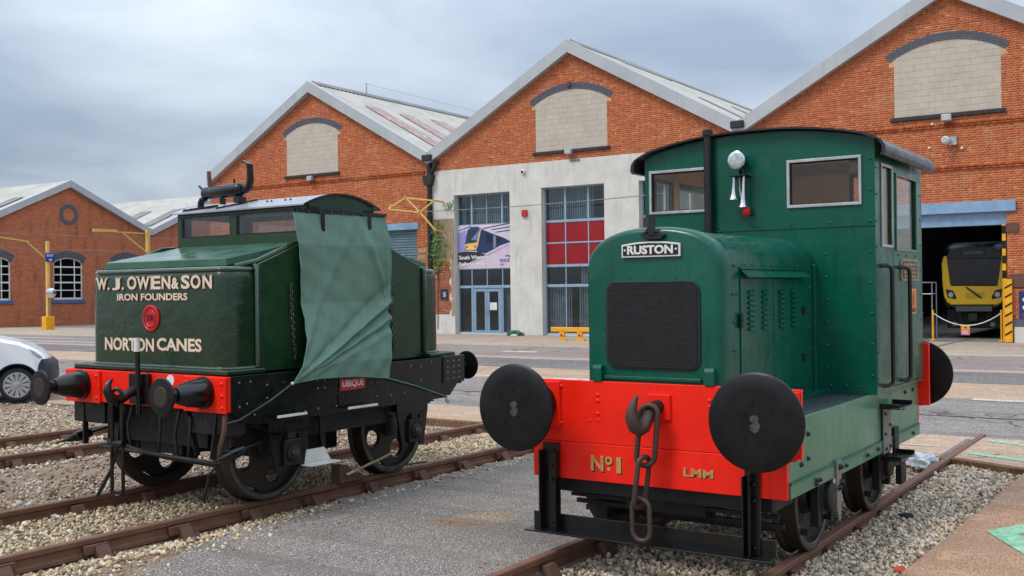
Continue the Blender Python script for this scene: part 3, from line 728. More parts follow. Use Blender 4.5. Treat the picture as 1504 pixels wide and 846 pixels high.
FY = 37.0
HW, EAVE, APEX = 7.15, 7.45, 11.43        # half width, brick eaves, brick apex of each gable
SLOPE = (APEX - EAVE) / HW
PW, PS, PSP, PCR = 1.665, 7.52, 9.5, 9.95  # blind arch: half width, sill, springing, crown
PR = (PW ** 2 + (PCR - PSP) ** 2) / (2 * (PCR - PSP)); PCZ = PCR - PR
RING = 0.27
def gable_half(z): return HW if z < EAVE else max(0.0, (APEX - z) / SLOPE)
def sub(iv, a, b):
    o = []
    for x0, x1 in iv:
        if b <= x0 or a >= x1: o.append((x0, x1)); continue
        if a > x0: o.append((x0, a))
        if b < x1: o.append((b, x1))
    return o
def arch_half(z):
    if z < PS: return 0
    h = PW if z < PSP else 0
    ro = PR + RING
    if z > 9.30 and z < PCZ + ro: h = max(h, min(1.83, math.sqrt(max(0, ro * ro - (z - PCZ) ** 2))))
    return h

def gable(cx, label, zb, openings, lights=(), group='brick gabled workshops along the yard'):
    t_ = thing('workshop', label, 'building', (cx, FY, 0), 0, group)
    def iv(z):
        h = gable_half(z); r_ = [(-h, h)]
        a = arch_half(z)
        if a: r_ = sub(r_, -a, a)
        for (x0, x1, z0, z1) in openings:
            if z0 <= z < z1: r_ = sub(r_, x0, x1)
        return r_
    brickwork('brickwork', t_, iv, zb, APEX - 0.05, 0.0)
    # mortar backing in pieces round the openings
    mb = MB()
    xs = sorted([(o[0], o[1], o[2], o[3]) for o in openings])
    zt = max([o[3] for o in openings], default=zb)
    if zt > zb:
        x = -HW
        for o in xs:
            mb.box(x, o[0], 0.006, 0.33, zb, zt); x = o[1]
        mb.box(x, HW, 0.006, 0.33, zb, zt)
        for o in xs:
            if o[3] < zt: mb.box(o[0], o[1], 0.006, 0.33, o[3], zt)
    mb.prism([(-HW, zt), (HW, zt), (HW, EAVE), (0, APEX), (-HW, EAVE)], 1, 0.006, 0.33)
    mb.build('wall', M['mortar'], t_, smooth=0)
    # blind arch: blocks, brick ring, slate sill
    bh, bl = 0.2150, 0.440
    zc = PS; row = 0
    def top(x): return PCZ + math.sqrt(max(0, PR * PR - x * x)) - 0.01
    shared = {}
    while zc < PCR:
        x = -PW - (0 if row % 2 == 0 else bl / 2)
        while x < PW - 0.01:
            xa, xb = max(x, -PW) + 0.004, min(x + bl, PW) - 0.004
            z0_, z1_ = zc + 0.004, zc + bh - 0.004
            if xb - xa > 0.03 and z0_ < min(top(xa), top(xb)) + 0.15:
                yy = random.uniform(0.002, 0.006)
                if z1_ <= min(top(xa), top(xb)):
                    key = (round(xb - xa, 3))
                    if key not in shared:
                        o = MB().box(0, xb - xa, 0, 0.03, 0, z1_ - z0_).build('block', M['block'], smooth=0); shared[key] = o.data; bpy.data.objects.remove(o)
                    o = bpy.data.objects.new('block', shared[key]); link(o, t_); o.location = (xa, yy - 0.003, z0_)
                else:
                    pts = [(xa, z0_), (xb, z0_)]
                    m_ = 5; ok = False
                    for i in range(m_ + 1):
                        xx = xb + (xa - xb) * i / m_; zz = min(z1_, top(xx))
                        if zz > z0_ + 0.02: ok = True
                        pts.append((xx, max(z0_ + 0.001, zz)))
                    if ok: MB().prism(pts, 1, yy - 0.003, yy + 0.027).build('block', M['block'], t_, smooth=0)
            x += bl
        zc += bh; row += 1
    mb = MB(); a_lim = math.degrees(math.asin(1.80 / PR))
    for ring in range(3):
        r0, r1 = PR + ring * RING / 3 + 0.003, PR + (ring + 1) * RING / 3 - 0.006
        nb = 46 + ring * 2
        for i in range(nb):
            a0, a1 = R(90 - a_lim + 2 * a_lim * i / nb + 0.07), R(90 - a_lim + 2 * a_lim * (i + 1) / nb - 0.07)
            dy = random.uniform(-0.004, 0.003)
            mb.prism([(r0 * math.cos(a0), PCZ + r0 * math.sin(a0)), (r1 * math.cos(a0), PCZ + r1 * math.sin(a0)), (r1 * math.cos(a1), PCZ + r1 * math.sin(a1)), (r0 * math.cos(a1), PCZ + r0 * math.sin(a1))], 1, -0.018 + dy, 0.012)
    mb.build('arch', M['blue_brick'], t_, smooth=0, kind='stuff')
    MB().box(-PW - 0.12, PW + 0.12, -0.09, 0.012, PS - 0.13, PS - 0.004).build('sill', M['sill'], t_, bev=0.01)
    # metal verge fascia
    mb = MB()
    for s_ in (-1, 1):
        pts = [(0, APEX - 0.02), (0, APEX + 0.50), (s_ * (HW - 0.02), EAVE + 0.50), (s_ * (HW - 0.02), EAVE - 0.02)]
        mb.prism(pts, 1, -0.26, 0.05)
        for j in range(1, 3):   # joint cover strips
            xx = s_ * HW * j / 3; zz = APEX - SLOPE * abs(xx)
            mb.prism([(xx - 0.015, zz - 0.02), (xx + 0.015, zz - 0.02), (xx + 0.015, zz + 0.49), (xx - 0.015, zz + 0.49)], 1, -0.266, -0.26)
    mb.build('fascia', M['fascia'], t_, smooth=30)
    # corrugated roof slopes
    for s_ in (-1, 1):
        mb = MB(); n = 300; yy0, yy1 = -0.18, 44.0
        vs_ = []; fs = []
        for i in range(n + 1):
            y = yy0 + (yy1 - yy0) * i / n; o = 0.028 if (i % 2) else -0.012
            for tt in (0.0, 0.25, 0.80, 1.0):
                x = s_ * (HW - 0.05) * tt; z = APEX + 0.44 - SLOPE * abs(x)
                vs_.append((x + s_ * o * 0.48, y, z + o * 0.87))
        for i in range(n):
            for j in range(3):
                a = i * 4 + j; ym = yy0 + (yy1 - yy0) * (i + 0.5) / n
                if j == 1 and any(p0 < ym < p1 for p0, p1 in lights): continue
                fs.append((a, a + 1, a + 5, a + 4))
        mb.add(vs_, fs).build('roof', M['roofing'], t_, smooth=0, fix=False)
    MB().prism([(-0.25, APEX + 0.36), (0, APEX + 0.50), (0.25, APEX + 0.36), (0, APEX + 0.56)], 1, 0.06, 44.0).build('ridge_cap', M['rooflight'], t_, smooth=0)
    # closed volume behind the front
    mb = MB()
    mb.box(-HW, HW, 43.8, 44.0, -0.1, EAVE); mb.prism([(-HW, EAVE), (HW, EAVE), (0, APEX)], 1, 43.8, 44.0)
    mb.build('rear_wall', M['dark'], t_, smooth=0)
    return t_

def roof_strip(t_, s_, y0, y1, f0, f1, mat):
    """rooflight lying on a slope: f = fraction from ridge to valley"""
    vs_ = []
    for f_ in (f0, f1):
        for y in (y0, y1):
            x = s_ * HW * f_; z = APEX + 0.44 - SLOPE * abs(x)
            vs_.append((x + s_ * 0.03, y, z + 0.055))
    MB().add(vs_ + [(a, b, c - 0.04) for a, b, c in vs_], [(0, 1, 3, 2), (4, 6, 7, 5), (0, 2, 6, 4), (1, 5, 7, 3), (0, 4, 5, 1), (2, 3, 7, 6)]).build('rooflight', mat, t_, smooth=0)

def string_course(t_, x0, x1, z):
    def iv(zz): return [(x0, x1)]
    brickwork('string_course', t_, iv, z, z + 0.15, -0.045, tone=0.72, depth=0.06)
def corner_pier(t_): pass

def floodlight(parent, x, z):
    f = MB().box(x - 0.16, x + 0.16, -0.28, -0.10, z - 0.12, z + 0.10).build('floodlight', M['steel'], parent, bev=0.02)
    MB().box(x - 0.13, x + 0.13, -0.292, -0.282, z - 0.10, z + 0.06).build('lens', M['lamp_glass'], f, smooth=0)
    MB().bar((x, -0.1, z), (x, 0.01, z - 0.12), 0.05, 0.05).build('bracket', M['steel'], f)

# ---- left gable
CL, CM, CR = -35.42, -21.18, -6.90
gl = gable(CL, 'leftmost tall brick gable with grey roller shutter, roof slope showing red stained rooflights', -0.1, [(2.40, 6.30, -0.2, 4.92)])
string_course(gl, -HW, HW - 0.35, 7.05)
floodlight(gl, 0.05, 7.30)
for (y0, y1, f0, f1) in ((1.55, 2.65, 0.28, 0.93), (3.9, 5.0, 0.30, 0.92), (6.7, 7.9, 0.28, 0.9), (11, 12.2, 0.3, 0.9)): roof_strip(gl, 1, y0, y1, f0, f1, M['roof_rust'])
MB().box(2.25, 6.42, -0.05, 0.30, 4.62, 4.92).build('lintel', M['lintel'], gl, bev=0.01)
sh = MB().box(2.40, 6.30, 0.22, 0.24, -0.1, 4.62).build('shutter', M['shutter'], gl, smooth=0)
SL = MB().prism([(0.0, 0.0), (-0.035, 0.03), (-0.035, 0.085), (0.0, 0.115)], 0, 2.42, 6.28).build('slat', M['shutter'], None, smooth=30)
sl_me = SL.data; bpy.data.objects.remove(SL)
for k in range(38):
    o = bpy.data.objects.new('slat', sl_me); link(o, sh); o.location = (0, 0.215, -0.08 + k * 0.122)
for k, (z_, c_) in enumerate(((3.55, 'pale_yellow'), (3.28, 'pale_yellow'))):   # patched bricks beside the door
    MB().box(6.36, 6.78, -0.012, 0.012, z_, z_ + 0.20).build('patch', M['old_render'], gl, smooth=0)
for y_ in (4.0, 26.0):
    MB().bar((0, y_, APEX + 0.5), (0, y_, APEX + 1.05), 0.05).build('safety_post', M['steel'], gl)
MB().tube([(0, 4, APEX + 1.03), (0, 15, APEX + 0.95), (0, 26, APEX + 1.03)], 0.012, 5).build('safety_wire', M['steel'], gl)

# ---- middle gable: rendered ground floor with tall windows
gm = gable(CM, 'middle brick gable with pale rendered lower front and tall office windows', 7.12, [])
RZ = 7.12
OPN = [(-5.86, -2.97), (-1.42, 1.50), (3.02, 5.90)]
HEADZ = [6.00, 6.05, 6.05]
mb = MB()
x = -HW + 0.12
for (a, b), hz in zip(OPN, HEADZ):
    mb.box(x, a, -0.03, 0.42, -0.1, 6.0); x = b
mb.box(x, HW - 0.05, -0.03, 0.42, -0.1, 6.0)
mb.box(-HW + 0.12, OPN[0][1], -0.03, 0.42, 6.0, RZ); mb.box(OPN[0][1], OPN[1][0], -0.03, 0.42, 6.0, RZ)
mb.box(OPN[1][0], HW - 0.05, -0.03, 0.42, 6.05, RZ); mb.box(OPN[1][1], OPN[2][0], -0.03, 0.42, 6.0, 6.05)
mb.build('rendered_wall', M['render'], gm, smooth=0)
mb = MB()
for xx in (OPN[0], OPN[1], OPN[2]): mb.box(xx[0] - 0.0, xx[1], 0.16, 0.40, -0.1, 0.02)
mb.build('threshold', M['render'], gm, smooth=0)
MB().box(-HW + 0.15, OPN[0][0] - 0.02, -0.036, -0.031, 2.9, 5.0).build('patch', M['old_render'], gm, smooth=0, label='stained brown old render on the left pier')
brickwork('exposed_brick', gm, lambda z: [(-HW + 0.16, OPN[0][0] - 0.22 - 0.08 * math.sin(z * 9))], 0.85, 3.15, -0.045, tone=0.85)
MB().box(OPN[0][0] - 0.17, OPN[0][0] - 0.03, -0.06, -0.03, 0.8, 4.7).build('pier_strip', M['old_render'], gm, smooth=0)
MB().box(-6.62, -6.22, -0.07, -0.05, 1.45, 1.95).build('notice', M['sill'], gm, smooth=0)
mb = MB(); text_box(mb, 'S', -6.46, -6.32, 1.6, 1.8, -0.072, 0.02); mb.build('lettering', M['white'], gm, smooth=0)
floodlight(gm, 0.0, 7.42)
MB().box(-0.02, 0.42, -0.06, -0.0, 7.02, 7.10).build('cable_box', M['rooflight'], gm, smooth=0)
o_ = MB().lathe((-2.25, -0.03, 6.77), (0, -1, 0), [(0, 0.10), (0.08, 0.10), (0.13, 0.06)], 12).build('security_camera', M['white'], gm)
MB().ball((-2.25, -0.16, 6.75), 0.05).build('lens', M['dark'], o_)
MB().box(-2.33, -2.08, -0.13, -0.03, 4.9, 5.18).build('alarm_box', M['red_box'], gm, bev=0.02)
MB().lathe((-0.05, -0.03, 10.15), (0, -1, 0), [(0, 0.11), (0.06, 0.10)], 10).build('wall_tie', M['chair'], gm)

def pane_grid(parent, x0, x1, z0, z1, cols, yp, fw=0.055, mat='frame_blue', gl='glass', name='window', blinds=None, thick=()):
    """window: outer frame and mullions, one pane per light"""
    mb = MB()
    frame_rect(mb, x0, x1, z0, z1, yp - 0.04, yp + 0.04, fw)
    xs = [x0] + list(cols) + [x1]
    for i, c in enumerate(cols):
        w_ = fw * (1.5 if i in thick else 0.7)
        mb.box(c - w_ / 2, c + w_ / 2, yp - 0.035, yp + 0.035, z0 + fw, z1 - fw)
    f = mb.build(name, M[mat], parent, bev=0.004, seg=1)
    for a, b in zip(xs[:-1], xs[1:]):
        MB().box(a + fw * 0.4, b - fw * 0.4, yp - 0.006, yp + 0.006, z0 + fw * 0.5, z1 - fw * 0.5).build('pane', M[gl], f, smooth=0)
    if blinds:
        mb = MB(); x = x0 + 0.06
        while x < x1 - 0.1:
            if not any(a < x < b for a, b in blinds):
                a = random.uniform(0.2, 0.9); w_ = 0.10
                mb.bar((x, yp + 0.16, z0 + 0.08), (x, yp + 0.16, z1 - 0.05), w_ * math.cos(a), 0.004, up=(math.sin(0.3), 1, 0))
            x += 0.105
        mb.build('blind', M['blinds'], f, smooth=0, kind='stuff')
    return f
WY = 0.28
# window 1: upper lights, banner space, lower lights, double door
a0, a1 = OPN[0]
c1 = [a0 + (a1 - a0) * k for k in (0.255, 0.53, 0.80)]
pane_grid(gm, a0, a1, 4.66, 6.0, c1, WY, thick=(0, 2), blinds=[(-5.5, -5.3)])
MB().box(a0, a1, WY + 0.02, WY + 0.06, 2.82, 4.66).build('spandrel_panel', M['inner'], gm, smooth=0)
pane_grid(gm, a0, a1, 2.02, 2.82, [a0 + (a1 - a0) * k for k in (0.25, 0.525, 0.80)], WY)
pane_grid(gm, a0, a0 + 0.74, 0.02, 2.02, [], WY)
pane_grid(gm, a0 + 2.28, a1, 0.02, 2.02, [], WY, blinds=[(99, 100)])
mb = MB(); frame_rect(mb, a0 + 0.74, a0 + 2.28, 0.0, 2.02, WY - 0.06, WY + 0.05, 0.07)
dframe = mb.build('door_frame', M['door_blue'], gm, bev=0.004, seg=1)
for k in range(2):
    xa = a0 + 0.81 + k * 0.705; xb = xa + 0.695
    mb = MB(); frame_rect(mb, xa, xb, 0.03, 1.93, WY - 0.05, WY + 0.0, 0.12)
    d_ = mb.build('door', M['door_blue'], dframe, bev=0.004, seg=1)

    MB().box(xa + 0.1, xb - 0.1, WY - 0.03, WY - 0.02, 0.12, 1.84).build('pane', M['glass'], dframe, smooth=0)
    hx = xb - 0.06 if k == 0 else xa + 0.06
    MB().tube([(hx, WY - 0.11, 0.78), (hx, WY - 0.11, 1.12)], 0.016, 6).build('handle', M['steel'], dframe)
MB().box(a0 + 1.66, a0 + 2.02, WY - 0.055, WY - 0.05, 1.02, 1.34).build('notice', M['white'], dframe, smooth=0)
# window 2 and 3: red panels
for w_i in (1, 2):
    a0, a1 = OPN[w_i]; cc = [a0 + (a1 - a0) * k for k in (0.335, 0.70)]
    pane_grid(gm, a0, a1, 4.66, 6.05, cc, WY, thick=(0, 1), blinds=[(a1 - 0.75, a1 - 0.2)])
    mb = MB(); frame_rect(mb, a0, a1, 2.84, 4.66, WY - 0.04, WY + 0.04, 0.05)
    mb.box(a0 + 0.05, a1 - 0.05, WY - 0.035, WY + 0.035, 3.74, 3.80)
    for c in cc: mb.box(c - 0.025, c + 0.025, WY - 0.034, WY + 0.034, 2.89, 4.61)
    f = mb.build('panel_frame', M['frame_blue'], gm, bev=0.003, seg=1)
    xs = [a0] + cc + [a1]
    for a, b in zip(xs[:-1], xs[1:]):
        for z0_, z1_ in ((2.88, 3.75), (3.79, 4.62)):
            MB().box(a + 0.02, b - 0.02, WY - 0.012, WY + 0.02, z0_, z1_).build('panel', M['red_panel'], f, smooth=0)
    pane_grid(gm, a0, a1, 2.02, 2.84, cc, WY, blinds=[(a0, a0 + 1.6)])
    pane_grid(gm, a0, a1, 0.02, 2.02, cc, WY, blinds=[(a0 + 1.2, a0 + 1.5)])
# rooms behind the office windows
mb = MB(); mb.box(-HW + 0.4, HW - 0.4, 5.0, 5.1, -0.05, 6.9); mb.box(-HW + 0.3, -HW + 0.4, 0.45, 5.1, -0.05, 6.9); mb.box(HW - 0.4, HW - 0.3, 0.45, 5.1, -0.05, 6.9)
mb.box(-HW + 0.4, HW - 0.4, 0.45, 5.0, 3.0, 3.3); mb.box(-HW + 0.4, HW - 0.4, 0.45, 5.0, 6.6, 6.7)
mb.build('office_rooms', M['inner'], gm, smooth=0)
for (y0, y1, f0, f1) in ((3.6, 8.4, 0.03, 0.09), (4.2, 5.0, 0.52, 0.82), (12, 13, 0.3, 0.8)): roof_strip(gm, 1, y0, y1, f0, f1, M['rooflight'])

# ---- right gable with the open shed door
gr = gable(CR, 'tall brick gable at right with open shed door under pale blue steel lintel', -0.1, [(-2.95, 1.77, -0.2, 4.56)], lights=((0.8, 4.2), (4.8, 8.4), (10, 12), (20, 22)))
for s_ in (-1, 1):
    for (y0, y1) in ((0.8, 4.2), (4.8, 8.4), (10, 12), (20, 22)): roof_strip(gr, s_, y0, y1, 0.24, 0.81, M['glass'])  # glazed roof openings, out of view, added to brighten the train inside
string_course(gr, -HW + 0.3, HW, 7.05)
string_course(gr, -HW + 0.3, HW, 5.62)
floodlight(gr, 0.03, 7.36)
MB().box(-3.05, 2.05, -0.10, 0.30, 4.20, 4.56).build('lintel', M['lintel'], gr, bev=0.012)
MB().box(-2.95, 1.77, 0.10, 0.40, 3.78, 4.20).build('door_header', M['lintel'], gr, bev=0.012)
mb = MB()
mb.box(1.75, 2.12, -0.05, 0.012, 3.52, 3.80); mb.build('pad_stone', M['chair'], gr, bev=0.01)
MB().box(1.95, 3.2, -0.06, 0.010, -0.08, 0.50).build('plinth', M['render'], gr, bev=0.02)
MB().box(1.90, 3.2, -0.07, 0.010, 0.50, 0.72).build('plinth_course', M['blue_brick'], gr, bev=0.01)
MB().box(1.80, 3.2, -0.05, 0.010, 1.75, 2.15).build('stone_band', M['chair'], gr, bev=0.01)
c_ = MB().lathe((0.02, -0.42, 6.60), (0, 1, 0), [(0, 0.11), (0.05, 0.13), (0.26, 0.12)], 14).build('security_camera', M['white'], gr)
MB().lathe((0.02, -0.44, 6.60), (0, 1, 0), [(0, 0.085), (0.02, 0.09)], 14).build('lens', M['lamp_glass'], c_)
MB().box(0.10, 0.32, -0.16, 0.0, 6.45, 6.72).build('bracket', M['steel'], c_)
for xx, zz in ((-0.55, 6.42), (0.46, 6.33), (-0.45, 7.20)): MB().ball((xx, -0.03, zz), 0.05).build('fitting', M['white'], gr)
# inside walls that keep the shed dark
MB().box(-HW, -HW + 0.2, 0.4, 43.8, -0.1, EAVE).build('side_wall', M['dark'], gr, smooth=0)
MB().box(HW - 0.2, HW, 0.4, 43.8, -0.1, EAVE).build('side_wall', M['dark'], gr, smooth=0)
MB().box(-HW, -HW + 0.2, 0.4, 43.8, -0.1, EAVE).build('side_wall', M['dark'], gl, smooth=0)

# yellow and black door jamb guard
mb = MB().box(1.62, 1.74, -0.02, 0.10, 1.95, 4.15)
jg = thing('door_guard', 'yellow and black striped steel guard on the right jamb of the shed door', 'door guard', (CR, FY, 0))
MB().box(1.62, 1.73, 0.02, 0.12, 0.0, 3.78).build('post', M['yellow'], jg, smooth=0)
for k in range(4): MB().box(1.617, 1.733, 0.012, 0.018, 2.05 + k * 0.48, 2.30 + k * 0.48).build('stripe', M['black'], jg, smooth=0)
MB().box(1.70, 1.92, -0.16, -0.02, 0.0, 2.02).build('guard_plate', M['yellow'], jg, bev=0.01)
for k in range(6):
    z_ = 0.20 + k * 0.30
    MB().prism([(1.705, z_), (1.915, z_ + 0.13), (1.915, z_ + 0.19), (1.705, z_ + 0.06)], 1, -0.168, -0.162).build('stripe', M['black'], jg, smooth=0)
# blue site notice board on the right wall
sb = thing('notice_board', 'blue safety notice board on the brick wall at the right edge', 'sign', (CR, FY, 0))
MB().box(2.10, 2.95, -0.05, -0.02, 0.62, 1.62).build('board', paint('navy sign', S(32, 52, 104), rough=0.4), sb, bev=0.005)
for k, c_ in enumerate(('white', 'white', 'crest')):
    MB().lathe((2.28, -0.05, 1.36 - k * 0.25), (0, -1, 0), [(0, 0.075), (0.004, 0.075)], 14).build('symbol', M[c_], sb, smooth=0)
    MB().box(2.42, 2.85, -0.055, -0.05, 1.33 - k * 0.25, 1.37 - k * 0.25).build('text_line', M['white'], sb, smooth=0)

# ---- two lower sheds on the far left, gables facing the yard
def brick_tex(name):
    m = bpy.data.materials.new(name); t, b = nodes(m)
    tc_ = t.nodes.new('ShaderNodeTexCoord'); sp = t.nodes.new('ShaderNodeSeparateXYZ'); cb = t.nodes.new('ShaderNodeCombineXYZ')
    t.links.new(tc_.outputs['Object'], sp.inputs[0]); t.links.new(sp.outputs['X'], cb.inputs['X']); t.links.new(sp.outputs['Z'], cb.inputs['Y'])
    br = t.nodes.new('ShaderNodeTexBrick'); br.inputs['Scale'].default_value = 1.0; br.inputs['Brick Width'].default_value = 0.225; br.inputs['Row Height'].default_value = 0.075
    br.inputs['Mortar Size'].default_value = 0.008; br.inputs['Color1'].default_value = (*S(190, 100, 64), 1); br.inputs['Color2'].default_value = (*S(150, 76, 50), 1); br.inputs['Mortar'].default_value = (*S(186, 146, 116), 1)
    t.links.new(cb.outputs[0], br.inputs['Vector'])
    vec = _geovec(t)
    c = _mix(t, br.outputs['Color'], S(186, 94, 62), _ramp(t, _noise(t, 0.45, 5, 0.6, vec), 0.40, 0.62))
    c = _mix(t, c, br.outputs['Color'], 0.8)
    c = _mix(t, c, S(124, 84, 62), _ramp(t, _noise(t, 0.9, 7, 0.7, _geovec(t, (1, 2.2, 0.5))), 0.52, 0.72))
    c = _mix(t, c, S(206, 176, 150), _ramp(t, _noise(t, 3.0, 6, 0.7, vec), 0.66, 0.74))
    t.links.new(c, b.inputs['Base Color']); b.inputs['Roughness'].default_value = 0.9; b.inputs['Specular IOR Level'].default_value = 0.2
    _bump(t, b, br.outputs['Fac'], -0.3, 0.01)
    return m
M['brick_far'] = brick_tex('weathered red brick')
M['sill_blue'] = paint('blue painted sill', S(70, 106, 160), S(58, 92, 146), rough=0.6)
def far_shed(yc, label, wins, oculus=True, hw=6.15):
    t_ = thing('shed', label, 'building', (-60, yc, 0), R(90), 'lower brick sheds at the far left')
    ev, ap = 5.90, 8.74
    sl = (ap - ev) / hw; wz0, wz1, rise, w = 1.60, 3.98, 0.30, 1.04
    r_ = (w * w + rise * rise) / (2 * rise); zc = wz1 + rise - r_
    mb = MB(); mb.box(-hw, hw, 0, 0.3, -0.1, wz0)
    x = -hw
    for c in wins: mb.box(x, c - w, 0, 0.3, wz0, wz1); x = c + w
    mb.box(x, hw, 0, 0.3, wz0, wz1)
    pts = [(-hw, wz1)]
    for c in wins: pts += [(c + a_, zc + b_) for a_, b_ in [(r_ * math.cos(R(g)), r_ * math.sin(R(g))) for g in np.linspace(90 + math.degrees(math.asin(w / r_)), 90 - math.degrees(math.asin(w / r_)), 9)]]
    pts += [(hw, wz1), (hw, ev), (0, ap), (-hw, ev)]
    mb.prism(pts, 1, 0, 0.3)
    mb.build('wall', M['brick_far'], t_, smooth=0)
    mb = MB()
    for s_ in (-1, 1): mb.prism([(0, ap - 0.01), (0, ap + 0.42), (s_ * (hw - 0.02), ev + 0.42), (s_ * (hw - 0.02), ev - 0.01)], 1, -0.25, 0.05)
    mb.build('fascia', M['fascia'], t_, smooth=30)
    for s_ in (-1, 1):
        vs_ = []; fs = []; n = 160
        for i in range(n + 1):
            y = -0.15 + 36 * i / n; o = 0.03 if i % 2 else -0.01
            for tt in (0.0, 1.0): vs_.append((s_ * (hw - 0.05) * tt, y, ap + 0.38 - sl * (hw - 0.05) * tt + o))
        for i in range(n): fs.append((2 * i, 2 * i + 1, 2 * i + 3, 2 * i + 2))
        MB().add(vs_, fs).build('roof', M['roofing'], t_, smooth=0, fix=False)
        for (ya, yb) in ((0.7, 1.9), (4.2, 5.5), (9, 10.3), (14, 15.3)):
            v_ = []
            for f_ in (0.42, 0.90):
                for y in (ya, yb): xx = s_ * hw * f_; v_.append((xx, y, ap + 0.38 - sl * abs(xx) + 0.07))
            MB().add(v_, [(0, 1, 3, 2)]).build('rooflight', M['rooflight'], t_, smooth=0)
    mb = MB(); mb.box(-hw, hw, 35.7, 35.9, -0.1, ev); mb.prism([(-hw, ev), (hw, ev), (0, ap)], 1, 35.7, 35.9); mb.box(-hw, -hw + .1, 0.3, 35.7, -0.1, ev); mb.box(hw - .1, hw, 0.3, 35.7, -0.1, ev)
    mb.build('rear_wall', M['dark'], t_, smooth=0)
    for c in wins:
        mb = MB()
        ring_o = [(c + (r_ + 0.27) * math.cos(R(g)), zc + (r_ + 0.27) * math.sin(R(g))) for g in np.linspace(90 + 38, 90 - 38, 25)]
        a_w = math.degrees(math.asin((w + 0.12) / (r_ + 0.15)))
        for i in range(26):
            g0, g1 = 90 + a_w - 2 * a_w * i / 26 - 0.15, 90 + a_w - 2 * a_w * (i + 1) / 26 + 0.15
            q = [(c + rr * math.cos(R(g)), zc + rr * math.sin(R(g))) for rr, g in ((r_ + 0.005, g0), (r_ + 0.38, g0), (r_ + 0.38, g1), (r_ + 0.005, g1))]
            mb.prism(q, 1, -0.03, 0.005)
        mb.build('arch', M['blue_brick'], t_, smooth=0, kind='stuff')
        MB().box(c - w - 0.12, c + w + 0.12, -0.08, 0.10, wz0 - 0.22, wz0 - 0.002).build('sill', M['sill_blue'], t_, bev=0.01)
        mb = MB(); yp = 0.10
        mb.box(c - w, c - w + 0.09, yp, yp + 0.06, wz0, wz1 + 0.05); mb.box(c + w - 0.09, c + w, yp, yp + 0.06, wz0, wz1 + 0.05); mb.box(c - w + 0.09, c + w - 0.09, yp, yp + 0.06, wz0, wz0 + 0.12)
        for k in range(12):   # arched head
            g0, g1 = [R(90 + math.degrees(math.asin(w / r_)) * (1 - 2 * (k + j) / 12)) for j in (0, 1)]
            mb.prism([(c + r_ * math.cos(g0), zc + r_ * math.sin(g0)), (c + r_ * math.cos(g1), zc + r_ * math.sin(g1)), (c + (r_ - 0.1) * math.cos(g1), zc + (r_ - 0.1) * math.sin(g1)), (c + (r_ - 0.1) * math.cos(g0), zc + (r_ - 0.1) * math.sin(g0))], 1, yp, yp + 0.06)
        for f_ in (0.27, 0.73): xx = c - w + 2 * w * f_; mb.box(xx - 0.03, xx + 0.03, yp + 0.005, yp + 0.055, wz0 + 0.1, wz1 + 0.2)
        for k in range(1, 5): zz = wz0 + 0.1 + k * 0.49; h_ = 0.03 if k not in (2, 4) else 0.045; mb.box(c - w + 0.08, c + w - 0.08, yp + 0.008, yp + 0.052, zz - h_, zz + h_)
        f = mb.build('window', M['white'], t_, smooth=0)
        MB().box(c - w + 0.05, c + w - 0.05, yp + 0.03, yp + 0.036, wz0 + 0.05, wz1 + 0.25).build('pane', M['glass'], f, smooth=0)
    if oculus:
        mb = MB()
        for i in range(26):
            g0, g1 = R(360 * i / 26 + 0.5), R(360 * (i + 1) / 26 - 0.5)
            mb.prism([(rr * math.cos(g), 6.98 + rr * math.sin(g)) for rr, g in ((0.42, g0), (0.66, g0), (0.66, g1), (0.42, g1))], 1, -0.03, 0.005)
        mb.build('round_window_ring', M['blue_brick'], t_, smooth=0, kind='stuff')
    return t_
far_shed(40.70, 'low weathered brick shed at far left with round brick ring above white arched window', [-4.95, -0.05, 4.25])
far_shed(53.0, 'next low brick shed further back, pale roof with two dark rooflights above the dark locomotive', [-4.2, 0.0, 4.2])
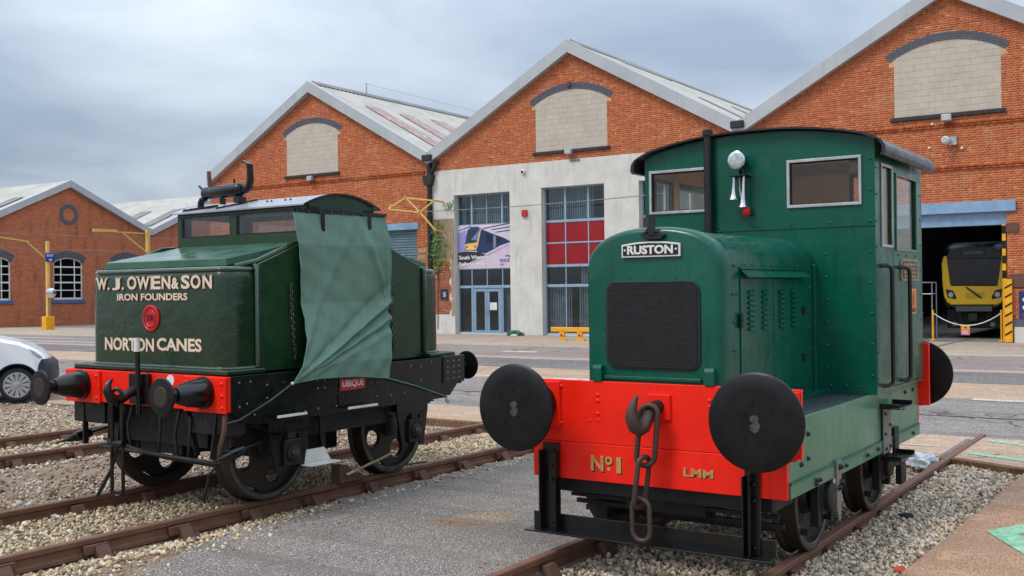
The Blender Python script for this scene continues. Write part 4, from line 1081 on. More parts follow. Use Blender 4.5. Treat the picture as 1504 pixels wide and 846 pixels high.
# ------------------------------------------------------------------ shared locomotive pieces
def wheel_part(parent, u, v, r, side, n_holes=0, spokes=0, width=0.125):
    """side=+1: outer face towards +X. flange on the inside"""
    s_ = side
    w = MB()
    o = (u - s_ * width * 0.5, v, r)
    prof = [(-0.03, r * 0.55), (-0.03, r + 0.022), (-0.012, r + 0.028), (0.004, r + 0.018), (0.012, r + 0.002), (width, r - 0.004), (width, r - 0.062), (width - 0.03, r - 0.068), (width - 0.055, r - 0.085)]
    if n_holes:
        # disc with round lightening holes built as a ring of sectors
        w.lathe(o, (s_, 0, 0), prof[1:-1] + [(width - 0.045, r - 0.075), (-0.03, r - 0.075), (-0.03, r + 0.022)], 48, cap=False)
        rh, rc = r * 0.20, r * 0.55
        m_ = 16
        for k in range(n_holes):
            ang0 = 2 * math.pi * (k + 0.25) / n_holes
            half = math.pi / n_holes
            inn, outr = [], []
            for j in range(m_):
                th = 2 * math.pi * j / m_
                inn.append((rc * math.cos(ang0) + rh * math.cos(th + ang0), rc * math.sin(ang0) + rh * math.sin(th + ang0)))
                # outer boundary of sector in direction th: clamp to ring sector
                d = (math.cos(th + ang0), math.sin(th + ang0)); t_ = 0.0; p = (rc * math.cos(ang0), rc * math.sin(ang0))
                for step in range(400):
                    q = (p[0] + d[0] * t_, p[1] + d[1] * t_); rr = math.hypot(*q); aa = (math.atan2(q[1], q[0]) - ang0 + math.pi) % (2 * math.pi) - math.pi
                    if rr > r - 0.07 or rr < r * 0.16 or abs(aa) > half: break
                    t_ += r / 300
                outr.append(q)
            for x_, fl in ((width * 0.62, 1), (width * 0.30, -1)):
                xx = o[0] + s_ * x_
                vs_ = [(xx, v + p[0], r + p[1]) for p in inn] + [(xx, v + p[0], r + p[1]) for p in outr]
                w.add(vs_, [(j, (j + 1) % m_, m_ + (j + 1) % m_, m_ + j) for j in range(m_)])
            xa, xb = o[0] + s_ * width * 0.62, o[0] + s_ * width * 0.30
            vs_ = [(xa, v + p[0], r + p[1]) for p in inn] + [(xb, v + p[0], r + p[1]) for p in inn]
            w.add(vs_, [(j, (j + 1) % m_, m_ + (j + 1) % m_, m_ + j) for j in range(m_)])
        w.lathe((o[0], v, r), (s_, 0, 0), [(-0.05, r * 0.22), (width * 0.9, r * 0.22), (width, r * 0.17)], 20)
    else:
        w.lathe(o, (s_, 0, 0), prof + [(width - 0.06, r * 0.35), (width - 0.01, r * 0.30), (width + 0.01, r * 0.18), (width + 0.02, 0.05)], 48)
    p = w.build('wheel', M['wheel'], parent, smooth=35)
    MB().lathe(o, (s_, 0, 0), [(width - 0.001, r - 0.016), (width + 0.002, r - 0.02), (width + 0.002, r - 0.052), (width - 0.001, r - 0.056)], 48, cap=False).build('tyre', M['tyre_steel'], p, smooth=35)
    return p

def rivets(mb, pts, d, r=0.011, h=0.008):
    for p in pts: mb.dome(p, d, r, h, 6)

def link_path(c, L, W, rotz=0.0, tilt=(0, 0), n=24):
    """closed stadium path hanging down from c (top inside)"""
    pts = []
    hs = (L - W) / 2
    for i in range(n):
        a = 2 * math.pi * i / n
        x, z = W / 2 * math.cos(a), W / 2 * math.sin(a)
        z += hs if math.sin(a) > 1e-6 else -hs
        p = Vector((x * math.cos(rotz), x * math.sin(rotz), z))
        p.x += tilt[0] * (z - L / 2); p.y += tilt[1] * (z - L / 2)
        pts.append(Vector(c) + p + Vector((0, 0, -L / 2)))
    return pts

# ------------------------------------------------------------------ bright green locomotive on the right-hand track
p = W1(0, A1)
RU = thing('locomotive', 'bright green diesel shunting locomotive with red buffer beam and square cab', 'locomotive', p, -ANG1, 'small shunting locomotives')
G, GF, RED, BK = M['ruston_green'], M['frame_green'], M['red'], M['black']
bb = MB().box(-1.03, 1.03, 0.0, 0.03, 0.772, 1.205).build('buffer_beam', RED, RU, bev=0.004)
MB().box(-0.935, 0.935, -0.004, 0.03, 0.51, 0.769).build('beam_skirt', RED, RU, bev=0.004)
mb = MB()
for u0 in (-0.405, 0.425):
    rivets(mb, [(u0, 0, z) for z in (1.11, 1.07, 0.98)], (0, -1, 0), 0.016, 0.012)
rivets(mb, [(-0.47, 0, 0.93), (-0.40, 0, 0.935)], (0, -1, 0), 0.012, 0.006)
rivets(mb, [(sx * x, 0, z) for sx in (-1, 1) for x in (0.70, 1.0) for z in (0.90, 1.16)], (0, -1, 0), 0.017, 0.014)
mb.build('bolts', RED, bb, kind='stuff')
for sx in (-1, 1):
    MB().box(sx * 0.864 - 0.16, sx * 0.864 + 0.16, -0.022, -0.0, 0.87, 1.19).build('buffer_pad', RED, bb, bev=0.004)
MB().box(-0.02, 0.15, -0.02, 0, 0.965, 1.135).build('hook_plate', RED, bb, bev=0.004)
mb = MB(); mb.prism([(0.94, 1.19), (1.03, 1.20), (0.96, 1.06)], 1, 0.031, 0.05); mb.build('gusset', RED, RU)
mb = MB().prism([(0.935, 0.74), (1.0, 0.76), (0.935, 0.80)], 1, 0.031, 0.05); mb.build('gusset', RED, RU)
for sx in (-1, 1):
    f = MB().box(min(sx * 0.912, sx * 0.935), max(sx * 0.912, sx * 0.935), 0.031, 3.468, 0.51, 0.998).build('frame_side', GF, RU, bev=0.003)
    MB().box(min(sx * 0.936, sx * 0.947), max(sx * 0.936, sx * 0.947), 0.031, 3.468, 0.512, 0.600).build('frame_angle', GF, f, bev=0.003)
    MB().box(min(sx * 0.936, sx * 0.955), max(sx * 0.936, sx * 0.955), 0.031, 3.468, 0.601, 0.612).build('frame_lip', M['ruston_green'], f, bev=0.003)
    mb = MB(); rivets(mb, [(sx * 0.936, v, z) for v, z in ((0.26, 0.70), (0.40, 0.72), (0.40, 0.88), (2.9, 0.80), (3.0, 0.82), (3.25, 0.93), (2.98, 0.93))], (sx, 0, 0), 0.020, 0.018)
    rivets(mb, [(sx * 0.948, v, z) for v, z in ((0.52, 0.56), (0.60, 0.55), (0.52, 0.535), (1.75, 0.56), (2.05, 0.565), (3.2, 0.555), (1.2, 0.56))], (sx, 0, 0), 0.018, 0.02)
    mb.build('bolts', M['black_matt'], f, kind='stuff')
MB().box(-0.934, 0.934, 0.032, 3.46, 0.976, 0.997).build('deck', M['deck'], RU, smooth=0)
MB().box(-1.03, 1.03, 3.470, 3.51, 0.772, 1.33).build('rear_beam', RED, RU, bev=0.004)
MB().box(-0.935, 0.935, 3.470, 3.50, 0.51, 0.769).build('rear_skirt', RED, RU, bev=0.004)

M['bare'] = paint('scuffed bare patch', S(78, 74, 72), S(30, 29, 29), rough=0.5, scale=30, amount=0.6)
def big_buffer(sx, v0, d):
    b_ = MB().lathe((sx * 0.864, v0, 1.032), (0, d, 0), [(0.0, 0.135), (0.03, 0.135), (0.035, 0.10), (0.20, 0.092), (0.205, 0.065), (0.30, 0.06)], 24).build('buffer', BK, RU)
    h_ = MB().lathe((sx * 0.864, v0, 1.032), (0, d, 0), [(0.285, 0.08), (0.295, 0.26), (0.300, 0.297), (0.312, 0.303), (0.325, 0.300), (0.334, 0.285), (0.340, 0.20), (0.342, 0.01)], 48).build('buffer_head', M['disc'], b_, smooth=30)
    mb_ = MB()
    for a, rr in ((100, 0.12), (150, 0.13), (35, 0.13), (-60, 0.12), (-130, 0.12)):
        mb_.lathe((sx * 0.864 + rr * math.cos(R(a)), v0 + d * 0.341, 1.032 + rr * math.sin(R(a))), (0, d, 0), [(0, 0.016), (0.004, 0.016)], 8)
    mb_.build('studs', M['disc'], b_, kind='stuff')
    mb_ = MB(); mb_.prism([(sx * 0.864 + x, 1.032 + z) for x, z in ((-0.022, 0.04), (0.012, 0.046), (0.03, 0.03), (0.022, 0.008), (0.036, -0.012), (0.028, -0.05), (0.0, -0.062), (-0.024, -0.045), (-0.03, -0.02), (-0.008, -0.004), (-0.03, 0.014))], 1, v0 + d * 0.342, v0 + d * 0.3435)
    mb_.build('bare_metal_patch', M['bare'], b_, smooth=0)
for sx in (-1, 1):
    big_buffer(sx, -0.022, -1); big_buffer(sx, 3.51, 1)

# hood
def hood_ring(half, zb, z1, zt, n=18, e=2.3):
    pts = [(half, zb), (half, z1)]
    for i in range(1, n):
        a = math.pi * i / n
        c, s_ = math.cos(a), math.sin(a)
        pts.append((half * math.copysign(abs(c) ** (2 / e), c), z1 + (zt - z1) * abs(s_) ** (2 / e)))
    pts += [(-half, z1), (-half, zb)]
    return pts
def hood(name, secs, mat, parent, e=2.3, **k):
    rings = [[(u, v, z) for u, z in hood_ring(h, zb, z1, zt, e=e)] for v, h, zb, z1, zt in secs]
    return MB().loft(rings).build(name, mat, parent, smooth=38, **k)
cowl = hood('radiator_cowl', [(0.034, 0.468, 1.205, 1.97, 2.222), (0.038, 0.482, 1.20, 1.975, 2.237), (0.052, 0.497, 1.19, 1.98, 2.252), (0.075, 0.506, 1.18, 1.985, 2.260), (0.175, 0.508, 1.18, 1.985, 2.262)], G, RU)
bon = hood('bonnet', [(0.176, 0.500, 1.0, 1.98, 2.236), (1.66, 0.500, 1.0, 1.98, 2.236), (1.661, 0.506, 1.0, 1.98, 2.241), (1.93, 0.506, 1.0, 1.98, 2.240)], G, RU, e=2.9)
# grille: dark core, fine wire mesh, rivets round the rim
gr_ = MB().prism(rrect(-0.345, 0.355, 1.298, 1.892, 0.075, 6), 1, 0.018, 0.0335).build('radiator_grille', M['mesh_black'], RU, bev=0.004)
mb = MB()
for k in range(50):
    z = 1.312 + k * 0.0116; ins = 0.02 + max(0, 0.06 - (z - 1.298)) * 0.6 + max(0, 0.06 - (1.892 - z)) * 0.6
    mb.box(-0.345 + ins, 0.355 - ins, 0.0105, 0.0178, z, z + 0.0062)
for k in range(58):
    x = -0.327 + k * 0.0116; ins = 0.016 + max(0, 0.06 - (x + 0.345)) * 0.6 + max(0, 0.06 - (0.355 - x)) * 0.6
    mb.box(x, x + 0.0025, 0.0108, 0.0128, 1.298 + ins, 1.892 - ins)
mb.build('wire_mesh', M['mesh_black'], gr_, smooth=0, kind='stuff')
mb = MB()
rivets(mb, [(-0.34 + 0.175 * k, 0.034, 1.915) for k in range(5)] + [(sx, 0.034, 1.42 + 0.155 * k) for sx in (-0.365, 0.375) for k in range(3)] + [(-0.30 + 0.16 * k, 0.034, 1.272) for k in range(5)], (0, -1, 0), 0.008, 0.006)
mb.build('rivets', G, cowl, kind='stuff')
MB().box(-0.36, 0.36, 0.012, 0.034, 1.222, 1.246).build('ledge', G, cowl, bev=0.005)
for sx in (-0.405, 0.425):
    mb = MB(); mb.box(sx - 0.035, sx + 0.035, -0.012, 0.05, 1.205, 1.30); mb.tube([(sx - 0.035, 0.012, 1.30), (sx + 0.035, 0.012, 1.30)], 0.022, 8)
    mb.build('clamp', G, cowl, bev=0.006)
# nameplate
npl = MB().prism([(-0.212, 2.055), (0.222, 2.055), (0.222, 2.142), (0.11, 2.156), (0.005, 2.160), (-0.10, 2.156), (-0.212, 2.142)], 1, 0.012, 0.032).build('nameplate', M['white'], RU, bev=0.002)
MB().prism([(-0.200, 2.066), (0.210, 2.066), (0.210, 2.132), (0.11, 2.145), (0.005, 2.149), (-0.10, 2.145), (-0.200, 2.132)], 1, 0.009, 0.0115).build('plate_ground', M['name_black'], npl, smooth=0)
mb = MB(); text_box(mb, 'RUSTON', -0.165, 0.175, 2.074, 2.134, 0.0088, 0.035, thick=0.006)
for sx in (-0.185, 0.195): mb.lathe((sx, 0.0088, 2.104), (0, -1, 0), [(0, 0.008), (0.004, 0.007)], 8)
mb.build('lettering', M['white'], npl, smooth=0)
# lamp iron on the cowl
mb = MB(); mb.prism([(-0.065, 2.205), (-0.03, 2.175), (0.085, 2.172), (0.115, 2.20), (0.085, 2.225), (-0.03, 2.228)], 1, -0.002, 0.05); mb.box(0.0, 0.046, -0.01, 0.012, 2.20, 2.34); mb.prism([(0.0, 2.22), (0.046, 2.22), (0.07, 2.215), (0.04, 2.27), (0.006, 2.27), (-0.03, 2.215)], 1, -0.012, 0.0)
mb.build('lamp_iron', M['black_matt'], RU, bev=0.003)
# side doors with louvres
LV = MB().prism([(0, 0.0), (0.018, 0.004), (0.014, 0.016), (0, 0.028)], 1, -0.055, 0.055)   # prism in XZ along Y
LV = LV.build('louvre', G, None, bev=0.003, seg=1); LVm = LV.data; bpy.data.objects.remove(LV)
for sx in (1, -1):
    for (va, vb, cols) in ((0.35, 0.975, (0.535, 0.80)), (0.985, 1.655, (1.14, 1.40))):
        d_ = MB().box(min(sx * 0.5015, sx * 0.508), max(sx * 0.5015, sx * 0.508), va, vb, 1.07, 1.905).build('bonnet_door', G, RU, bev=0.002)
        for c in cols:
            for k in range(8):
                o = bpy.data.objects.new('louvre', LVm); link(o, d_); o.location = (sx * 0.508, c, 1.545 + k * 0.036); o.rotation_euler = (0, 0, 0 if sx > 0 else math.pi)
        mb = MB(); mb.add([(sx * 0.508, va + 0.0, 1.965), (sx * 0.508, vb - 0.005, 1.965), (sx * 0.565, vb - 0.005, 1.915), (sx * 0.565, va, 1.915), (sx * 0.508, va, 1.958), (sx * 0.508, vb - 0.005, 1.958), (sx * 0.562, vb - 0.005, 1.909), (sx * 0.562, va, 1.909)], [(0, 1, 2, 3), (4, 7, 6, 5), (0, 3, 7, 4), (1, 5, 6, 2), (2, 6, 7, 3), (0, 4, 5, 1)])
        mb.build('vent_flap', G, RU, smooth=0)
    MB().box(min(sx * 0.5012, sx * 0.515), max(sx * 0.5012, sx * 0.515), 0.34, 1.68, 1.966, 1.98).build('drip_strip', G, RU, bev=0.003)
    mb = MB()
    for v, z in ((0.335, 1.64), (0.335, 1.60), (1.625, 1.66), (1.625, 1.30)): mb.box(min(sx * 0.508, sx * 0.525), max(sx * 0.508, sx * 0.525), v - 0.02, v + 0.02, z - 0.03, z + 0.03)
    mb.build('latch', M['black_matt'], RU, bev=0.004)
    mb = MB()
    rivets(mb, [(sx * 0.506, 0.25, z) for z in (1.99 - 0.19 * k for k in range(5))] + [(sx * 0.506, 1.80, 2.0 - k * 0.16) for k in range(6)] + [(sx * 0.506, 0.30, 1.80), (sx * 0.506, 0.22, 1.80)], (sx, 0, 0), 0.011)
    rivets(mb, [(sx * 0.506, v, 2.0) for v in (0.42, 0.60, 0.78, 0.96, 1.14, 1.32, 1.5)], (sx, 0, 0), 0.009)
    mb.build('rivets', G, bon, kind='stuff')
    MB().box(min(sx * 0.507, sx * 0.53), max(sx * 0.507, sx * 0.53), 1.86, 1.925, 1.0, 2.02).build('joint_angle', G, RU, bev=0.004)
    MB().box(min(sx * 0.49, sx * 0.60), max(sx * 0.49, sx * 0.60), 0.25, 1.92, 0.998, 1.03).build('foot_angle', G, RU, bev=0.004)

# cab
CU, CV0, CV1 = 0.985, 1.93, 3.46
def roof_z(u):
    a = abs(u) / 1.02
    return 3.125 - 0.13 * a ** 2.2
def cab_end(v0, v1, wins, name):
    mb = MB()
    zlo, zhi = wins[0][2], wins[0][3]
    mb.box(-CU, CU, v0, v1, 1.0, zlo)
    x = -CU
    for (a, b, _, _) in wins: mb.box(x, a, v0, v1, zlo, zhi); x = b
    mb.box(x, CU, v0, v1, zlo, zhi)
    top = [(u, roof_z(u) - 0.012) for u in np.linspace(CU, -CU, 21)]
    mb.prism([(-CU, zhi), (CU, zhi)] + top, 1, v0, v1)
    w = mb.build(name, G, RU, smooth=0)
    for (a, b, c, d_) in wins:
        s_ = -1 if v0 < 2.5 else 1
        vf = v0 if s_ < 0 else v1
        m2 = MB(); frame_rect(m2, a - 0.02, b + 0.02, c - 0.02, d_ + 0.02, vf + s_ * 0.008 - 0.008, vf + s_ * 0.008 + 0.008, 0.024)
        f = m2.build('window_frame', M['steel'], w, bev=0.003, seg=1)
        MB().box(a, b, (v0 + v1) / 2 - 0.003, (v0 + v1) / 2 + 0.003, c, d_).build('pane', M['glass_warm'], w, smooth=0)
        m2 = MB(); frame_rect(m2, a, b, c, d_, v0 + 0.001, v1 - 0.001, 0.012); m2.build('rubber_seal', M['rubber'], w, smooth=0)
    return w
cf = cab_end(CV0, CV0 + 0.03, [(-0.92, -0.39, 2.505, 2.845), (0.31, 0.865, 2.497, 2.845)], 'cab_front')
cr = cab_end(CV1 - 0.03, CV1, [(-0.90, -0.38, 2.30, 2.86), (0.38, 0.90, 2.30, 2.86)], 'cab_rear')
for sx in (1, -1):
    x0, x1 = min(sx * 0.955, sx * CU), max(sx * 0.955, sx * CU)
    mb = MB(); va, vb = CV0 + 0.03, CV1 - 0.03
    def bx(v0, v1, z0, z1): mb.box(x0, x1, v0, v1, z0, z1)
    bx(va, 2.44, 1.0, 2.16); bx(va, 2.10, 2.16, 2.80); bx(2.42, 2.44, 2.16, 2.80); bx(va, 2.44, 2.80, 2.985)
    sw = mb.build('cab_side', G, RU, smooth=0)
    mb = MB(); bx(2.455, 3.43, 1.03, 2.14); bx(2.455, 2.55, 2.14, 2.76); bx(3.24, 3.43, 2.14, 2.76); bx(2.455, 3.43, 2.76, 2.90)
    dr_ = mb.build('cab_door', G, RU, bev=0.003)
    mb = MB(); bx(2.44, 3.43, 2.905, 2.985); mb.build('door_header', G, RU, smooth=0)
    mb = MB(); bx(2.44, 3.43, 1.0, 1.025); mb.build('door_sill', G, RU, smooth=0)
    MB().box(sx * 0.97 - 0.003, sx * 0.97 + 0.003, 2.10, 2.42, 2.16, 2.80).build('pane', M['glass_warm'], sw, smooth=0)
    MB().box(sx * 0.97 - 0.003, sx * 0.97 + 0.003, 2.55, 3.24, 2.14, 2.76).build('pane', M['glass_warm'], dr_, smooth=0)
    for (v0, v1, z0, z1, par) in ((2.09, 2.43, 2.15, 2.81, sw), (2.54, 3.25, 2.13, 2.77, dr_)):
        mb = MB(); xa, xb = min(sx * 0.986, sx * 0.996), max(sx * 0.986, sx * 0.996); w_ = 0.022
        mb.box(xa, xb, v0, v1, z0, z0 + w_); mb.box(xa, xb, v0, v1, z1 - w_, z1); mb.box(xa, xb, v0, v0 + w_, z0 + w_, z1 - w_); mb.box(xa, xb, v1 - w_, v1, z0 + w_, z1 - w_)
        mb.build('window_frame', M['steel'] if par is sw else M['frame_green'], par, bev=0.002, seg=1)
    mb = MB()
    rivets(mb, [(sx * CU, 1.965, 1.12 + 0.205 * k) for k in range(9)] + [(sx * CU, 3.40, 1.1 + 0.22 * k) for k in range(8)] + [(sx * CU, v, 1.06) for v in (2.05, 2.3, 2.6, 2.9, 3.2)] + [(sx * CU, v, 2.095) for v in (2.62, 2.9, 3.2)], (sx, 0, 0), 0.010)
    mb.build('rivets', G, sw, kind='stuff')
    for vv_, zt_ in ((2.13, 2.0), (2.70, 1.995)):
        pth = [(sx * CU, vv_ - 0.07, zt_), (sx * (CU + 0.04), vv_ - 0.055, zt_ + 0.002), (sx * (CU + 0.065), vv_ - 0.02, zt_ - 0.01), (sx * (CU + 0.07), vv_, zt_ - 0.05), (sx * (CU + 0.07), vv_, 1.11), (sx * (CU + 0.065), vv_, 1.08), (sx * (CU + 0.04), vv_ - 0.02, 1.06), (sx * CU, vv_ - 0.04, 1.06)]
        MB().tube(pth, 0.017, 8).build('handrail', BK, RU)
# corner angle on the front edge of the cab, seam and rivets of the front sheet
mb = MB(); mb.box(-CU, CU, CV0 - 0.008, CV0 - 0.001, 2.312, 2.322); mb.build('sheet_seam', G, cf, smooth=0)
mb = MB()
rivets(mb, [(-0.30 + 0.155 * k, CV0, 2.345 - 0.028 * (k % 2)) for k in range(9)] + [(0.95, CV0, 1.15 + 0.24 * k) for k in range(8)] + [(-0.95, CV0, 1.15 + 0.24 * k) for k in range(8)] + [(x, CV0, 1.06) for x in (0.62, 0.75, 0.88, -0.62, -0.75)], (0, -1, 0), 0.012, 0.009)
rivets(mb, [(0.60, CV0, 1.02 + 0.18 * k) for k in range(7)], (0, -1, 0), 0.012, 0.009)
mb.build('rivets', G, cf, kind='stuff')
# roof: thin curved sheet with rolled-down sides
top = [(1.075, 2.845), (1.09, 2.87), (1.085, 2.92), (1.055, 2.965), (1.0, 2.995)] + [(u, roof_z(u) + 0.012) for u in np.linspace(0.92, -0.92, 17)] + [(-1.0, 2.995), (-1.055, 2.965), (-1.085, 2.92), (-1.09, 2.87), (-1.075, 2.845)]
low = [(u * 0.984 + (0.0), z - 0.014 if abs(u) < 1.03 else z + 0.004) for u, z in top[::-1]]
low = [((u - math.copysign(0.012, u)) if abs(u) > 1.03 else u, z) for u, z in low]
M['cab_roof'] = paint('weathered dark cab roof', S(44, 40, 44), S(70, 62, 66), rough=0.25, scale=5, amount=0.9, bump=0.25, bscale=5, bdist=0.012, spec=0.2)
rf = MB().prism(top + low, 1, CV0 - 0.075, CV1 + 0.07).build('roof', M['cab_roof'], RU, smooth=40)
rl = [(u * 0.98, z - 0.004) for u, z in low[2:-2]]
rings = [[(u * 0.97, v, z - 0.012) for u, z in rl] for v in (CV0 + 0.035, CV1 - 0.035)]
MB().loft(rings, closed=False, cap=False).build('ceiling', M['wood'], RU, smooth=60)
MB().box(-0.95, 0.95, CV0 + 0.031, CV0 + 0.036, 1.02, 2.48).build('cab_lining', M['wood'], RU, smooth=0)
MB().box(-0.95, 0.95, CV1 - 0.037, CV1 - 0.032, 1.02, 2.28).build('cab_lining', M['wood'], RU, smooth=0)
M['cream_lining'] = paint('cream cab lining', S(232, 212, 176), S(222, 200, 160), rough=0.6, scale=2)
MB().box(-0.36, 0.36, CV1 - 0.037, CV1 - 0.032, 2.285, 3.06).build('cab_lining', M['cream_lining'], RU, smooth=0)
MB().box(-0.92, 0.92, CV1 - 0.037, CV1 - 0.032, 2.885, 2.985).build('cab_lining', M['cream_lining'], RU, smooth=0)
MB().prism([(-0.36, 2.30), (0.36, 2.30), (0.36, 2.58), (-0.36, 2.84)], 1, CV1 - 0.046, CV1 - 0.038).build('wood_panel', M['wood'], RU, smooth=0)
for sx in (-1, 1):
    MB().box(min(sx * 0.945, sx * 0.953), max(sx * 0.945, sx * 0.953), CV0 + 0.04, CV1 - 0.04, 2.815, 2.975).build('cab_lining', M['wood'], RU, smooth=0)
mb = MB(); mb.box(-0.4, 0.4, 2.1, 2.5, 1.0, 1.9); mb.box(-0.35, 0.35, 2.12, 2.45, 1.9, 2.0); mb.build('control_desk', M['black_matt'], RU, bev=0.01)
mb = MB()
for u in (-0.93, 0.93): mb.box(u - 0.025, u + 0.025, 2.44, 2.47, 1.0, 2.95)
mb.build('cab_post', M['wood'], RU, smooth=0)
# exhaust pipe up the cab front
MB().tube([(-0.37, CV0 - 0.05, 2.2), (-0.37, CV0 - 0.05, 3.17)], 0.036, 12).build('exhaust_pipe', M['black_matt'], RU)
mb = MB(); mb.lathe((-0.37, CV0 - 0.05, 3.12), (0, 0, 1), [(0, 0.046), (0.04, 0.046)], 12); mb.build('exhaust_collar', M['black_matt'], RU)
# headlamp and horns
hl = MB().lathe((-0.085, CV0 - 0.005, 2.885), (0, -1, 0), [(0, 0.03), (0.03, 0.035), (0.035, 0.055), (0.09, 0.068), (0.11, 0.073), (0.125, 0.073)], 24).build('headlamp', M['black'], RU)
MB().lathe((-0.085, CV0 - 0.128, 2.885), (0, -1, 0), [(0, 0.075), (0.012, 0.074), (0.016, 0.066)], 28).build('rim', M['chrome'], hl)
MB().lathe((-0.085, CV0 - 0.142, 2.885), (0, -1, 0), [(0, 0.067), (0.004, 0.05), (0.006, 0.02)], 28).build('lens', M['lamp_glass'], hl)
mb = MB(); mb.box(-0.155, -0.015, CV0 - 0.13, CV0 - 0.0, 2.758, 2.766); mb.bar((-0.085, CV0 - 0.03, 2.77), (-0.085, CV0 - 0.06, 2.81), 0.02); mb.build('horn_bracket', M['black_matt'], RU, bev=0.002)
for u, zt_, zb_ in ((-0.128, 2.757, 2.565), (-0.043, 2.757, 2.500)):
    L_ = zt_ - zb_
    MB().lathe((u, CV0 - 0.085, zt_), (-0.03, -0.02, -1), [(0, 0.010), (0.02, 0.011), (L_ * 0.45, 0.013), (L_ * 0.75, 0.020), (L_ * 0.92, 0.030), (L_, 0.042), (L_ + 0.003, 0.036), (L_ * 0.95, 0.02)], 16).build('horn', M['chrome'], RU)
MB().tube([(-0.09, CV0 - 0.06, 2.755), (-0.085, CV0 - 0.07, 2.65), (-0.065, CV0 - 0.07, 2.52)], 0.006, 6).build('air_hose', M['steel'], RU)
wl_ = MB().lathe((-0.035, CV0 - 0.06, 2.500), (0, 0, -1), [(0, 0.03), (0.03, 0.034), (0.052, 0.034), (0.07, 0.022)], 16).build('warning_lamp', M['indicator'], RU)
# plates on the door
pb = MB().prism(rrect(2.68, 3.28, 1.885, 2.065, 0.03, 3), 0, CU + 0.001, CU + 0.012).build('works_plate', M['brass'], RU, smooth=30)
MB().prism(rrect(2.71, 3.25, 1.90, 2.05, 0.02, 3), 0, CU + 0.0122, CU + 0.014).build('plate_ground', M['plate_dark'], pb, smooth=0)
mb = MB()
for k in range(4):
    z = 2.022 - k * 0.034; v = 2.75
    while v < 3.2:
        w_ = random.uniform(0.03, 0.08); mb.box(CU + 0.014, CU + 0.017, v, min(v + w_, 3.22), z - 0.010, z + 0.010); v += w_ + 0.025
mb.build('raised_lettering', M['brass'], pb, smooth=0, kind='stuff')
op = MB().prism(rrect(2.98, 3.20, 1.60, 1.815, 0.015, 3), 0, CU + 0.001, CU + 0.006).build('warning_plate', M['yellow'], RU, smooth=0)
MB().box(CU + 0.006, CU + 0.008, 3.00, 3.18, 1.655, 1.80).build('plate_ground', M['orange'], op, smooth=0)
MB().prism([(3.075, 1.67), (3.12, 1.72), (3.095, 1.72), (3.115, 1.785), (3.06, 1.725), (3.085, 1.725)], 0, CU + 0.008, CU + 0.0095).build('lightning_symbol', M['black'], op, smooth=0)
MB().box(CU + 0.006, CU + 0.008, 3.005, 3.175, 1.612, 1.648).build('text_strip', M['plate_dark'], op, smooth=0)
# sign writing on the skirt
mb = MB(); text_box(mb, 'N', -0.462, -0.362, 0.582, 0.690, -0.0045, 0.03, thick=0.002); text_box(mb, 'o', -0.352, -0.292, 0.632, 0.690, -0.0045, 0.03, thick=0.002); text_box(mb, '1', -0.262, -0.226, 0.580, 0.690, -0.0045, 0.03, thick=0.002)
mb.lathe((-0.322, -0.0045, 0.604), (0, -1, 0), [(0, 0.013), (0.002, 0.013)], 10)
mb.build('lettering', M['gold'], RU, smooth=0)
mb = MB(); text_box(mb, 'LMM', 0.237, 0.447, 0.603, 0.660, -0.0045, 0.03, thick=0.002); mb.build('lettering', M['gold'], RU, smooth=0)
mb = MB(); text_box(mb, 'N', -0.455, -0.354, 0.572, 0.682, -0.0042, 0.04, thick=0.0002); text_box(mb, 'o', -0.345, -0.285, 0.624, 0.683, -0.0042, 0.04, thick=0.0002); text_box(mb, '1', -0.256, -0.219, 0.572, 0.683, -0.0042, 0.04, thick=0.0002); mb.build('letter_shade', M['black_matt'], RU, smooth=0); mb = MB(); text_box(mb, 'LMM', 0.242, 0.453, 0.597, 0.655, -0.0042, 0.04, thick=0.0002)
mb.build('letter_shade', M['black_matt'], RU, smooth=0)
# guard irons and rail guard bar
for (ua, ub, zt_) in ((-0.845, -0.705, 0.757), (0.665, 0.765, 0.70)):
    mb = MB(); um = (ua + ub) / 2
    mb.box(ua, ub, -0.024, -0.012, 0.15, zt_); mb.box(ua, ua + 0.012, -0.085, -0.024, 0.15, zt_ - 0.05); mb.box(ub - 0.012, ub, -0.085, -0.024, 0.15, zt_ - 0.05) if ub - ua > 0.12 else mb.box(um - 0.006, um + 0.006, -0.085, -0.024, 0.15, zt_ - 0.03)
    g_ = mb.build('guard_iron', BK, RU, bev=0.002)
    mb = MB(); rivets(mb, [(um + 0.02, -0.025, z) for z in (0.20, 0.50, 0.60, 0.70) if z < zt_], (0, -1, 0), 0.015, 0.03); mb.build('bolts', M['black_matt'], g_, kind='stuff')
mb = MB(); mb.box(-0.935, 0.86, -0.010, 0.002, 0.135, 0.255); mb.box(-0.935, 0.86, -0.135, -0.0101, 0.135, 0.147); mb.build('rail_guard', BK, RU, bev=0.002)
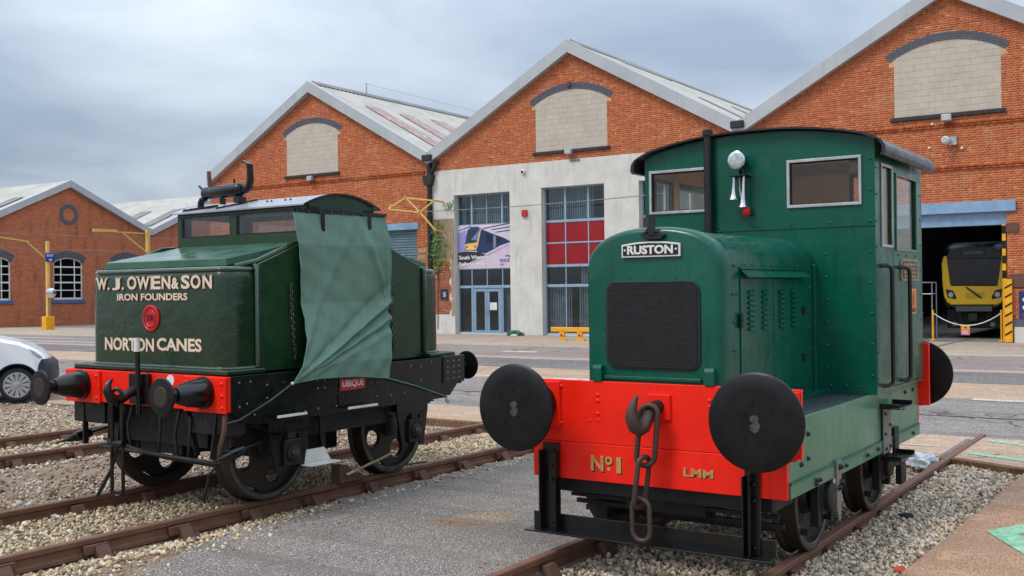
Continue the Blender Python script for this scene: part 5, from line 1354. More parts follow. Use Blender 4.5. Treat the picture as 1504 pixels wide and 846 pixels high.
# draw hook and three hanging links
mb = MB()
hk = [(0.06, -0.02, 1.055), (0.05, -0.09, 1.04), (0.045, -0.14, 0.985), (0.035, -0.175, 0.935), (0.02, -0.205, 0.92), (0.0, -0.235, 0.94), (-0.015, -0.25, 1.0), (-0.01, -0.245, 1.07), (0.015, -0.225, 1.145)]
mb.tube(hk, [0.038, 0.038, 0.042, 0.046, 0.048, 0.048, 0.044, 0.032, 0.010], 12); mb.build('draw_hook', M['chain'], RU)
MB().tube([(0.065, -0.0, 1.055), (0.055, -0.06, 1.05)], [0.05, 0.042], 12).build('hook_shank', M['black_matt'], RU)
cp = MB().tube(link_path((0.06, -0.135, 1.075), 0.40, 0.125, R(8), (0.10, 0.0)), 0.0185, 10, closed=True).build('coupling_chain', M['chain'], RU)
MB().tube(link_path((0.025, -0.15, 0.735), 0.34, 0.10, R(68), (0.12, 0.02)), 0.0175, 10, closed=True).build('link', M['chain'], cp)
MB().tube(link_path((-0.005, -0.155, 0.455), 0.275, 0.125, R(4), (-0.02, 0.0)), 0.0175, 10, closed=True).build('link', M['chain'], cp)
# running gear
for v in (0.89, 2.45):
    for sx in (-1, 1): wheel_part(RU, sx * 0.745, v, 0.385, sx)
    MB().lathe((-0.70, v, 0.385), (1, 0, 0), [(0, 0.06), (1.40, 0.06)], 14).build('axle', M['black_matt'], RU)
    for sx in (-1, 1):
        mb = MB(); mb.box(min(sx * 0.83, sx * 0.91), max(sx * 0.83, sx * 0.91), v - 0.11, v + 0.11, 0.27, 0.52); mb.lathe((sx * 0.83, v, 0.385), (sx, 0, 0), [(0, 0.10), (0.12, 0.10), (0.13, 0.07)], 16)
        mb.build('axlebox', M['black_matt'], RU, bev=0.01)
        for dv in (-0.14, 0.14):
            MB().box(min(sx * 0.84, sx * 0.90), max(sx * 0.84, sx * 0.90), v + dv - 0.03, v + dv + 0.03, 0.20, 0.52).build('horn_guide', M['black_matt'], RU, bev=0.006)
    MB().box(-0.86, 0.86, v - 0.28, v - 0.25, 0.16, 0.20).build('brake_rod', M['black_matt'], RU)
for sx in (-1, 1):
    mb = MB(); mb.box(min(sx * 0.948, sx * 0.962), max(sx * 0.948, sx * 0.962), 0.94, 1.05, 0.30, 0.625); mb.prism([(0.94, 0.30), (1.05, 0.30), (1.02, 0.20), (0.99, 0.20)], 0, sx * 0.948, sx * 0.962)
    h_ = mb.build('hanger_plate', M['rooflight'], RU, bev=0.004)
    mb = MB(); rivets(mb, [(sx * 0.963, 1.0, 0.58), (sx * 0.963, 1.02, 0.47), (sx * 0.963, 0.97, 0.44)], (sx, 0, 0), 0.024, 0.03); mb.build('bolts', M['black_matt'], h_, kind='stuff')
    # steps
    mb = MB(); mb.box(min(sx * 0.948, sx * 0.96), max(sx * 0.948, sx * 0.96), 2.20, 2.43, 0.50, 0.87); s_p = mb.build('step_bracket', M['rooflight'], RU, bev=0.004)
    mb = MB(); rivets(mb, [(sx * 0.961, v, z) for v, z in ((2.24, 0.82), (2.38, 0.72), (2.24, 0.66), (2.38, 0.55), (2.26, 0.54))], (sx, 0, 0), 0.016, 0.014); mb.build('bolts', M['black_matt'], s_p, kind='stuff')
    for z, v0, v1 in ((0.885, 2.10, 2.50), (0.475, 2.12, 2.56)):
        mb = MB(); x0, x1 = min(sx * 0.95, sx * 1.11), max(sx * 0.95, sx * 1.11)
        mb.box(x0, x1, v0, v1, z - 0.012, z); mb.box(x0, x1, v0, v0 + 0.012, z, z + 0.03); mb.box(x0, x1, v1 - 0.012, v1, z, z + 0.03); mb.build('step_tread', BK, s_p, bev=0.003)
    mb = MB(); mb.box(min(sx * 0.94, sx * 0.965), max(sx * 0.94, sx * 0.965), 2.52, 2.66, 0.36, 0.68); mb.box(min(sx * 0.94, sx * 0.99), max(sx * 0.94, sx * 0.99), 2.62, 2.78, 0.20, 0.36); mb.build('brake_hanger', M['black_matt'], RU, bev=0.006)
mb = MB(); mb.box(-0.80, 0.80, 0.10, 0.60, 0.40, 0.50); mb.box(-0.30, 0.30, 0.2, 3.2, 0.30, 0.70); mb.bar((-0.75, 0.30, 0.30), (0.80, 0.32, 0.27), 0.03); mb.bar((-0.75, 0.22, 0.36), (0.80, 0.22, 0.35), 0.025)
mb.build('underframe', M['black_matt'], RU, smooth=0)
MB().box(-0.66, -0.56, 0.40, 0.60, 0.12, 0.42).build('brake_block', M['black_matt'], RU, bev=0.01)
# ------------------------------------------------------------------ dark green locomotive on the left-hand track
p = W2(0, A2)
OW = thing('locomotive', 'dark olive green locomotive with sign written casing, black frame and cab under a canvas sheet', 'locomotive', p, -ANG2, 'small shunting locomotives')
DG, CG, BM = M['owen_green'], M['cast_green'], M['black_matt']
LEN = 3.12; MID = LEN / 2
ob = MB().box(-1.14, 1.14, 0.0, 0.03, 0.865, 1.156).build('buffer_beam', RED, OW, bev=0.004)
MB().box(-1.14, 1.14, LEN - 0.03, LEN, 0.865, 1.156).build('rear_beam', M['black'], OW, bev=0.004)
for sx in (-1, 1):
    pd = MB().box(min(sx * 0.60, sx * 1.135), max(sx * 0.60, sx * 1.135), -0.022, -0.001, 0.855, 1.150).build('buffer_plate', RED, ob, bev=0.004)
    mb = MB(); rivets(mb, [(sx * x, -0.022, z) for x in (0.645, 1.09) for z in (0.90, 1.10)] + [(sx * 1.09, -0.022, 1.0)], (0, -1, 0), 0.018, 0.014); mb.build('bolts', RED, pd, kind='stuff')
MB().box(-0.13, 0.14, -0.045, -0.001, 0.88, 1.15).build('drawbar_plate', M['black'], ob, bev=0.008)
MB().lathe((0.40, -0.0, 1.10), (0, -1, 0), [(0, 0.05), (0.006, 0.05)], 16).build('white_mark', M['white'], ob, smooth=0)
def small_buffer(sx, v0, d):
    b_ = MB().lathe((sx * 0.864, v0, 1.02), (0, d, 0), [(0, 0.135), (0.028, 0.135), (0.032, 0.120), (0.09, 0.117), (0.15, 0.108), (0.21, 0.092), (0.26, 0.074), (0.285, 0.066), (0.288, 0.046), (0.315, 0.046), (0.32, 0.058), (0.345, 0.058), (0.35, 0.042), (0.41, 0.042)], 28).build('buffer', M['black'], OW)
    MB().lathe((sx * 0.864, v0, 1.02), (0, d, 0), [(0.392, 0.05), (0.398, 0.13), (0.404, 0.154), (0.414, 0.157), (0.424, 0.150), (0.428, 0.10), (0.430, 0.01)], 40).build('buffer_head', M['disc'], b_, smooth=30)
    MB().lathe((sx * 0.864, v0, 1.02), (0, d, 0), [(0.4285, 0.085), (0.4315, 0.08), (0.4325, 0.01)], 30).build('wear_patch', M['wheel'], b_, smooth=0)
for sx in (-1, 1): small_buffer(sx, -0.022, -1); small_buffer(sx, LEN + 0.04, 1)
# hook and coupling
mb = MB(); mb.tube([(0.0, -0.04, 1.00), (0.0, -0.12, 0.995), (0.0, -0.19, 0.955), (0.0, -0.25, 0.93), (0.0, -0.31, 0.955), (0.0, -0.345, 1.02), (0.0, -0.335, 1.08), (0.0, -0.30, 1.12)], [0.045, 0.042, 0.045, 0.05, 0.048, 0.038, 0.026, 0.012], 12); mb.build('draw_hook', M['black'], OW)
cpl = MB().tube(link_path((-0.02, -0.24, 1.03), 0.50, 0.10, R(20)), 0.017, 10, closed=True).build('coupling_chain', M['black'], OW)
MB().tube(link_path((-0.02, -0.24, 0.565), 0.46, 0.11, R(20)), 0.016, 10, closed=True).build('link', M['black'], cpl)
MB().lathe((-0.10, -0.24, 0.56), (1, 0, 0), [(0, 0.03), (0.17, 0.03)], 10).build('trunnion', M['black'], cpl)
MB().tube([(0.0, -0.24, 0.55), (-0.08, -0.26, 0.33), (-0.22, -0.30, 0.10)], 0.016, 8).build('tommy_bar', M['black'], cpl)
vp = MB().tube([(0.05, -0.07, 0.80), (0.05, -0.075, 1.10), (0.04, -0.075, 1.36)], 0.022, 12).build('brake_pipe', M['black'], OW)
MB().tube([(0.04, -0.075, 1.345), (0.038, -0.075, 1.465)], [0.027, 0.024], 12).build('white_cap', M['white'], vp)
# front and rear casings
def plan_ring(half, vf, vb, r, inset, sgn):
    a = half - inset; vf2 = vf + sgn * inset
    pts = [(-a, vb), (-a, vf2 + sgn * r)]
    for i in range(1, 7): t_ = R(90 * i / 6); pts.append((-a + r - r * math.cos(t_), vf2 + sgn * (r - r * math.sin(t_))))
    for i in range(0, 7): t_ = R(90 * i / 6); pts.append((a - r + r * math.sin(t_), vf2 + sgn * (r - r * math.cos(t_))))
    pts.append((a, vb))
    return pts
def casing(vf, vb, sgn, name):
    rings = []
    for z, ins in ((1.200, 0.0), (1.97, 0.004), (2.02, 0.012), (2.05, 0.03), (2.07, 0.06), (2.078, 0.10)):
        rings.append([(x, y, z) for x, y in plan_ring(0.992, vf, vb, 0.17, ins, sgn)])
    c = MB().loft(rings).build(name, CG, OW, smooth=50)
    y0, y1 = (vb - 0.02, vb + 0.015) if sgn > 0 else (vb - 0.015, vb + 0.02)
    MB().prism(rrect(-1.022, 1.022, 1.165, 2.10, 0.05, 4), 1, y0, y1).build('casing_flange', CG, c, bev=0.012, seg=3)
    y0, y1 = (vf - 0.085, vb) if sgn > 0 else (vb, vf + 0.085)
    MB().box(-1.09, 1.09, y0, y1, 1.158, 1.203).build('casing_foot', CG, c, bev=0.015, seg=3)
    MB().tube([(x, y - sgn * 0.004, 2.052) for x, y in plan_ring(0.992, vf, vb - sgn * 0.02, 0.17, 0.024, sgn)], 0.021, 8).build('casing_bead', M['bead'], c)
    MB().tube([(x, y - sgn * 0.004, 1.208) for x, y in plan_ring(0.992, vf, vb - sgn * 0.02, 0.17, -0.006, sgn)], 0.014, 8).build('casing_bead', M['bead'], c)
    for sx in (-1, 1): MB().tube([(sx * 1.010, vb - sgn * 0.022, 1.21), (sx * 1.010, vb - sgn * 0.022, 2.05), (sx * 0.985, vb - sgn * 0.022, 2.092)], 0.019, 8).build('casing_bead', M['bead'], c)
    return c
M['bead'] = paint('thick gloss green on weld bead', S(48, 76, 56), S(36, 60, 42), rough=0.10, scale=9, amount=0.9, bump=0.5, bscale=30, bdist=0.008, coat=0.8, spec=0.6, chips=S(120, 150, 138))
VF = 0.12
cfr = casing(VF, 0.455, 1, 'front_casing'); crr = casing(LEN - VF, LEN - 0.455, -1, 'rear_casing')
mb = MB()
rivets(mb, [(0.965, 0.43, z) for z in ()], (0, -1, 0))
# sign writing (slightly raised paint)
SH = 0.045
mb = MB(); y_ = VF - 0.0005
big = [('W', -0.884, -0.719, 1.889, 2.003), ('.', -0.711, -0.678, 1.889, 1.912), ('J', -0.641, -0.520, 1.886, 2.003), ('.', -0.495, -0.462, 1.888, 1.912), ('O', -0.412, -0.274, 1.888, 2.010), ('W', -0.266, -0.085, 1.888, 2.008), ('E', -0.064, 0.072, 1.888, 2.008), ('N', 0.088, 0.210, 1.888, 2.006), ('&', 0.224, 0.326, 1.888, 1.988), ('S', 0.356, 0.474, 1.887, 2.008), ('O', 0.486, 0.617, 1.887, 2.008), ('N', 0.644, 0.764, 1.887, 2.006)]
def serif(mb_, x, z, w=0.036, h=0.013): mb_.box(x - w / 2, x + w / 2, y_ - 0.003, y_, z, z + h)
def write(mb_, dx, dz, bold, yy, th, ser=True):
    for ch, a, b, z0, z1 in big:
        text_box(mb_, ch, a + SH + dx, b + SH + dx, z0 + dz, z1 + dz, yy, bold, thick=th)
        if not ser: continue
        if ch == 'W':
            for k in (0.02, 0.5, 0.98): serif(mb_, a + SH + (b - a) * k, z1 - 0.013)
        if ch == 'N': serif(mb_, a + SH + 0.015, z1 - 0.013); serif(mb_, a + SH + 0.015, z0); serif(mb_, b + SH - 0.012, z1 - 0.013)
        if ch == 'E': serif(mb_, a + SH + 0.012, z1 - 0.013); serif(mb_, a + SH + 0.012, z0)
        if ch == 'J': serif(mb_, b + SH - 0.02, z1 - 0.013, 0.06)
LINES = (('IRON FOUNDERS', -0.565, 0.441, 1.789, 1.852, 0.024), ('NORTON', -0.759, -0.030, 1.332, 1.452, 0.03), ('CANES', 0.011, 0.623, 1.345, 1.458, 0.03))
def wrap(mb_):
    a_, r_ = 0.992 - 0.17, 0.17
    mb_.v = [(x, y + (r_ - math.sqrt(max(1e-6, r_ * r_ - (abs(x) - a_) ** 2)) if abs(x) > a_ else 0), z) for x, y, z in mb_.v]
M['shade_brown'] = paint('brown letter shade', S(86, 44, 26), rough=0.5)
write(mb, 0, 0, 0.030, y_ - 0.0015, 0.0015); wrap(mb); mb.build('lettering', M['cream'], cfr, smooth=0)
mb = MB(); write(mb, 0.008, -0.010, 0.030, y_, 0.0008, False); wrap(mb); mb.build('letter_shade', M['shade_brown'], cfr, smooth=0)
for tx, xa, xb, za, zb, bo in LINES:
    mb = MB(); text_box(mb, tx, xa + SH, xb + SH, za, zb, y_ - 0.0015, bo, thick=0.0015); wrap(mb); mb.build('lettering', M['cream'], cfr, smooth=0)
    mb = MB(); text_box(mb, tx, xa + SH + 0.008, xb + SH + 0.008, za - 0.010, zb - 0.010, y_, bo, thick=0.0008); wrap(mb); mb.build('letter_shade', M['shade_brown'], cfr, smooth=0)
# round red crest with raised rings and a central device
cu, cz, cr_ = -0.066 + SH, 1.632, 0.118
cs = MB().lathe((cu, VF + 0.001, cz), (0, -1, 0), [(0, cr_), (0.012, cr_), (0.016, cr_ - 0.008), (0.016, cr_ - 0.016), (0.012, cr_ - 0.020), (0.012, cr_ - 0.040), (0.016, cr_ - 0.044), (0.012, cr_ - 0.05), (0.012, 0.01)], 40).build('crest', M['crest'], cfr, smooth=30)
M['crest_dark'] = paint('dark red relief', S(112, 12, 18), rough=0.4)
mb = MB()
for k in range(26):
    a = R(360 * k / 26); rr = cr_ - 0.030; mb.box(cu + rr * math.cos(a) - 0.005, cu + rr * math.cos(a) + 0.005, VF - 0.0145, VF - 0.0110, cz + rr * math.sin(a) - 0.006, cz + rr * math.sin(a) + 0.006)
mb.prism([(cu - 0.022, cz + 0.03), (cu + 0.022, cz + 0.03), (cu + 0.020, cz - 0.005), (cu, cz - 0.03), (cu - 0.020, cz - 0.005)], 1, VF - 0.016, VF - 0.0112)
for sx in (-1, 1): mb.prism([(cu + sx * 0.032, cz + 0.032), (cu + sx * 0.055, cz + 0.02), (cu + sx * 0.045, cz), (cu + sx * 0.058, cz - 0.03), (cu + sx * 0.03, cz - 0.028), (cu + sx * 0.036, cz)], 1, VF - 0.016, VF - 0.0112)
mb.build('crest_relief', M['crest_dark'], cs, smooth=0)
# body between the casings
MB().prism([(0.473, 1.16), (0.473, 2.10), (0.92, 2.275), (LEN - 0.92, 2.275), (LEN - 0.473, 2.10), (LEN - 0.473, 1.16)], 0, -0.992, 0.992).build('body', DG, OW, bev=0.012, seg=3)
M['bonnet_lid'] = paint('green bonnet lid', S(70, 106, 88), S(54, 88, 70), rough=0.2, scale=3)
for k in range(2):
    f_ = (lambda v: v) if k == 0 else (lambda v: LEN - v)
    MB().prism([(f_(0.23), 2.079), (f_(0.23), 2.145), (f_(1.1), 2.315), (f_(1.1), 2.25)], 0, -0.86, 0.86).build('bonnet_lid', M['bonnet_lid'], OW, bev=0.006)
for sx in (-1, 1):
    for vv_ in (0.62, 0.70):
        pass
    mb = MB(); mb.tube([(sx * 0.93, 0.26, 2.07), (sx * 0.94, 0.50, 2.12), (sx * 0.95, 0.92, 2.285), (sx * 0.95, 1.08, 2.30)], 0.026, 8); mb.build('bonnet_rim', DG, OW)
# cab
OC0, OC1, OCU = 1.10, LEN - 1.10, 0.92
def oroof(v): return 2.655 + 0.118 * (1 - ((v - MID) / 0.51) ** 2)
def ocab_end(v0, v1, name):
    mb = MB(); zl, zh = (2.40, 2.615) if v0 < MID else (2.34, 2.625)
    mb.box(-OCU, OCU, v0, v1, 2.27, zl); mb.box(-OCU, -0.855, v0, v1, zl, zh); mb.box(-0.115, -0.03, v0, v1, zl, zh); mb.box(0.85, OCU, v0, v1, zl, zh); mb.box(-OCU, OCU, v0, v1, zh, 2.662)
    w = mb.build(name, DG, OW, bev=0.003)
    for a, b in ((-0.855, -0.115), (-0.03, 0.85)):
        MB().box(a, b, (v0 + v1) / 2 - 0.003, (v0 + v1) / 2 + 0.003, zl, zh).build('pane', M['glass'], w, smooth=0)
        m2 = MB(); frame_rect(m2, a, b, zl, zh, v0 + 0.004, v1 - 0.004, 0.016); m2.build('window_frame', M['black'], w, smooth=0)
    return w
oc = ocab_end(OC0, OC0 + 0.03, 'cab_front'); ocab_end(OC1 - 0.03, OC1, 'cab_rear')
for sx in (-1, 1):
    x0, x1 = min(sx * 0.905, sx * 0.93), max(sx * 0.905, sx * 0.93)
    vs2 = np.linspace(OC1, OC0, 15)
    w_ = 0.03 if sx > 0 else 0.0
    MB().prism([(OC0 + 0.03, 2.60), (OC1 - 0.03, 2.60)] + [(v, oroof(v) - 0.012) for v in np.linspace(OC1 - 0.03, OC0 + 0.03, 15)], 0, x0, x1).build('cab_arch', DG, OW, smooth=0)
    MB().box(x0, x1, OC0 + 0.03, OC0 + 0.16, 2.27, 2.64).build('cab_side', DG, OW, smooth=0); MB().box(x0, x1, OC1 - 0.16, OC1 - 0.03, 2.27, 2.64).build('cab_side', DG, OW, smooth=0)
vs_r = np.linspace(1.045, LEN - 1.045, 25)
rp = [(v, oroof(v) + 0.004) for v in vs_r] + [(v, oroof(v) - 0.010) for v in vs_r[::-1]]
orf = MB().prism(rp, 0, -0.955, 0.955).build('roof', M['ivory_roof'], OW, smooth=40)
mb = MB()
for sx in (-1, 1):
    mb.prism([(v, oroof(v) + 0.006) for v in vs_r] + [(v, oroof(v) - 0.011) for v in vs_r[::-1]], 0, sx * 0.956, sx * 0.962)
    mb.build('roof_edging', M['black'], orf, smooth=40); mb = MB()
mb = MB()
rivets(mb, [(u, 1.09, oroof(1.09)) for u in (-0.80, -0.72)], (0, 0, 1), 0.02, 0.03); rivets(mb, [(u, 1.20, oroof(1.20)) for u in (0.30, 0.36, 0.55, 0.62)], (0, 0, 1), 0.014, 0.02)
mb.bar((-0.78, 1.09, oroof(1.09) + 0.012), (-0.35, 1.14, oroof(1.14) + 0.02), 0.02); mb.bar((-0.30, 1.08, oroof(1.08) + 0.012), (0.10, 1.26, oroof(1.26) + 0.02), 0.014)
mb.build('roof_fittings', M['black'], orf, kind='stuff')
# exhaust silencer on the roof
SV = 1.20
sil = MB().lathe((-0.62, SV, 2.852), (1, 0, 0.02), [(0, 0.03), (0.004, 0.052), (0.02, 0.064), (0.40, 0.067), (0.54, 0.067), (0.56, 0.058), (0.575, 0.03)], 28).build('silencer', M['black'], OW, smooth=40)
MB().tube([(-0.60, SV, 2.80), (-0.645, SV - 0.01, 2.79), (-0.665, SV - 0.01, 2.76), (-0.665, SV - 0.01, 2.70)], [0.030, 0.034, 0.034, 0.036], 12).build('inlet_elbow', M['black'], sil)
MB().tube([(-0.06, SV, 2.845), (0.0, SV, 2.85), (0.045, SV, 2.88), (0.062, SV, 2.93), (0.062, SV, 3.06), (0.058, SV, 3.085)], [0.030, 0.034, 0.037, 0.036, 0.031, 0.037], 12).build('tail_pipe', M['black'], sil)
mb = MB(); mb.lathe((0.058, SV, 3.08), (0, 0, 1), [(0, 0.038), (0.012, 0.038)], 12); mb.bar((0.06, SV, 3.095), (-0.035, SV, 3.135), 0.05, 0.014); mb.build('rain_cap', M['black'], sil)
mb = MB(); mb.box(-0.13, -0.05, SV - 0.05, SV + 0.05, 2.73, 2.79); mb.bar((-0.09, SV, 2.78), (-0.07, SV, 2.82), 0.03); mb.box(-0.36, -0.33, SV - 0.03, SV + 0.03, 2.73, 2.79); mb.build('silencer_bracket', M['black'], sil, bev=0.004)
MB().tube([(-0.555, SV + 0.02, 2.88), (-0.575, SV + 0.02, 3.075)], 0.021, 10).build('stub_pipe', M['chair'], sil)
MB().tube([(-0.625, SV, 2.87), (-0.70, SV, 2.935)], 0.012, 8).build('lever', M['black'], sil)
MB().tube([(-0.17, SV, 2.90), (-0.17, SV, 2.97)], 0.010, 8).build('stub_pipe', M['black'], sil)
# frames
for sx in (-1, 1):
    f = MB().prism([(0.032, 0.86), (0.032, 1.157), (LEN - 0.032, 1.157), (LEN - 0.032, 0.90), (LEN - 0.22, 0.735), (0.35, 0.735), (0.18, 0.76)], 0, sx * 1.115, sx * 1.138).build('frame_side', M['black'], OW, bev=0.003)
    mb = MB()
    pts = [(0.12, 1.10), (0.24, 1.10), (0.42, 1.06), (0.42, 0.95), (0.28, 0.82), (0.20, 0.92), (0.75, 0.88), (1.02, 1.05), (1.10, 1.05), (1.02, 0.98), (1.10, 0.98), (1.02, 0.80), (0.86, 0.79), (1.72, 1.05), (1.80, 1.05), (1.72, 0.98), (1.80, 0.98), (1.25, 0.80), (1.80, 0.84), (2.0, 0.83), (2.2, 0.84), (2.45, 1.08), (2.45, 0.94), (2.62, 1.12), (2.30, 1.10), (2.6, 0.80), (0.12, 0.90)]
    rivets(mb, [(sx * 1.139, v, z) for v, z in pts], (sx, 0, 0), 0.011, 0.008); mb.build('rivets', M['rooflight'], f, kind='stuff')
    blk = MB().box(min(sx * 0.62, sx * 1.150), max(sx * 0.62, sx * 1.150), 2.80, LEN + 0.04, 0.885, 1.165).build('buffer_block', M['black'], OW, bev=0.006)
    mb = MB(); rivets(mb, [(sx * 1.151, v, z) for v in (2.87, 2.97, 3.06) for z in (0.93, 0.99, 1.05, 1.11)], (sx, 0, 0), 0.014, 0.01); mb.build('rivets', M['rooflight'], blk, kind='stuff')
    # axle guards, boxes, springs
    for v in (0.73, 2.39):
        mb = MB(); xa, xb = sx * 1.06, sx * 1.085
        mb.prism([(v - 0.25, 0.90), (v + 0.25, 0.90), (v + 0.23, 0.62), (v + 0.12, 0.60), (v - 0.12, 0.60), (v - 0.24, 0.62)], 0, xa, xb)
        mb.prism([(v - 0.24, 0.64), (v - 0.10, 0.64), (v - 0.10, 0.30), (v - 0.17, 0.28)], 0, xa, xb); mb.prism([(v + 0.10, 0.64), (v + 0.23, 0.64), (v + 0.16, 0.28), (v + 0.10, 0.30)], 0, xa, xb)
        mb.build('axle_guard', M['black'], OW, bev=0.004)
        mb = MB(); mb.box(min(sx * 0.95, sx * 1.12), max(sx * 0.95, sx * 1.12), v - 0.095, v + 0.095, 0.33, 0.56); mb.lathe((sx * 1.12, v, 0.44), (sx, 0, 0), [(0, 0.075), (0.02, 0.07), (0.03, 0.04)], 18); mb.box(min(sx * 0.98, sx * 1.11), max(sx * 0.98, sx * 1.11), v - 0.05, v + 0.05, 0.56, 0.62)
        ax = mb.build('axlebox', BM, OW, bev=0.008)
        MB().lathe((sx * 1.15, v, 0.45), (sx, 0, 0), [(0, 0.035), (0.012, 0.03), (0.016, 0.01)], 12).build('lubricator_cap', M['tyre_steel'], ax)
        mb = MB()
        for k in range(5): hw_ = 0.40 - 0.06 * k; mb.box(min(sx * 0.94, sx * 1.03), max(sx * 0.94, sx * 1.03), v - hw_, v + hw_, 0.70 - k * 0.016, 0.714 - k * 0.016)
        mb.build('leaf_spring', BM, OW, bev=0.002)
        wheel_part(OW, sx * 0.765, v - 0.02, 0.475, sx, n_holes=4, width=0.13)
    # steps with white painted edges
    for v0, v1, z, xo in ((0.43, 0.77, 0.795, 1.25), (1.28, 1.68, 0.785, 1.25)):
        st = MB().box(min(sx * 1.139, sx * xo), max(sx * 1.139, sx * xo), v0, v1, z - 0.006, z + 0.006).build('step', M['black'], OW, bev=0.002)
        MB().box(min(sx * (xo + 0.0005), sx * (xo + 0.010)), max(sx * (xo + 0.0005), sx * (xo + 0.010)), v0, v1, z - 0.014, z + 0.008).build('step_edge', M['white'], st, bev=0.002)
        MB().box(min(sx * 1.139, sx * 1.147), max(sx * 1.139, sx * 1.147), v0 - 0.01, v1 + 0.01, z + 0.005, z + 0.12).build('step_back', M['black'], st, bev=0.002)
    mb = MB(); mb.prism([(0.93, 0.435), (1.16, 0.435), (1.24, 0.315), (0.86, 0.315)], 0, sx * 1.06, sx * 1.07); mb.box(min(sx * 1.06, sx * 1.20), max(sx * 1.06, sx * 1.20), 0.86, 1.24, 0.300, 0.314)
    mb.bar((sx * 1.065, 0.92, 0.36), (sx * 1.065, 0.80, 0.40), 0.02)
    ws = mb.build('white_step', M['white'], OW, bev=0.004)
    MB().bar((sx * 1.05, 1.16, 0.42), (sx * 1.05, 1.14, 0.75), 0.06, 0.02).build('hanger', M['black'], ws); MB().bar((sx * 1.05, 0.95, 0.42), (sx * 1.05, 0.92, 0.75), 0.05, 0.02).build('hanger', M['black'], ws)
    # tapered sand box boots and pipes at the front
    MB().lathe((sx * 1.07, 0.40, 0.57), (sx * 0.05, -1, -0.18), [(0, 0.012), (0.20, 0.014), (0.21, 0.045), (0.30, 0.052), (0.36, 0.048), (0.37, 0.036), (0.43, 0.030), (0.46, 0.012), (0.56, 0.008)], 16).build('brake_actuator', M['black'], OW)
    if sx > 0: MB().tube([(sx * 1.08, 0.02, 0.84), (sx * 1.09, 0.0, 0.72), (sx * 1.05, -0.02, 0.56), (sx * 1.03, -0.01, 0.44)], [0.022, 0.020, 0.016, 0.014], 8).build('sand_pipe', M['chair'], OW)
    if sx > 0: MB().tube([(sx * 1.03, -0.01, 0.44), (sx * 0.92, -0.02, 0.34), (sx * 0.80, 0.02, 0.10)], 0.012, 8).build('sand_pipe', BM, OW)
    MB().bar((sx * 0.95, 0.06, 0.86), (sx * 0.90, 0.03, 0.46), 0.05, 0.02).build('guard_iron', BM, OW)
    MB().bar((sx * 0.55, 0.06, 0.86), (sx * 0.62, 0.10, 0.46), 0.05, 0.02).build('guard_iron', BM, OW)
    MB().box(min(sx * 0.62, sx * 1.10), max(sx * 0.62, sx * 1.10), 0.04, 0.22, 0.66, 0.864).build('sand_box', BM, OW, bev=0.01)
    # hanging door chain
    for vv_, zt_ in ((0.83, 1.93), (2.17, 1.93)):
        mb = MB(); n_ = 20
        for k in range(n_):
            z = zt_ - k * 0.034; vo = vv_ + 0.05 * (k / n_) ** 2
            mb.tube(link_path((sx * 1.012, vo, z), 0.046, 0.022, R(90) if k % 2 else R(20), n=10), 0.0045, 5, closed=True)
        mb.build('door_chain', M['tyre_steel'], OW, kind='stuff')
for v in (0.71, 2.37):
    MB().lathe((-0.72, v, 0.475), (1, 0, 0), [(0, 0.07), (1.44, 0.07)], 14).build('axle', BM, OW)
mb = MB(); mb.tube([(-0.62, -0.02, 0.47), (0.2, -0.04, 0.46), (1.02, -0.02, 0.44)], 0.018, 8); mb.tube([(-0.60, 0.02, 0.53), (0.3, 0.0, 0.43), (1.0, 0.02, 0.41)], 0.014, 8); mb.build('brake_beam', BM, OW)
for k, (u, z0, z1) in enumerate(((-0.30, 0.86, 0.52), (-0.18, 0.86, 0.50), (0.22, 0.86, 0.45), (0.48, 0.86, 0.42), (0.62, 0.80, 0.46))):
    MB().tube([(u, 0.03, z0), (u + 0.03 * (-1) ** k, 0.0, (z0 + z1) / 2), (u - 0.02, 0.02, z1)], 0.014, 8).build('brake_hose', BM, OW)
M['tank_red'] = paint('dull red air tank', S(150, 30, 34), S(120, 22, 26), rough=0.5, scale=5)
MB().lathe((0.22, 0.42, 0.66), (1, 0, 0), [(0, 0.03), (0.02, 0.075), (0.56, 0.075), (0.58, 0.03)], 18).build('air_tank', M['tank_red'], OW)
mb = MB(); mb.box(-1.0, 1.0, 0.95, 2.1, 0.55, 1.1); mb.box(-0.60, 0.60, 0.25, 2.9, 0.78, 1.14); mb.box(-0.5, 0.5, 1.0, 1.9, 0.30, 0.60); mb.box(-0.58, 0.58, 0.24, 0.30, 0.50, 0.80); mb.box(-0.45, 0.15, 0.30, 0.9, 0.40, 0.80); mb.build('underframe', BM, OW, smooth=0)
# nameplate
un = MB().box(1.139, 1.150, 1.285, 1.632, 0.930, 1.055).build('nameplate', M['tyre_steel'], OW, bev=0.003)
MB().box(1.150, 1.1515, 1.297, 1.620, 0.941, 1.044).build('plate_ground', M['name_red'], un, smooth=0)
mb = MB(); text_box(mb, 'UBIQUE', 1.315, 1.602, 0.957, 1.029, 1.1515, 0.015, axis='side', thick=0.003); mb.build('lettering', M['white'], un, smooth=0)

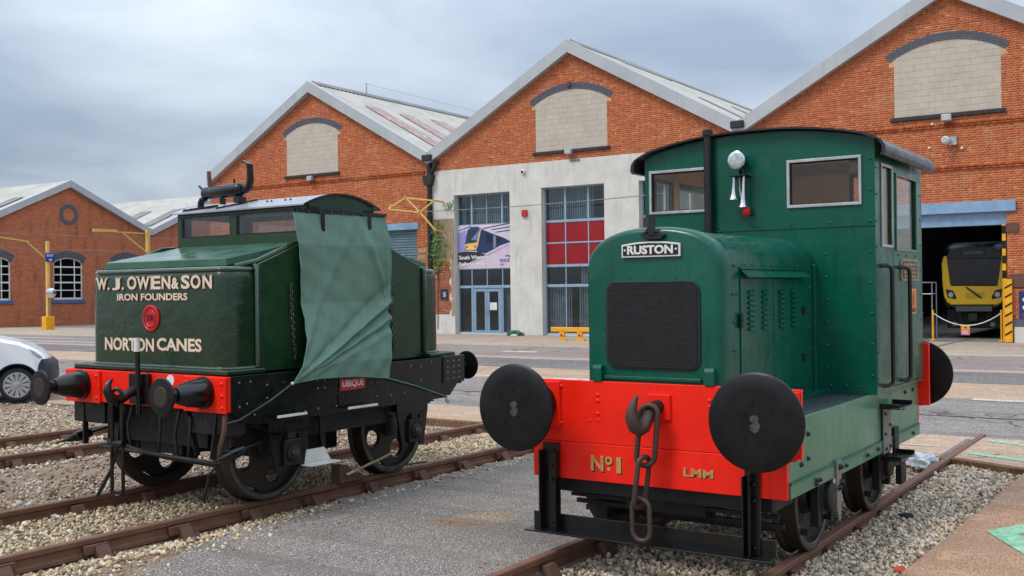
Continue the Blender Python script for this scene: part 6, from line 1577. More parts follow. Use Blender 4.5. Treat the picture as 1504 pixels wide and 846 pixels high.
# ------------------------------------------------------------------ canvas sheet hung over the cab doorway
def interp(tab, t_):
    for (a, pa), (b, pb) in zip(tab[:-1], tab[1:]):
        if t_ <= b: k = (t_ - a) / (b - a); return (pa[0] + (pb[0] - pa[0]) * k, pa[1] + (pb[1] - pa[1]) * k)
    return tab[-1][1]
Lf = [(0, (0.885, 2.565)), (0.15, (0.885, 2.32)), (0.36, (0.915, 2.02)), (0.62, (0.92, 1.60)), (0.76, (0.88, 1.42)), (0.88, (0.79, 1.22)), (1, (0.665, 1.055))]
Rt = [(0, (2.115, 2.585)), (0.2, (2.125, 2.27)), (0.42, (2.135, 1.90)), (0.5, (2.09, 1.74)), (0.68, (2.02, 1.50)), (1, (1.90, 1.01))]
Bt = [(0, (0.665, 1.055)), (0.27, (0.99, 1.075)), (0.62, (1.44, 1.062)), (1, (1.90, 1.01))]
Tp = [(0, (0.885, 2.565)), (0.33, (1.30, 2.575)), (0.66, (1.71, 2.58)), (1, (2.115, 2.585))]
A_ = Vector((0.665, 1.055)); folds = [((2.09, 1.75), 0.046, 0.024), ((2.08, 1.66), -0.026, 0.016), ((2.06, 1.59), 0.028, 0.018), ((2.02, 1.50), -0.016, 0.018), ((2.06, 1.88), -0.018, 0.045), ((1.62, 2.5), 0.016, 0.06), ((1.9, 1.42), 0.012, 0.04)]
ns_, nt_ = 120, 160; vs_ = []; fs = []
for j in range(nt_ + 1):
    t_ = j / nt_
    for i in range(ns_ + 1):
        s_ = i / ns_
        l, r_, b, tp = interp(Lf, t_), interp(Rt, t_), interp(Bt, s_), interp(Tp, s_)
        c00, c10, c01, c11 = Tp[0][1], Tp[-1][1], Bt[0][1], Bt[-1][1]
        P_ = [(1 - s_) * l[k] + s_ * r_[k] + (1 - t_) * tp[k] + t_ * b[k] - ((1 - s_) * (1 - t_) * c00[k] + s_ * (1 - t_) * c10[k] + (1 - s_) * t_ * c01[k] + s_ * t_ * c11[k]) for k in (0, 1)]
        v, z = P_
        u = 0.965 + 0.065 * min(1, max(0, (2.58 - z) / 0.30)) + 0.145 * min(1, max(0, (1.75 - z) / 0.55))
        d = 0
        q = Vector((v, z)) - A_
        for (bx_, amp, wd) in folds:
            dirv = (Vector(bx_) - A_); L_ = dirv.length; dirv /= L_
            al = q.dot(dirv); pe = abs(dirv.x * q.y - dirv.y * q.x); w_ = 0.008 + wd * (0.28 + 0.9 * max(0, min(1, al / L_)) * (1.15 - 0.5 * max(0, min(1, al / L_))))
            d += amp * math.exp(-(pe / w_) ** 2) * max(0, min(1, al / 0.3)) * (1 if al < L_ else math.exp(-((al - L_) / 0.15) ** 2))
        q2 = Vector((v, z)) - Vector((2.07, 1.74))
        for (bx_, amp, wd) in (((1.70, 2.55), 0.030, 0.05), ((2.0, 2.55), -0.02, 0.05)):
            dirv = (Vector(bx_) - Vector((2.07, 1.74))); L_ = dirv.length; dirv /= L_; al = q2.dot(dirv); pe = abs(dirv.x * q2.y - dirv.y * q2.x)
            if al > 0: d += amp * math.exp(-(pe / (wd * (0.3 + al))) ** 2) * min(1, al / 0.2)
        d += 0.014 * math.sin(s_ * 16 + 0.6) * math.exp(-t_ * 5) + 0.006 * math.sin(s_ * 7 + t_ * 9) + 0.0035 * math.sin(s_ * 31 + t_ * 13 + 2 * math.sin(t_ * 7)) * (0.4 + t_) + 0.0025 * math.sin(t_ * 43 - s_ * 17)
        vs_.append((u + 0.02 + d * min(1, 0.15 + t_ * 4), v, z))
for j in range(nt_):
    for i in range(ns_):
        a = j * (ns_ + 1) + i; fs.append((a, a + 1, a + ns_ + 2, a + ns_ + 1))
tp_root = thing('canvas_sheet', 'pale green canvas sheet hanging over the cab doorway of the dark locomotive', 'tarpaulin', W2(0, A2), -ANG2)
ts = MB().add(vs_, fs).build('sheet', M['tarp'], tp_root, smooth=80)
md = ts.modifiers.new('thickness', 'SOLIDIFY'); md.thickness = 0.003
M['seam'] = paint('canvas hem', S(104, 150, 130), rough=0.6, scale=6)
ed = [vs_[j * (ns_ + 1)] for j in range(nt_ + 1)]; er = [vs_[j * (ns_ + 1) + ns_] for j in range(nt_ + 1)]; eb = [vs_[nt_ * (ns_ + 1) + i] for i in range(ns_ + 1)]
for e_ in (ed, er, eb): MB().tube(e_, 0.0045, 6).build('hem', M['seam'], tp_root)
MB().bar((0.985, 0.875, 2.588), (0.985, 2.125, 2.60), 0.022, 0.03).build('batten', M['black'], tp_root)
for v in (1.23, 1.86): MB().box(1.008, 1.018, v - 0.022, v + 0.022, 2.40, 2.58).build('strap', M['black'], tp_root, bev=0.003)
mb = MB()
for k in range(9): mb.lathe((1.0, 0.92 + k * 0.145, 2.585), (1, 0, 0), [(0, 0.010), (0.004, 0.010)], 8)
mb.build('eyelets', M['tyre_steel'], tp_root)
rp_root = thing('rope', 'pale rope from the lower left corner of the canvas sheet to the locomotive front', 'rope', W2(0, A2), -ANG2)
MB().tube([(1.19, 0.665, 1.055), (1.20, 0.42, 0.94), (1.17, 0.10, 0.80), (1.11, 0.02, 0.775)], 0.007, 7).build('strand', M['rope'], rp_root); MB().ball((1.19, 0.665, 1.055), 0.016).build('knot', M['white'], rp_root)
rp_root = thing('rope', 'green cord from the lower right corner of the canvas sheet to the rear frame', 'rope', W2(0, A2), -ANG2)
MB().tube([(1.185, 1.90, 1.01), (1.17, 2.33, 0.90), (1.16, 2.84, 0.745)], 0.007, 7).build('strand', M['rope_g'], rp_root); MB().ball((1.15, 2.87, 0.715), 0.03, 10, 1.5).build('knot', M['white'], rp_root)

# wheel chock and loose bar on the near rail
ck = thing('wheel_chock', 'rusty wheel chock with pale handle under the rear wheel of the dark locomotive', 'wheel chock', W2(0, A2), -ANG2)
MB().prism([(1.60, 0.0), (1.60, 0.17), (1.70, 0.17), (1.90, 0.02), (1.98, 0.0)], 0, 0.71, 0.83).build('wedge', M['chair'], ck, bev=0.006)
MB().tube([(0.84, 1.68, 0.08), (0.98, 2.02, 0.20), (1.0, 2.18, 0.245)], 0.013, 8).build('handle', M['old_render'], ck)
ib = thing('iron_bar', 'dark iron bar lying across the ballast behind the rear wheel of the dark locomotive', 'bar', W2(0, A2), -ANG2)
MB().tube([(0.62, 2.55, 0.01), (0.52, 3.25, -0.04)], 0.012, 8).build('bar', M['chair'], ib)
# ------------------------------------------------------------------ yellow nosed train inside the shed
TR = thing('train', 'yellow nosed electric train standing inside the dark shed doorway', 'train', (-6.56, 39.6, 0.09))
TR.scale = (0.943, 0.943, 0.943)
def tring(w, z0, z1, y, r=0.35):
    return [(x, y, z) for x, z in rrect(-w, w, z0, z1, r, 5)]
MB().loft([tring(0.95, 1.0, 3.25, 0.05, 0.4), tring(1.08, 0.95, 3.36, 0.18, 0.45), tring(1.20, 0.9, 3.43, 0.6, 0.5), tring(1.36, 0.9, 3.5, 1.5, 0.5), tring(1.38, 0.9, 3.5, 22, 0.5)]).build('body', M['train_dark'], TR, smooth=40)
# yellow mask: lower apron and two side pillars as one shaped shell
U_out = [(-1.10, 1.95), (-1.12, 2.70), (-1.04, 2.96), (-0.93, 2.96), (-0.90, 2.70), (-0.80, 1.84), (0.80, 1.82), (0.92, 2.70), (0.95, 2.96), (1.06, 2.90), (1.12, 2.65), (1.10, 1.95), (1.05, 1.45), (0.95, 1.22), (0.80, 1.12), (-0.80, 1.12), (-0.95, 1.22), (-1.05, 1.45)]
MB().prism(U_out, 1, -0.05, 0.55).build('nose_panel', M['train_yellow'], TR, bev=0.06, seg=3)
ws = MB().prism([(-0.86, 1.86), (0.84, 1.84), (0.95, 2.62), (0.93, 2.84), (-0.93, 2.86), (-0.95, 2.62)], 1, -0.02, 0.2).build('windscreen', paint('dark windscreen', S(30, 36, 40), S(22, 26, 30), rough=0.08, scale=1), TR, bev=0.03)
MB().box(-0.35, 0.35, -0.03, -0.021, 3.0, 3.12).build('destination_display', M['train_grey'], TR, smooth=0)
for sx in (-1, 1):
    h = MB().prism([(sx * 0.60, 1.42), (sx * 0.62, 1.32), (sx * 0.92, 1.40), (sx * 0.98, 1.72), (sx * 0.72, 1.66)], 1, -0.058, 0.0).build('headlight', M['black'], TR, bev=0.01)
    MB().lathe((sx * 0.80, -0.059, 1.50), (0, -1, 0), [(0, 0.10), (0.02, 0.08)], 14).build('lens', M['lamp_glass'], h)
MB().prism([(-0.30, 1.78), (-0.24, 1.80), (0.28, 1.40), (0.22, 1.36)], 1, -0.09, -0.055).build('wiper', M['black'], TR)
MB().prism([(-0.32, 1.60), (0.42, 1.60), (0.36, 1.36), (-0.26, 1.36)], 1, -0.053, -0.0501).build('hatch', paint('hatch yellow', S(232, 186, 40), rough=0.35), TR, smooth=0)
MB().box(-0.62, 0.62, -0.10, 0.1, 0.88, 1.08).build('bumper_bar', M['train_grey'], TR, bev=0.02)
mb = MB(); mb.tube([(0, 0.2, 0.70), (0, -0.25, 0.68)], 0.12, 10); mb.box(-0.15, 0.15, -0.35, -0.2, 0.55, 0.82); mb.build('coupler', M['black_matt'], TR)
for u in (-0.65, 0.65):
    MB().lathe((u, -0.15, 0.42), (0, -1, 0), [(0, 0.09), (0.05, 0.09)], 12).build('jumper_socket', M['train_grey'], TR)
    MB().tube([(u * 0.8, 0.0, 0.85), (u * 0.7, -0.12, 0.55), (u * 0.5, -0.05, 0.30)], 0.03, 8).build('hose', M['rubber'], TR)
MB().box(-1.0, 1.0, 0.3, 21, 0.25, 0.95).build('underframe', M['dark'], TR, smooth=0)
for k in range(6):
    MB().box(-1.385, -1.375, 2.0 + k * 2.6, 3.6 + k * 2.6, 1.9, 2.8).build('side_window', M['rubber'], TR, smooth=0)
# chain barrier across the doorway
for k, (x, lab) in enumerate(((-7.55, 'thin yellow barrier post left of the train nose, carrying the chain'), (-5.42, 'thin yellow barrier post right of the train nose beside the door guard'), (-7.95, 'thin yellow barrier post nearest the steel access steps'))):
    t_ = thing('barrier_post', lab, 'post', (x, 37.7, 0), 0, 'yellow posts in the shed doorway')
    MB().tube([(0, 0, 0), (0, 0, 1.02)], 0.035, 8).build('pole', M['yellow'], t_); MB().lathe((0, 0, -0.01), (0, 0, 1), [(0, 0.10), (0.03, 0.09)], 12).build('base', M['yellow'], t_)
ch = thing('barrier_chain', 'pale sagging chain hung between the yellow posts in front of the train', 'chain', (0, 37.7, 0))
pts = [(-7.55 + 2.13 * t_, 0, 0.92 - 0.42 * 4 * t_ * (1 - t_)) for t_ in np.linspace(0, 1, 25)]
MB().tube(pts, 0.018, 6).build('links', M['white'], ch)
sg = thing('warning_sign', 'small yellow and pink warning sign hanging on the barrier chain', 'sign', (-6.52, 37.66, 0))
MB().box(-0.14, 0.14, -0.006, 0.006, 0.36, 0.50).build('upper_panel', M['yellow'], sg, smooth=0); MB().box(-0.14, 0.14, -0.006, 0.006, 0.18, 0.359).build('lower_panel', paint('pink panel', S(226, 110, 130), rough=0.5), sg, smooth=0)
MB().lathe((0, -0.0065, 0.43), (0, -1, 0), [(0, 0.045), (0.002, 0.045)], 3).build('symbol', M['black'], sg, smooth=0)
mb = MB()
for k in range(3): mb.box(-0.10, 0.10, -0.0085, -0.0065, 0.215 + 0.045 * k, 0.235 + 0.045 * k)
mb.build('text_line', M['white'], sg, smooth=0)
# steel access steps
st = thing('access_steps', 'galvanised steel access steps with handrails left of the train', 'steps', (-8.55, 39.2, 0))
for k in range(4): MB().box(-0.45 + 0.22 * k - 0.13, -0.45 + 0.22 * k + 0.13, -0.35, 0.35, 0.22 * (k + 1) - 0.03, 0.22 * (k + 1)).build('tread', M['steel'], st, smooth=0)
for s_ in (-0.36, 0.36):
    MB().tube([(-0.75, s_, 0.95), (0.25, s_, 1.95), (0.75, s_, 1.95)], 0.022, 8).build('handrail', M['steel'], st)
    MB().tube([(-0.75, s_, 0.55), (0.25, s_, 1.55), (0.75, s_, 1.55)], 0.018, 8).build('midrail', M['steel'], st)
    for (x, z) in ((-0.72, 0.95), (0.25, 1.95), (0.75, 1.95)): MB().tube([(x, s_, 0), (x, s_, z)], 0.022, 8).build('stanchion', M['steel'], st)
    MB().bar((-0.8, s_, 0.1), (0.2, s_, 0.95), 0.03, 0.12).build('stringer', M['steel'], st)
MB().box(0.02, 0.40, -0.40, -0.39, 0.82, 1.22).build('notice', paint('pale blue notice', S(168, 184, 206), rough=0.5), st, smooth=0)

# ------------------------------------------------------------------ banner over the office door
bn = thing('banner', 'printed banner with train picture reading South Western Railway Project above the office door', 'banner', (CM + OPN[0][0] + 0.01, FY + 0.215, 2.80))
BW, BH = 2.87, 1.88
def pr(name, pts, lay, col, rough=0.6):
    q = [((x - 155) / 705 * BW, (632 - y) / 512 * BH) for x, y in pts]
    m_ = col if not isinstance(col, tuple) else paint('banner ' + name, col, tuple(c * 0.9 for c in col), rough=rough, scale=3, bump=0)
    return MB().prism(q, 1, -0.004 - 0.0015 * lay, -0.0026 - 0.0015 * lay).build(name, m_, bn, smooth=0)
MB().box(0, BW, -0.0025, 0.004, 0, BH).build('sheet', paint('lilac banner print', S(208, 200, 214), S(186, 180, 204), rough=0.55, scale=1.2, bump=0), bn, smooth=0)
pr('print_sky', [(157, 210), (270, 170), (280, 330), (240, 440), (157, 440)], 0, S(150, 146, 200))
pr('print_platform', [(520, 472), (835, 345), (858, 360), (858, 630), (157, 630), (157, 590)], 0, S(208, 190, 206))
pr('print_platform_edge', [(520, 475), (830, 348), (780, 385), (300, 600), (210, 625), (160, 628), (250, 570)], 1, S(178, 160, 182))
pr('print_track', [(157, 440), (260, 425), (420, 440), (520, 470), (300, 560), (157, 572)], 1, S(34, 34, 46))
for k, (a, b) in enumerate((((480, 160), (858, 108)), ((600, 178), (858, 150)), ((640, 210), (858, 190)), ((180, 170), (330, 125)))):
    pr('print_roof_beam', [a, b, (b[0], b[1] + 13), (a[0], a[1] + 11)], 1, S(66, 62, 78))
pr('print_roof_light', [(440, 125), (600, 130), (600, 170), (470, 160)], 1, S(232, 200, 214))
pr('print_carriage', [(450, 165), (625, 238), (740, 280), (838, 332), (700, 372), (520, 455), (400, 445)], 2, S(26, 46, 92))
pr('print_carriage_window', [(520, 225), (612, 250), (612, 330), (520, 345)], 3, S(16, 24, 44)); pr('print_carriage_window', [(650, 262), (720, 285), (720, 330), (650, 345)], 3, S(20, 28, 50))
pr('print_carriage_door', [(614, 250), (650, 262), (650, 385), (614, 400)], 3, S(120, 130, 160))
pr('print_train_front', [(285, 175), (330, 140), (420, 140), (462, 168), (425, 400), (380, 425), (250, 415), (250, 345)], 3, S(36, 60, 112))
pr('print_windscreen', [(290, 195), (330, 178), (445, 178), (408, 312), (282, 328)], 4, S(52, 50, 64)); pr('print_reflection', [(330, 290), (425, 190), (440, 190), (408, 300)], 5, S(104, 130, 190))
pr('print_yellow_nose', [(248, 350), (280, 335), (405, 325), (440, 170), (460, 172), (418, 360), (395, 405), (350, 415), (262, 408)], 4, S(232, 190, 96))
for x in (275, 385): pr('print_headlamp', [(x - 12, 365), (x + 12, 362), (x + 10, 382), (x - 10, 384)], 5, S(60, 40, 40))
def btext(txt, x0, x1, y0, y1, col, bold=0.03):
    mb_ = MB(); text_box(mb_, txt, (x0 - 155) / 705 * BW, (x1 - 155) / 705 * BW, (632 - y1) / 512 * BH, (632 - y0) / 512 * BH, -0.013, bold, thick=0.001); mb_.build('lettering', M[col] if isinstance(col, str) else paint('banner ink', col, rough=0.6, bump=0), bn, smooth=0)
btext('South Western', 170, 552, 472, 522, 'white'); btext('Railway Project', 170, 580, 550, 612, 'white')
btext('ROCK', 700, 822, 526, 562, S(84, 56, 140), 0.02); btext('RAIL', 700, 745, 578, 600, S(110, 90, 160), 0.0)
mb = MB(); q = [((x - 155) / 705 * BW, 0, (632 - y) / 512 * BH) for x, y in ((760, 495), (800, 487), (835, 505), (852, 550))]
mb.tube([(a, -0.012, c) for a, _, c in q], [0.01, 0.03, 0.04, 0.02], 6); mb.build('logo_swoosh', paint('logo blue', S(30, 70, 130), rough=0.5), bn)

# ------------------------------------------------------------------ pipes, brackets, cables on the facade
def downpipe(x, label, ztop, zbot, branch=True):
    t_ = thing('downpipe', label, 'drainpipe', (x, FY - 0.12, 0), 0, 'black downpipes in the roof valleys')
    MB().tube([(0, 0, zbot), (0, 0, ztop)], 0.11, 12).build('pipe', M['pipe'], t_)
    mb_ = MB(); mb_.prism([(-0.28, 6.95), (0.28, 6.95), (0.16, 6.50), (-0.16, 6.50)], 1, -0.2, 0.1); mb_.build('hopper', M['pipe'], t_, bev=0.02) if branch else None
    mb_ = MB(); mb_.box(-0.25, 0.25, -0.25, 0.12, ztop - 0.05, ztop + 0.22); mb_.build('outlet_box', M['pipe'], t_, bev=0.03)
    if branch: MB().tube([(0.02, -0.02, 6.9), (0.28, -0.02, 7.25), (0.42, -0.02, 7.55)], 0.09, 10).build('branch_pipe', M['pipe'], t_)
    for z in (1.5, 3.3, 5.1): MB().lathe((0, 0, z), (0, 0, 1), [(0, 0.135), (0.1, 0.135)], 12).build('collar', M['pipe'], t_)
downpipe(-28.29, 'black downpipe with hopper between the left and middle gables, ivy at its foot', 7.62, 0.0)
downpipe(-14.03, 'black downpipe between the middle and right gables, top showing above the bright green cab', 7.72, 0.0, False)
yb = thing('steel_bracket', 'faded yellow triangular steel bracket on the wall beside the roller shutter', 'bracket', (0, 36.3, 0))
PT = {'a': (-30.2, 5.53), 'b': (-29.16, 5.98), 'c': (-27.6, 5.76), 'd': (-28.38, 5.30), 'e': (-27.55, 4.48)}
for i, j in (('a', 'b'), ('b', 'c'), ('a', 'd'), ('b', 'd'), ('c', 'd'), ('d', 'e')):
    MB().bar((PT[i][0], 0, PT[i][1]), (PT[j][0], 0, PT[j][1]), 0.05, 0.06).build('member', M['pale_yellow'], yb)
MB().bar((PT['c'][0], 0, PT['c'][1]), (PT['c'][0], 0.66, PT['c'][1] - 0.02), 0.07).build('wall_arm', M['pale_yellow'], yb); MB().bar((PT['e'][0], 0, PT['e'][1]), (PT['e'][0], 0.66, PT['e'][1] - 0.02), 0.07).build('wall_arm', M['pale_yellow'], yb)
MB().bar((-30.0, 0, 5.55), (-30.0, 0, 5.72), 0.08).build('insulator', M['pale_yellow'], yb)
cb = thing('overhead_cable', 'grey overhead cable slung along the front of the rendered wall', 'cable', (0, 36.3, 0))
MB().tube([(-28.4 + 14.4 * t_, 0, 5.32 - 0.12 * 4 * t_ * (1 - t_) + 0.22 * t_) for t_ in np.linspace(0, 1, 21)], 0.018, 6).build('wire', M['rooflight'], cb)
# yellow gantry posts by the far-left sheds
gp = thing('gantry_post', 'yellow steel post with blue EXIT sign and yellow base block before the far left shed', 'post', (-53, 34.62, 0), 0, 'yellow gantry posts by the far left shed')
MB().box(-0.08, 0.08, -0.08, 0.08, 0, 4.85).build('column', M['pale_yellow'], gp, bev=0.01)
MB().box(-0.22, 0.22, -0.26, 0.26, -0.03, 0.72).build('base_block', M['yellow'], gp, bev=0.03)
MB().bar((0, -2.9, 5.0), (0, -1.1, 4.80), 0.07).build('arm', M['pale_yellow'], gp); MB().bar((0, -1.25, 4.82), (0, -0.05, 3.85), 0.06).build('brace', M['pale_yellow'], gp)
sgn = MB().box(0.11, 0.13, -0.20, 0.36, 3.72, 4.20).build('exit_sign', M['blue_sign'], gp, bev=0.005)
mb = MB(); text_box(mb, 'EXIT', -0.12, 0.28, 4.0, 4.14, 0.131, 0.02, axis='side', thick=0.003); mb.build('lettering', M['white'], sgn, smooth=0); mb = MB(); mb.prism([(-0.02, 3.86), (0.10, 3.86), (0.10, 3.91), (0.20, 3.83), (0.10, 3.75), (0.10, 3.80), (-0.02, 3.80)], 0, 0.131, 0.134); mb.build('arrow', M['white'], sgn, smooth=0)
mb = MB(); mb.lathe((0.10, 0.10, 2.0), (1, -0.4, 0), [(0, 0.05), (0.06, 0.24), (0.12, 0.27), (0.16, 0.22)], 18); mb.build('mirror', M['chrome'], gp)
MB().tube([(0.09, 0.0, 0.7), (0.09, 0.0, 1.8)], 0.02, 6).build('conduit', M['rooflight'], gp)
gp2 = thing('gantry_post', 'yellow steel post with long arm showing above the bonnet of the dark locomotive', 'post', (-53, 41.24, 0), 0, 'yellow gantry posts by the far left shed')
MB().box(-0.10, 0.10, -0.10, 0.10, 0, 5.75).build('column', M['pale_yellow'], gp2, bev=0.01)
MB().bar((0, -3.75, 5.55), (0, 0, 5.52), 0.08, 0.07).build('arm', M['pale_yellow'], gp2); MB().bar((0, -3.75, 5.58), (0, -2.2, 5.60), 0.12, 0.16).build('arm_sleeve', M['pale_yellow'], gp2); MB().bar((0, -1.7, 5.45), (0, -0.1, 4.40), 0.08).build('brace', M['pale_yellow'], gp2)
for k, (z0, lab) in enumerate(((4.55, 'thin lower cable between the yellow gantry posts'), (5.35, 'thin upper cable from the taller yellow gantry post'))):
    w_ = thing('overhead_cable', lab, 'cable', (-53.1, 0, 0)); MB().tube([(0, 26 + 34 * t_, z0 + 0.35 * (t_ - 0.4) - 0.5 * t_ * (1 - t_)) for t_ in np.linspace(0, 1, 12)], 0.02, 5).build('wire', M['rooflight'], w_)
# yellow low barrier in front of the office window
br_ = thing('low_barrier', 'low yellow steel barrier before the red panelled office window', 'barrier', (-20.1, 33.5, 0))
MB().box(0, 3.2, -0.06, 0.06, 0.30, 0.47).build('beam', M['yellow'], br_, bev=0.02)
for x in (0.45, 1.20, 2.2):
    mb = MB(); mb.prism([(x - 0.10, 0.30), (x + 0.12, 0.30), (x + 0.14, 0.22), (x + 0.06, 0.12), (x + 0.20, 0.04), (x + 0.20, -0.02), (x - 0.12, -0.02), (x - 0.10, 0.05), (x - 0.02, 0.14)], 1, -0.05, 0.05)
    l_ = mb.build('foot', M['yellow'], br_, bev=0.008); MB().lathe((x, -0.05, 0.18), (0, -1, 0), [(0, 0.05), (0.01, 0.05)], 12).build('reflector', M['red_box'], l_)
# green plastic heap and crumpled white plastic
def crumple(name, label, cat, loc, sc, mat, n=3, amp=0.28, seed=1):
    import bmesh
    bm = bmesh.new(); bmesh.ops.create_icosphere(bm, subdivisions=n, radius=1.0)
    r_ = np.random.default_rng(seed)
    for v in bm.verts:
        k = 1 + r_.uniform(-amp, amp); v.co = Vector((v.co.x * sc[0] * k, v.co.y * sc[1] * k, max(-0.1 * sc[2], v.co.z * sc[2] * k)))
    me = bpy.data.meshes.new(name); bm.to_mesh(me); bm.free(); me.materials.append(mat)
    o = bpy.data.objects.new(name, me); link(o); o.location = loc; return tag(o, label, cat)
crumple('plastic_heap', 'dark green plastic heap at the foot of the rendered pier', 'bag', (-23.55, 36.35, 0.0), (0.36, 0.22, 0.20), M['green_bag'], seed=3)
crumple('paper_scrap', 'small white scrap beside the dark green plastic heap', 'litter', (-23.45, 36.1, 0.0), (0.14, 0.08, 0.06), M['plastic'], seed=4)
crumple('plastic_bag', 'crumpled white plastic bag by the rail end at the kerb', 'bag', (W1(0.56, 11.75)[0], W1(0.56, 11.75)[1], -0.07), (0.16, 0.13, 0.12), M['plastic'], seed=5)
crumple('dark_rag', 'small dark scrap lying on the ballast right of the bright green locomotive', 'litter', (*W1(1.02, 9.0)[:2], -0.055), (0.07, 0.03, 0.025), M['rubber'], 2, seed=6)
crumple('orange_stone', 'orange red stone at the edge of the sandy path', 'stone', (*W1(1.40, 7.25)[:2], -0.05), (0.045, 0.035, 0.03), paint('orange stone', S(196, 84, 58), rough=0.9), 2, seed=7)
# ivy
iv_ = thing('ivy', 'ivy growing beside the black downpipe on the pale pier', 'plant', (-27.92, FY - 0.06, 0))
mb = MB(); r_ = random.Random(5)
for k in range(340):
    z = r_.triangular(2.4, 5.2, 3.6); sp = 0.26 * (1 - abs(z - 3.7) / 1.9) + 0.04; x = r_.gauss(0, sp); y = -r_.uniform(0, 0.16)
    s_ = r_.uniform(0.035, 0.07); a, b = r_.uniform(0, 6.28), r_.uniform(-0.7, 0.7)
    d1 = Vector((math.cos(a), math.sin(b) * 0.5, math.sin(a))).normalized() * s_; d2 = Vector((-math.sin(a), 0.4 * math.cos(b), math.cos(a))).normalized() * s_ * 0.8
    c = Vector((x, y, z)); mb.add([c - d1, c + d2, c + d1, c - d2], [(0, 1, 2, 3)])
mb.build('foliage', M['leaf'], iv_, smooth=0, kind='stuff', fix=False)
MB().tube([(-0.05, 0.0, 0.2), (0.03, -0.02, 2.4), (-0.02, -0.03, 3.6), (0.05, -0.02, 5.0)], 0.015, 6).build('stem', M['key'], iv_)
iv2 = thing('weed', 'small weed sprouting high on the rendered wall beside the window', 'plant', (-27.2, FY - 0.05, 5.55))
mb = MB()
for k in range(40):
    c = Vector((r_.gauss(0, 0.16), -r_.uniform(0, 0.15), r_.gauss(0, 0.14))); s_ = r_.uniform(0.03, 0.06); a = r_.uniform(0, 6.28)
    d1 = Vector((math.cos(a), 0.3, math.sin(a))) * s_; d2 = Vector((-math.sin(a), 0.2, math.cos(a))) * s_ * 0.6; mb.add([c - d1, c + d2, c + d1, c - d2], [(0, 1, 2, 3)])
mb.build('foliage', M['leaf'], iv2, smooth=0, fix=False)

# ------------------------------------------------------------------ white van at the left edge
VN = thing('van', 'white van with dark plastic bumper parked at the left edge', 'van', (-17.40, 10.75, -0.02), -R(36))
WB = -2.72
def arch_pts(c, r, n=9): return [(c + r * math.cos(R(a)), 0.30 + r * math.sin(R(a))) for a in np.linspace(8, 172, n)]
prof = [(0.40, 0.26)] + arch_pts(0.0, 0.37) + [(-0.45, 0.24), (WB + 0.45, 0.24)] + arch_pts(WB, 0.37) + [(WB - 0.45, 0.26), (WB - 0.62, 0.35), (WB - 0.66, 0.9), (WB - 0.60, 1.72), (WB - 0.40, 1.80), (-2.2, 1.84), (-1.55, 1.80), (-1.15, 1.68), (-0.75, 1.38), (-0.42, 1.16), (-0.22, 1.10), (0.02, 1.05), (0.20, 0.97), (0.36, 0.87), (0.50, 0.77), (0.60, 0.66), (0.62, 0.40), (0.56, 0.27)]
rings = []
for x, k, zt in ((0.0, 0.55, 0.045), (-0.05, 0.36, 0.02), (-0.16, 0.20, 0.005), (-0.40, 0.06, 0), (-0.85, 0.0, 0), (-1.30, 0.06, 0), (-1.54, 0.20, 0.005), (-1.65, 0.36, 0.02), (-1.70, 0.55, 0.045)):
    rg = []
    for s_, z in prof:
        ss = s_ - (k * (s_ - 0.30) if s_ > 0.30 else 0); tum = 0.10 * max(0, z - 1.0)
        xx = x - (tum if x > -0.85 else -tum)
        rg.append((xx, ss, z - zt * (z > 0.9)))
    rings.append(rg)
MB().loft(rings).build('body', M['car_white'], VN, smooth=50)
bp = [(0.37, 0.31), (0.36, 0.50), (0.42, 0.66), (0.52, 0.745), (0.64, 0.64), (0.655, 0.40), (0.58, 0.24), (0.38, 0.25)]
rings = []
for x, k in ((0.012, 0.52), (-0.04, 0.34), (-0.16, 0.18), (-0.40, 0.05), (-0.85, 0.0), (-1.30, 0.05), (-1.54, 0.18), (-1.66, 0.34), (-1.712, 0.52)):
    rings.append([(x, s_ - k * max(0, s_ - 0.30), z) for s_, z in bp])
MB().loft(rings).build('front_bumper', M['car_black'], VN, smooth=50)
for x0, x1 in ((-0.10, 0.012), (-1.712, -1.60)):
    MB().prism([(0.20, 0.935), (0.30, 0.885), (0.40, 0.80), (0.42, 0.765), (0.36, 0.765), (0.27, 0.83)], 0, x0, x1).build('headlight', M['lamp_glass'], VN, bev=0.01)
for x in (0.0, -1.70):
    MB().prism([(-0.62, 1.20), (-0.98, 1.45), (-1.35, 1.62), (-1.5, 1.62), (-1.5, 1.15)], 0, x - (0.045 if x == 0 else -0.03), x - (0.02 if x == 0 else -0.05)).build('side_window', M['rubber'], VN, smooth=0)
for s_ in (-0.52, -1.55):   # door shut lines
    MB().box(-0.004, 0.003, s_ - 0.006, s_ + 0.006, 0.40, 1.08).build('panel_gap', M['rubber'], VN, smooth=0)
MB().prism([(-0.36, 0.585), (-0.36, 0.60), (-2.3, 0.60), (-2.3, 0.585)], 0, -0.002, 0.006).build('side_moulding', M['car_black'], VN, smooth=0)
MB().box(-0.002, 0.022, -1.42, -1.24, 0.92, 0.96).build('door_handle', M['car_black'], VN, bev=0.008)
MB().lathe((0.0, -0.62, 0.80), (1, 0, 0), [(0, 0.02), (0.008, 0.016)], 10).build('side_indicator', M['orange'], VN)
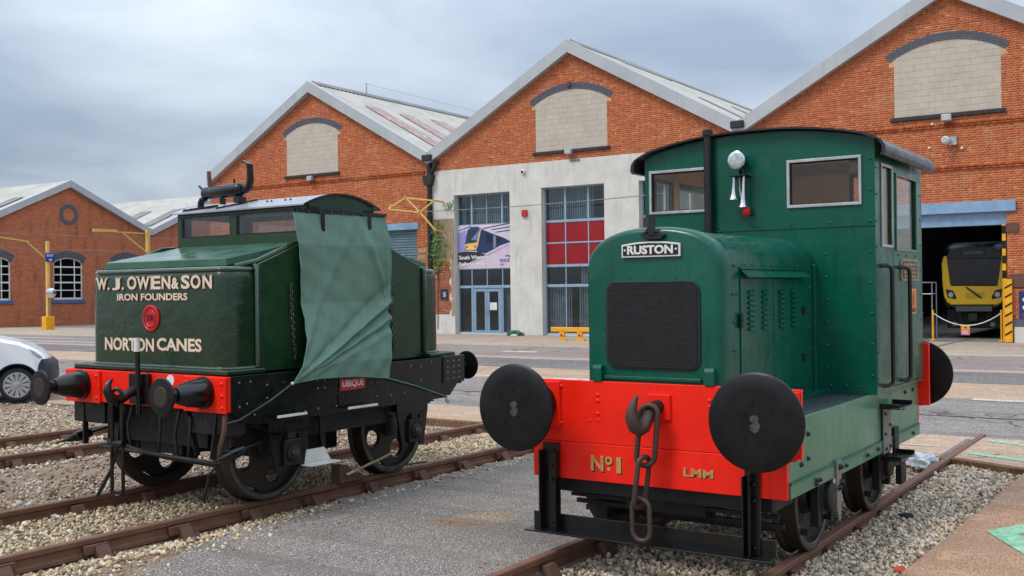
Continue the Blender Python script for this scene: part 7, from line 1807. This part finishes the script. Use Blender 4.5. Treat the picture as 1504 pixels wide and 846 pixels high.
mb = MB(); mb.tube([(0.004, 0.37 * math.cos(R(a)), 0.30 + 0.37 * math.sin(R(a))) for a in range(8, 173, 8)], 0.012, 6); mb.build('arch_trim', M['car_black'], VN)
MB().box(0.0, 0.16, -0.62, -0.45, 1.08, 1.24).build('mirror', M['car_black'], VN, bev=0.03)
for c in (0.0, WB):
    for x, sx in ((-0.005, 1), (-1.695, -1)):
        w_ = MB().lathe((x - sx * 0.18, c, 0.30), (sx, 0, 0), [(0, 0.20), (0.0, 0.27), (0.03, 0.298), (0.15, 0.298), (0.178, 0.28), (0.185, 0.235), (0.175, 0.225), (0.10, 0.215)], 36, cap=False).build('wheel', M['rubber'], VN, smooth=40)
        mb = MB(); mb.lathe((x - sx * 0.03, c, 0.30), (sx, 0, 0), [(0.0, 0.226), (0.022, 0.224), (0.026, 0.205), (0.014, 0.198)], 36, cap=False)
        for k in range(12):
            a = R(30 * k); d1 = Vector((0, math.cos(a), math.sin(a))); d2 = Vector((0, -math.sin(a), math.cos(a))); o_ = Vector((x - sx * 0.008, c, 0.30))
            q = [o_ + d1 * 0.05 - d2 * 0.014, o_ + d1 * 0.05 + d2 * 0.014, o_ + d1 * 0.205 + d2 * 0.040, o_ + d1 * 0.205 - d2 * 0.040]; q2 = [v - Vector((sx * 0.012, 0, 0)) for v in q]
            mb.add(q + q2, [(0, 1, 2, 3), (7, 6, 5, 4), (0, 4, 5, 1), (1, 5, 6, 2), (2, 6, 7, 3), (3, 7, 4, 0)])
        mb.lathe((x - sx * 0.02, c, 0.30), (sx, 0, 0), [(0, 0.06), (0.02, 0.058), (0.026, 0.03)], 18); mb.build('wheel_trim', M['alloy'], w_, smooth=40)
        MB().lathe((x - sx * 0.06, c, 0.30), (sx, 0, 0), [(0, 0.20), (0.02, 0.20)], 24).build('brake_cover', M['rubber'], w_, smooth=0)
MB().prism([(0.40, 0.28), (-0.40, 0.28), (-0.40, 0.72), (0.40, 0.72)], 0, -1.5, -0.22).build('wheel_well', M['rubber'], VN, smooth=0)
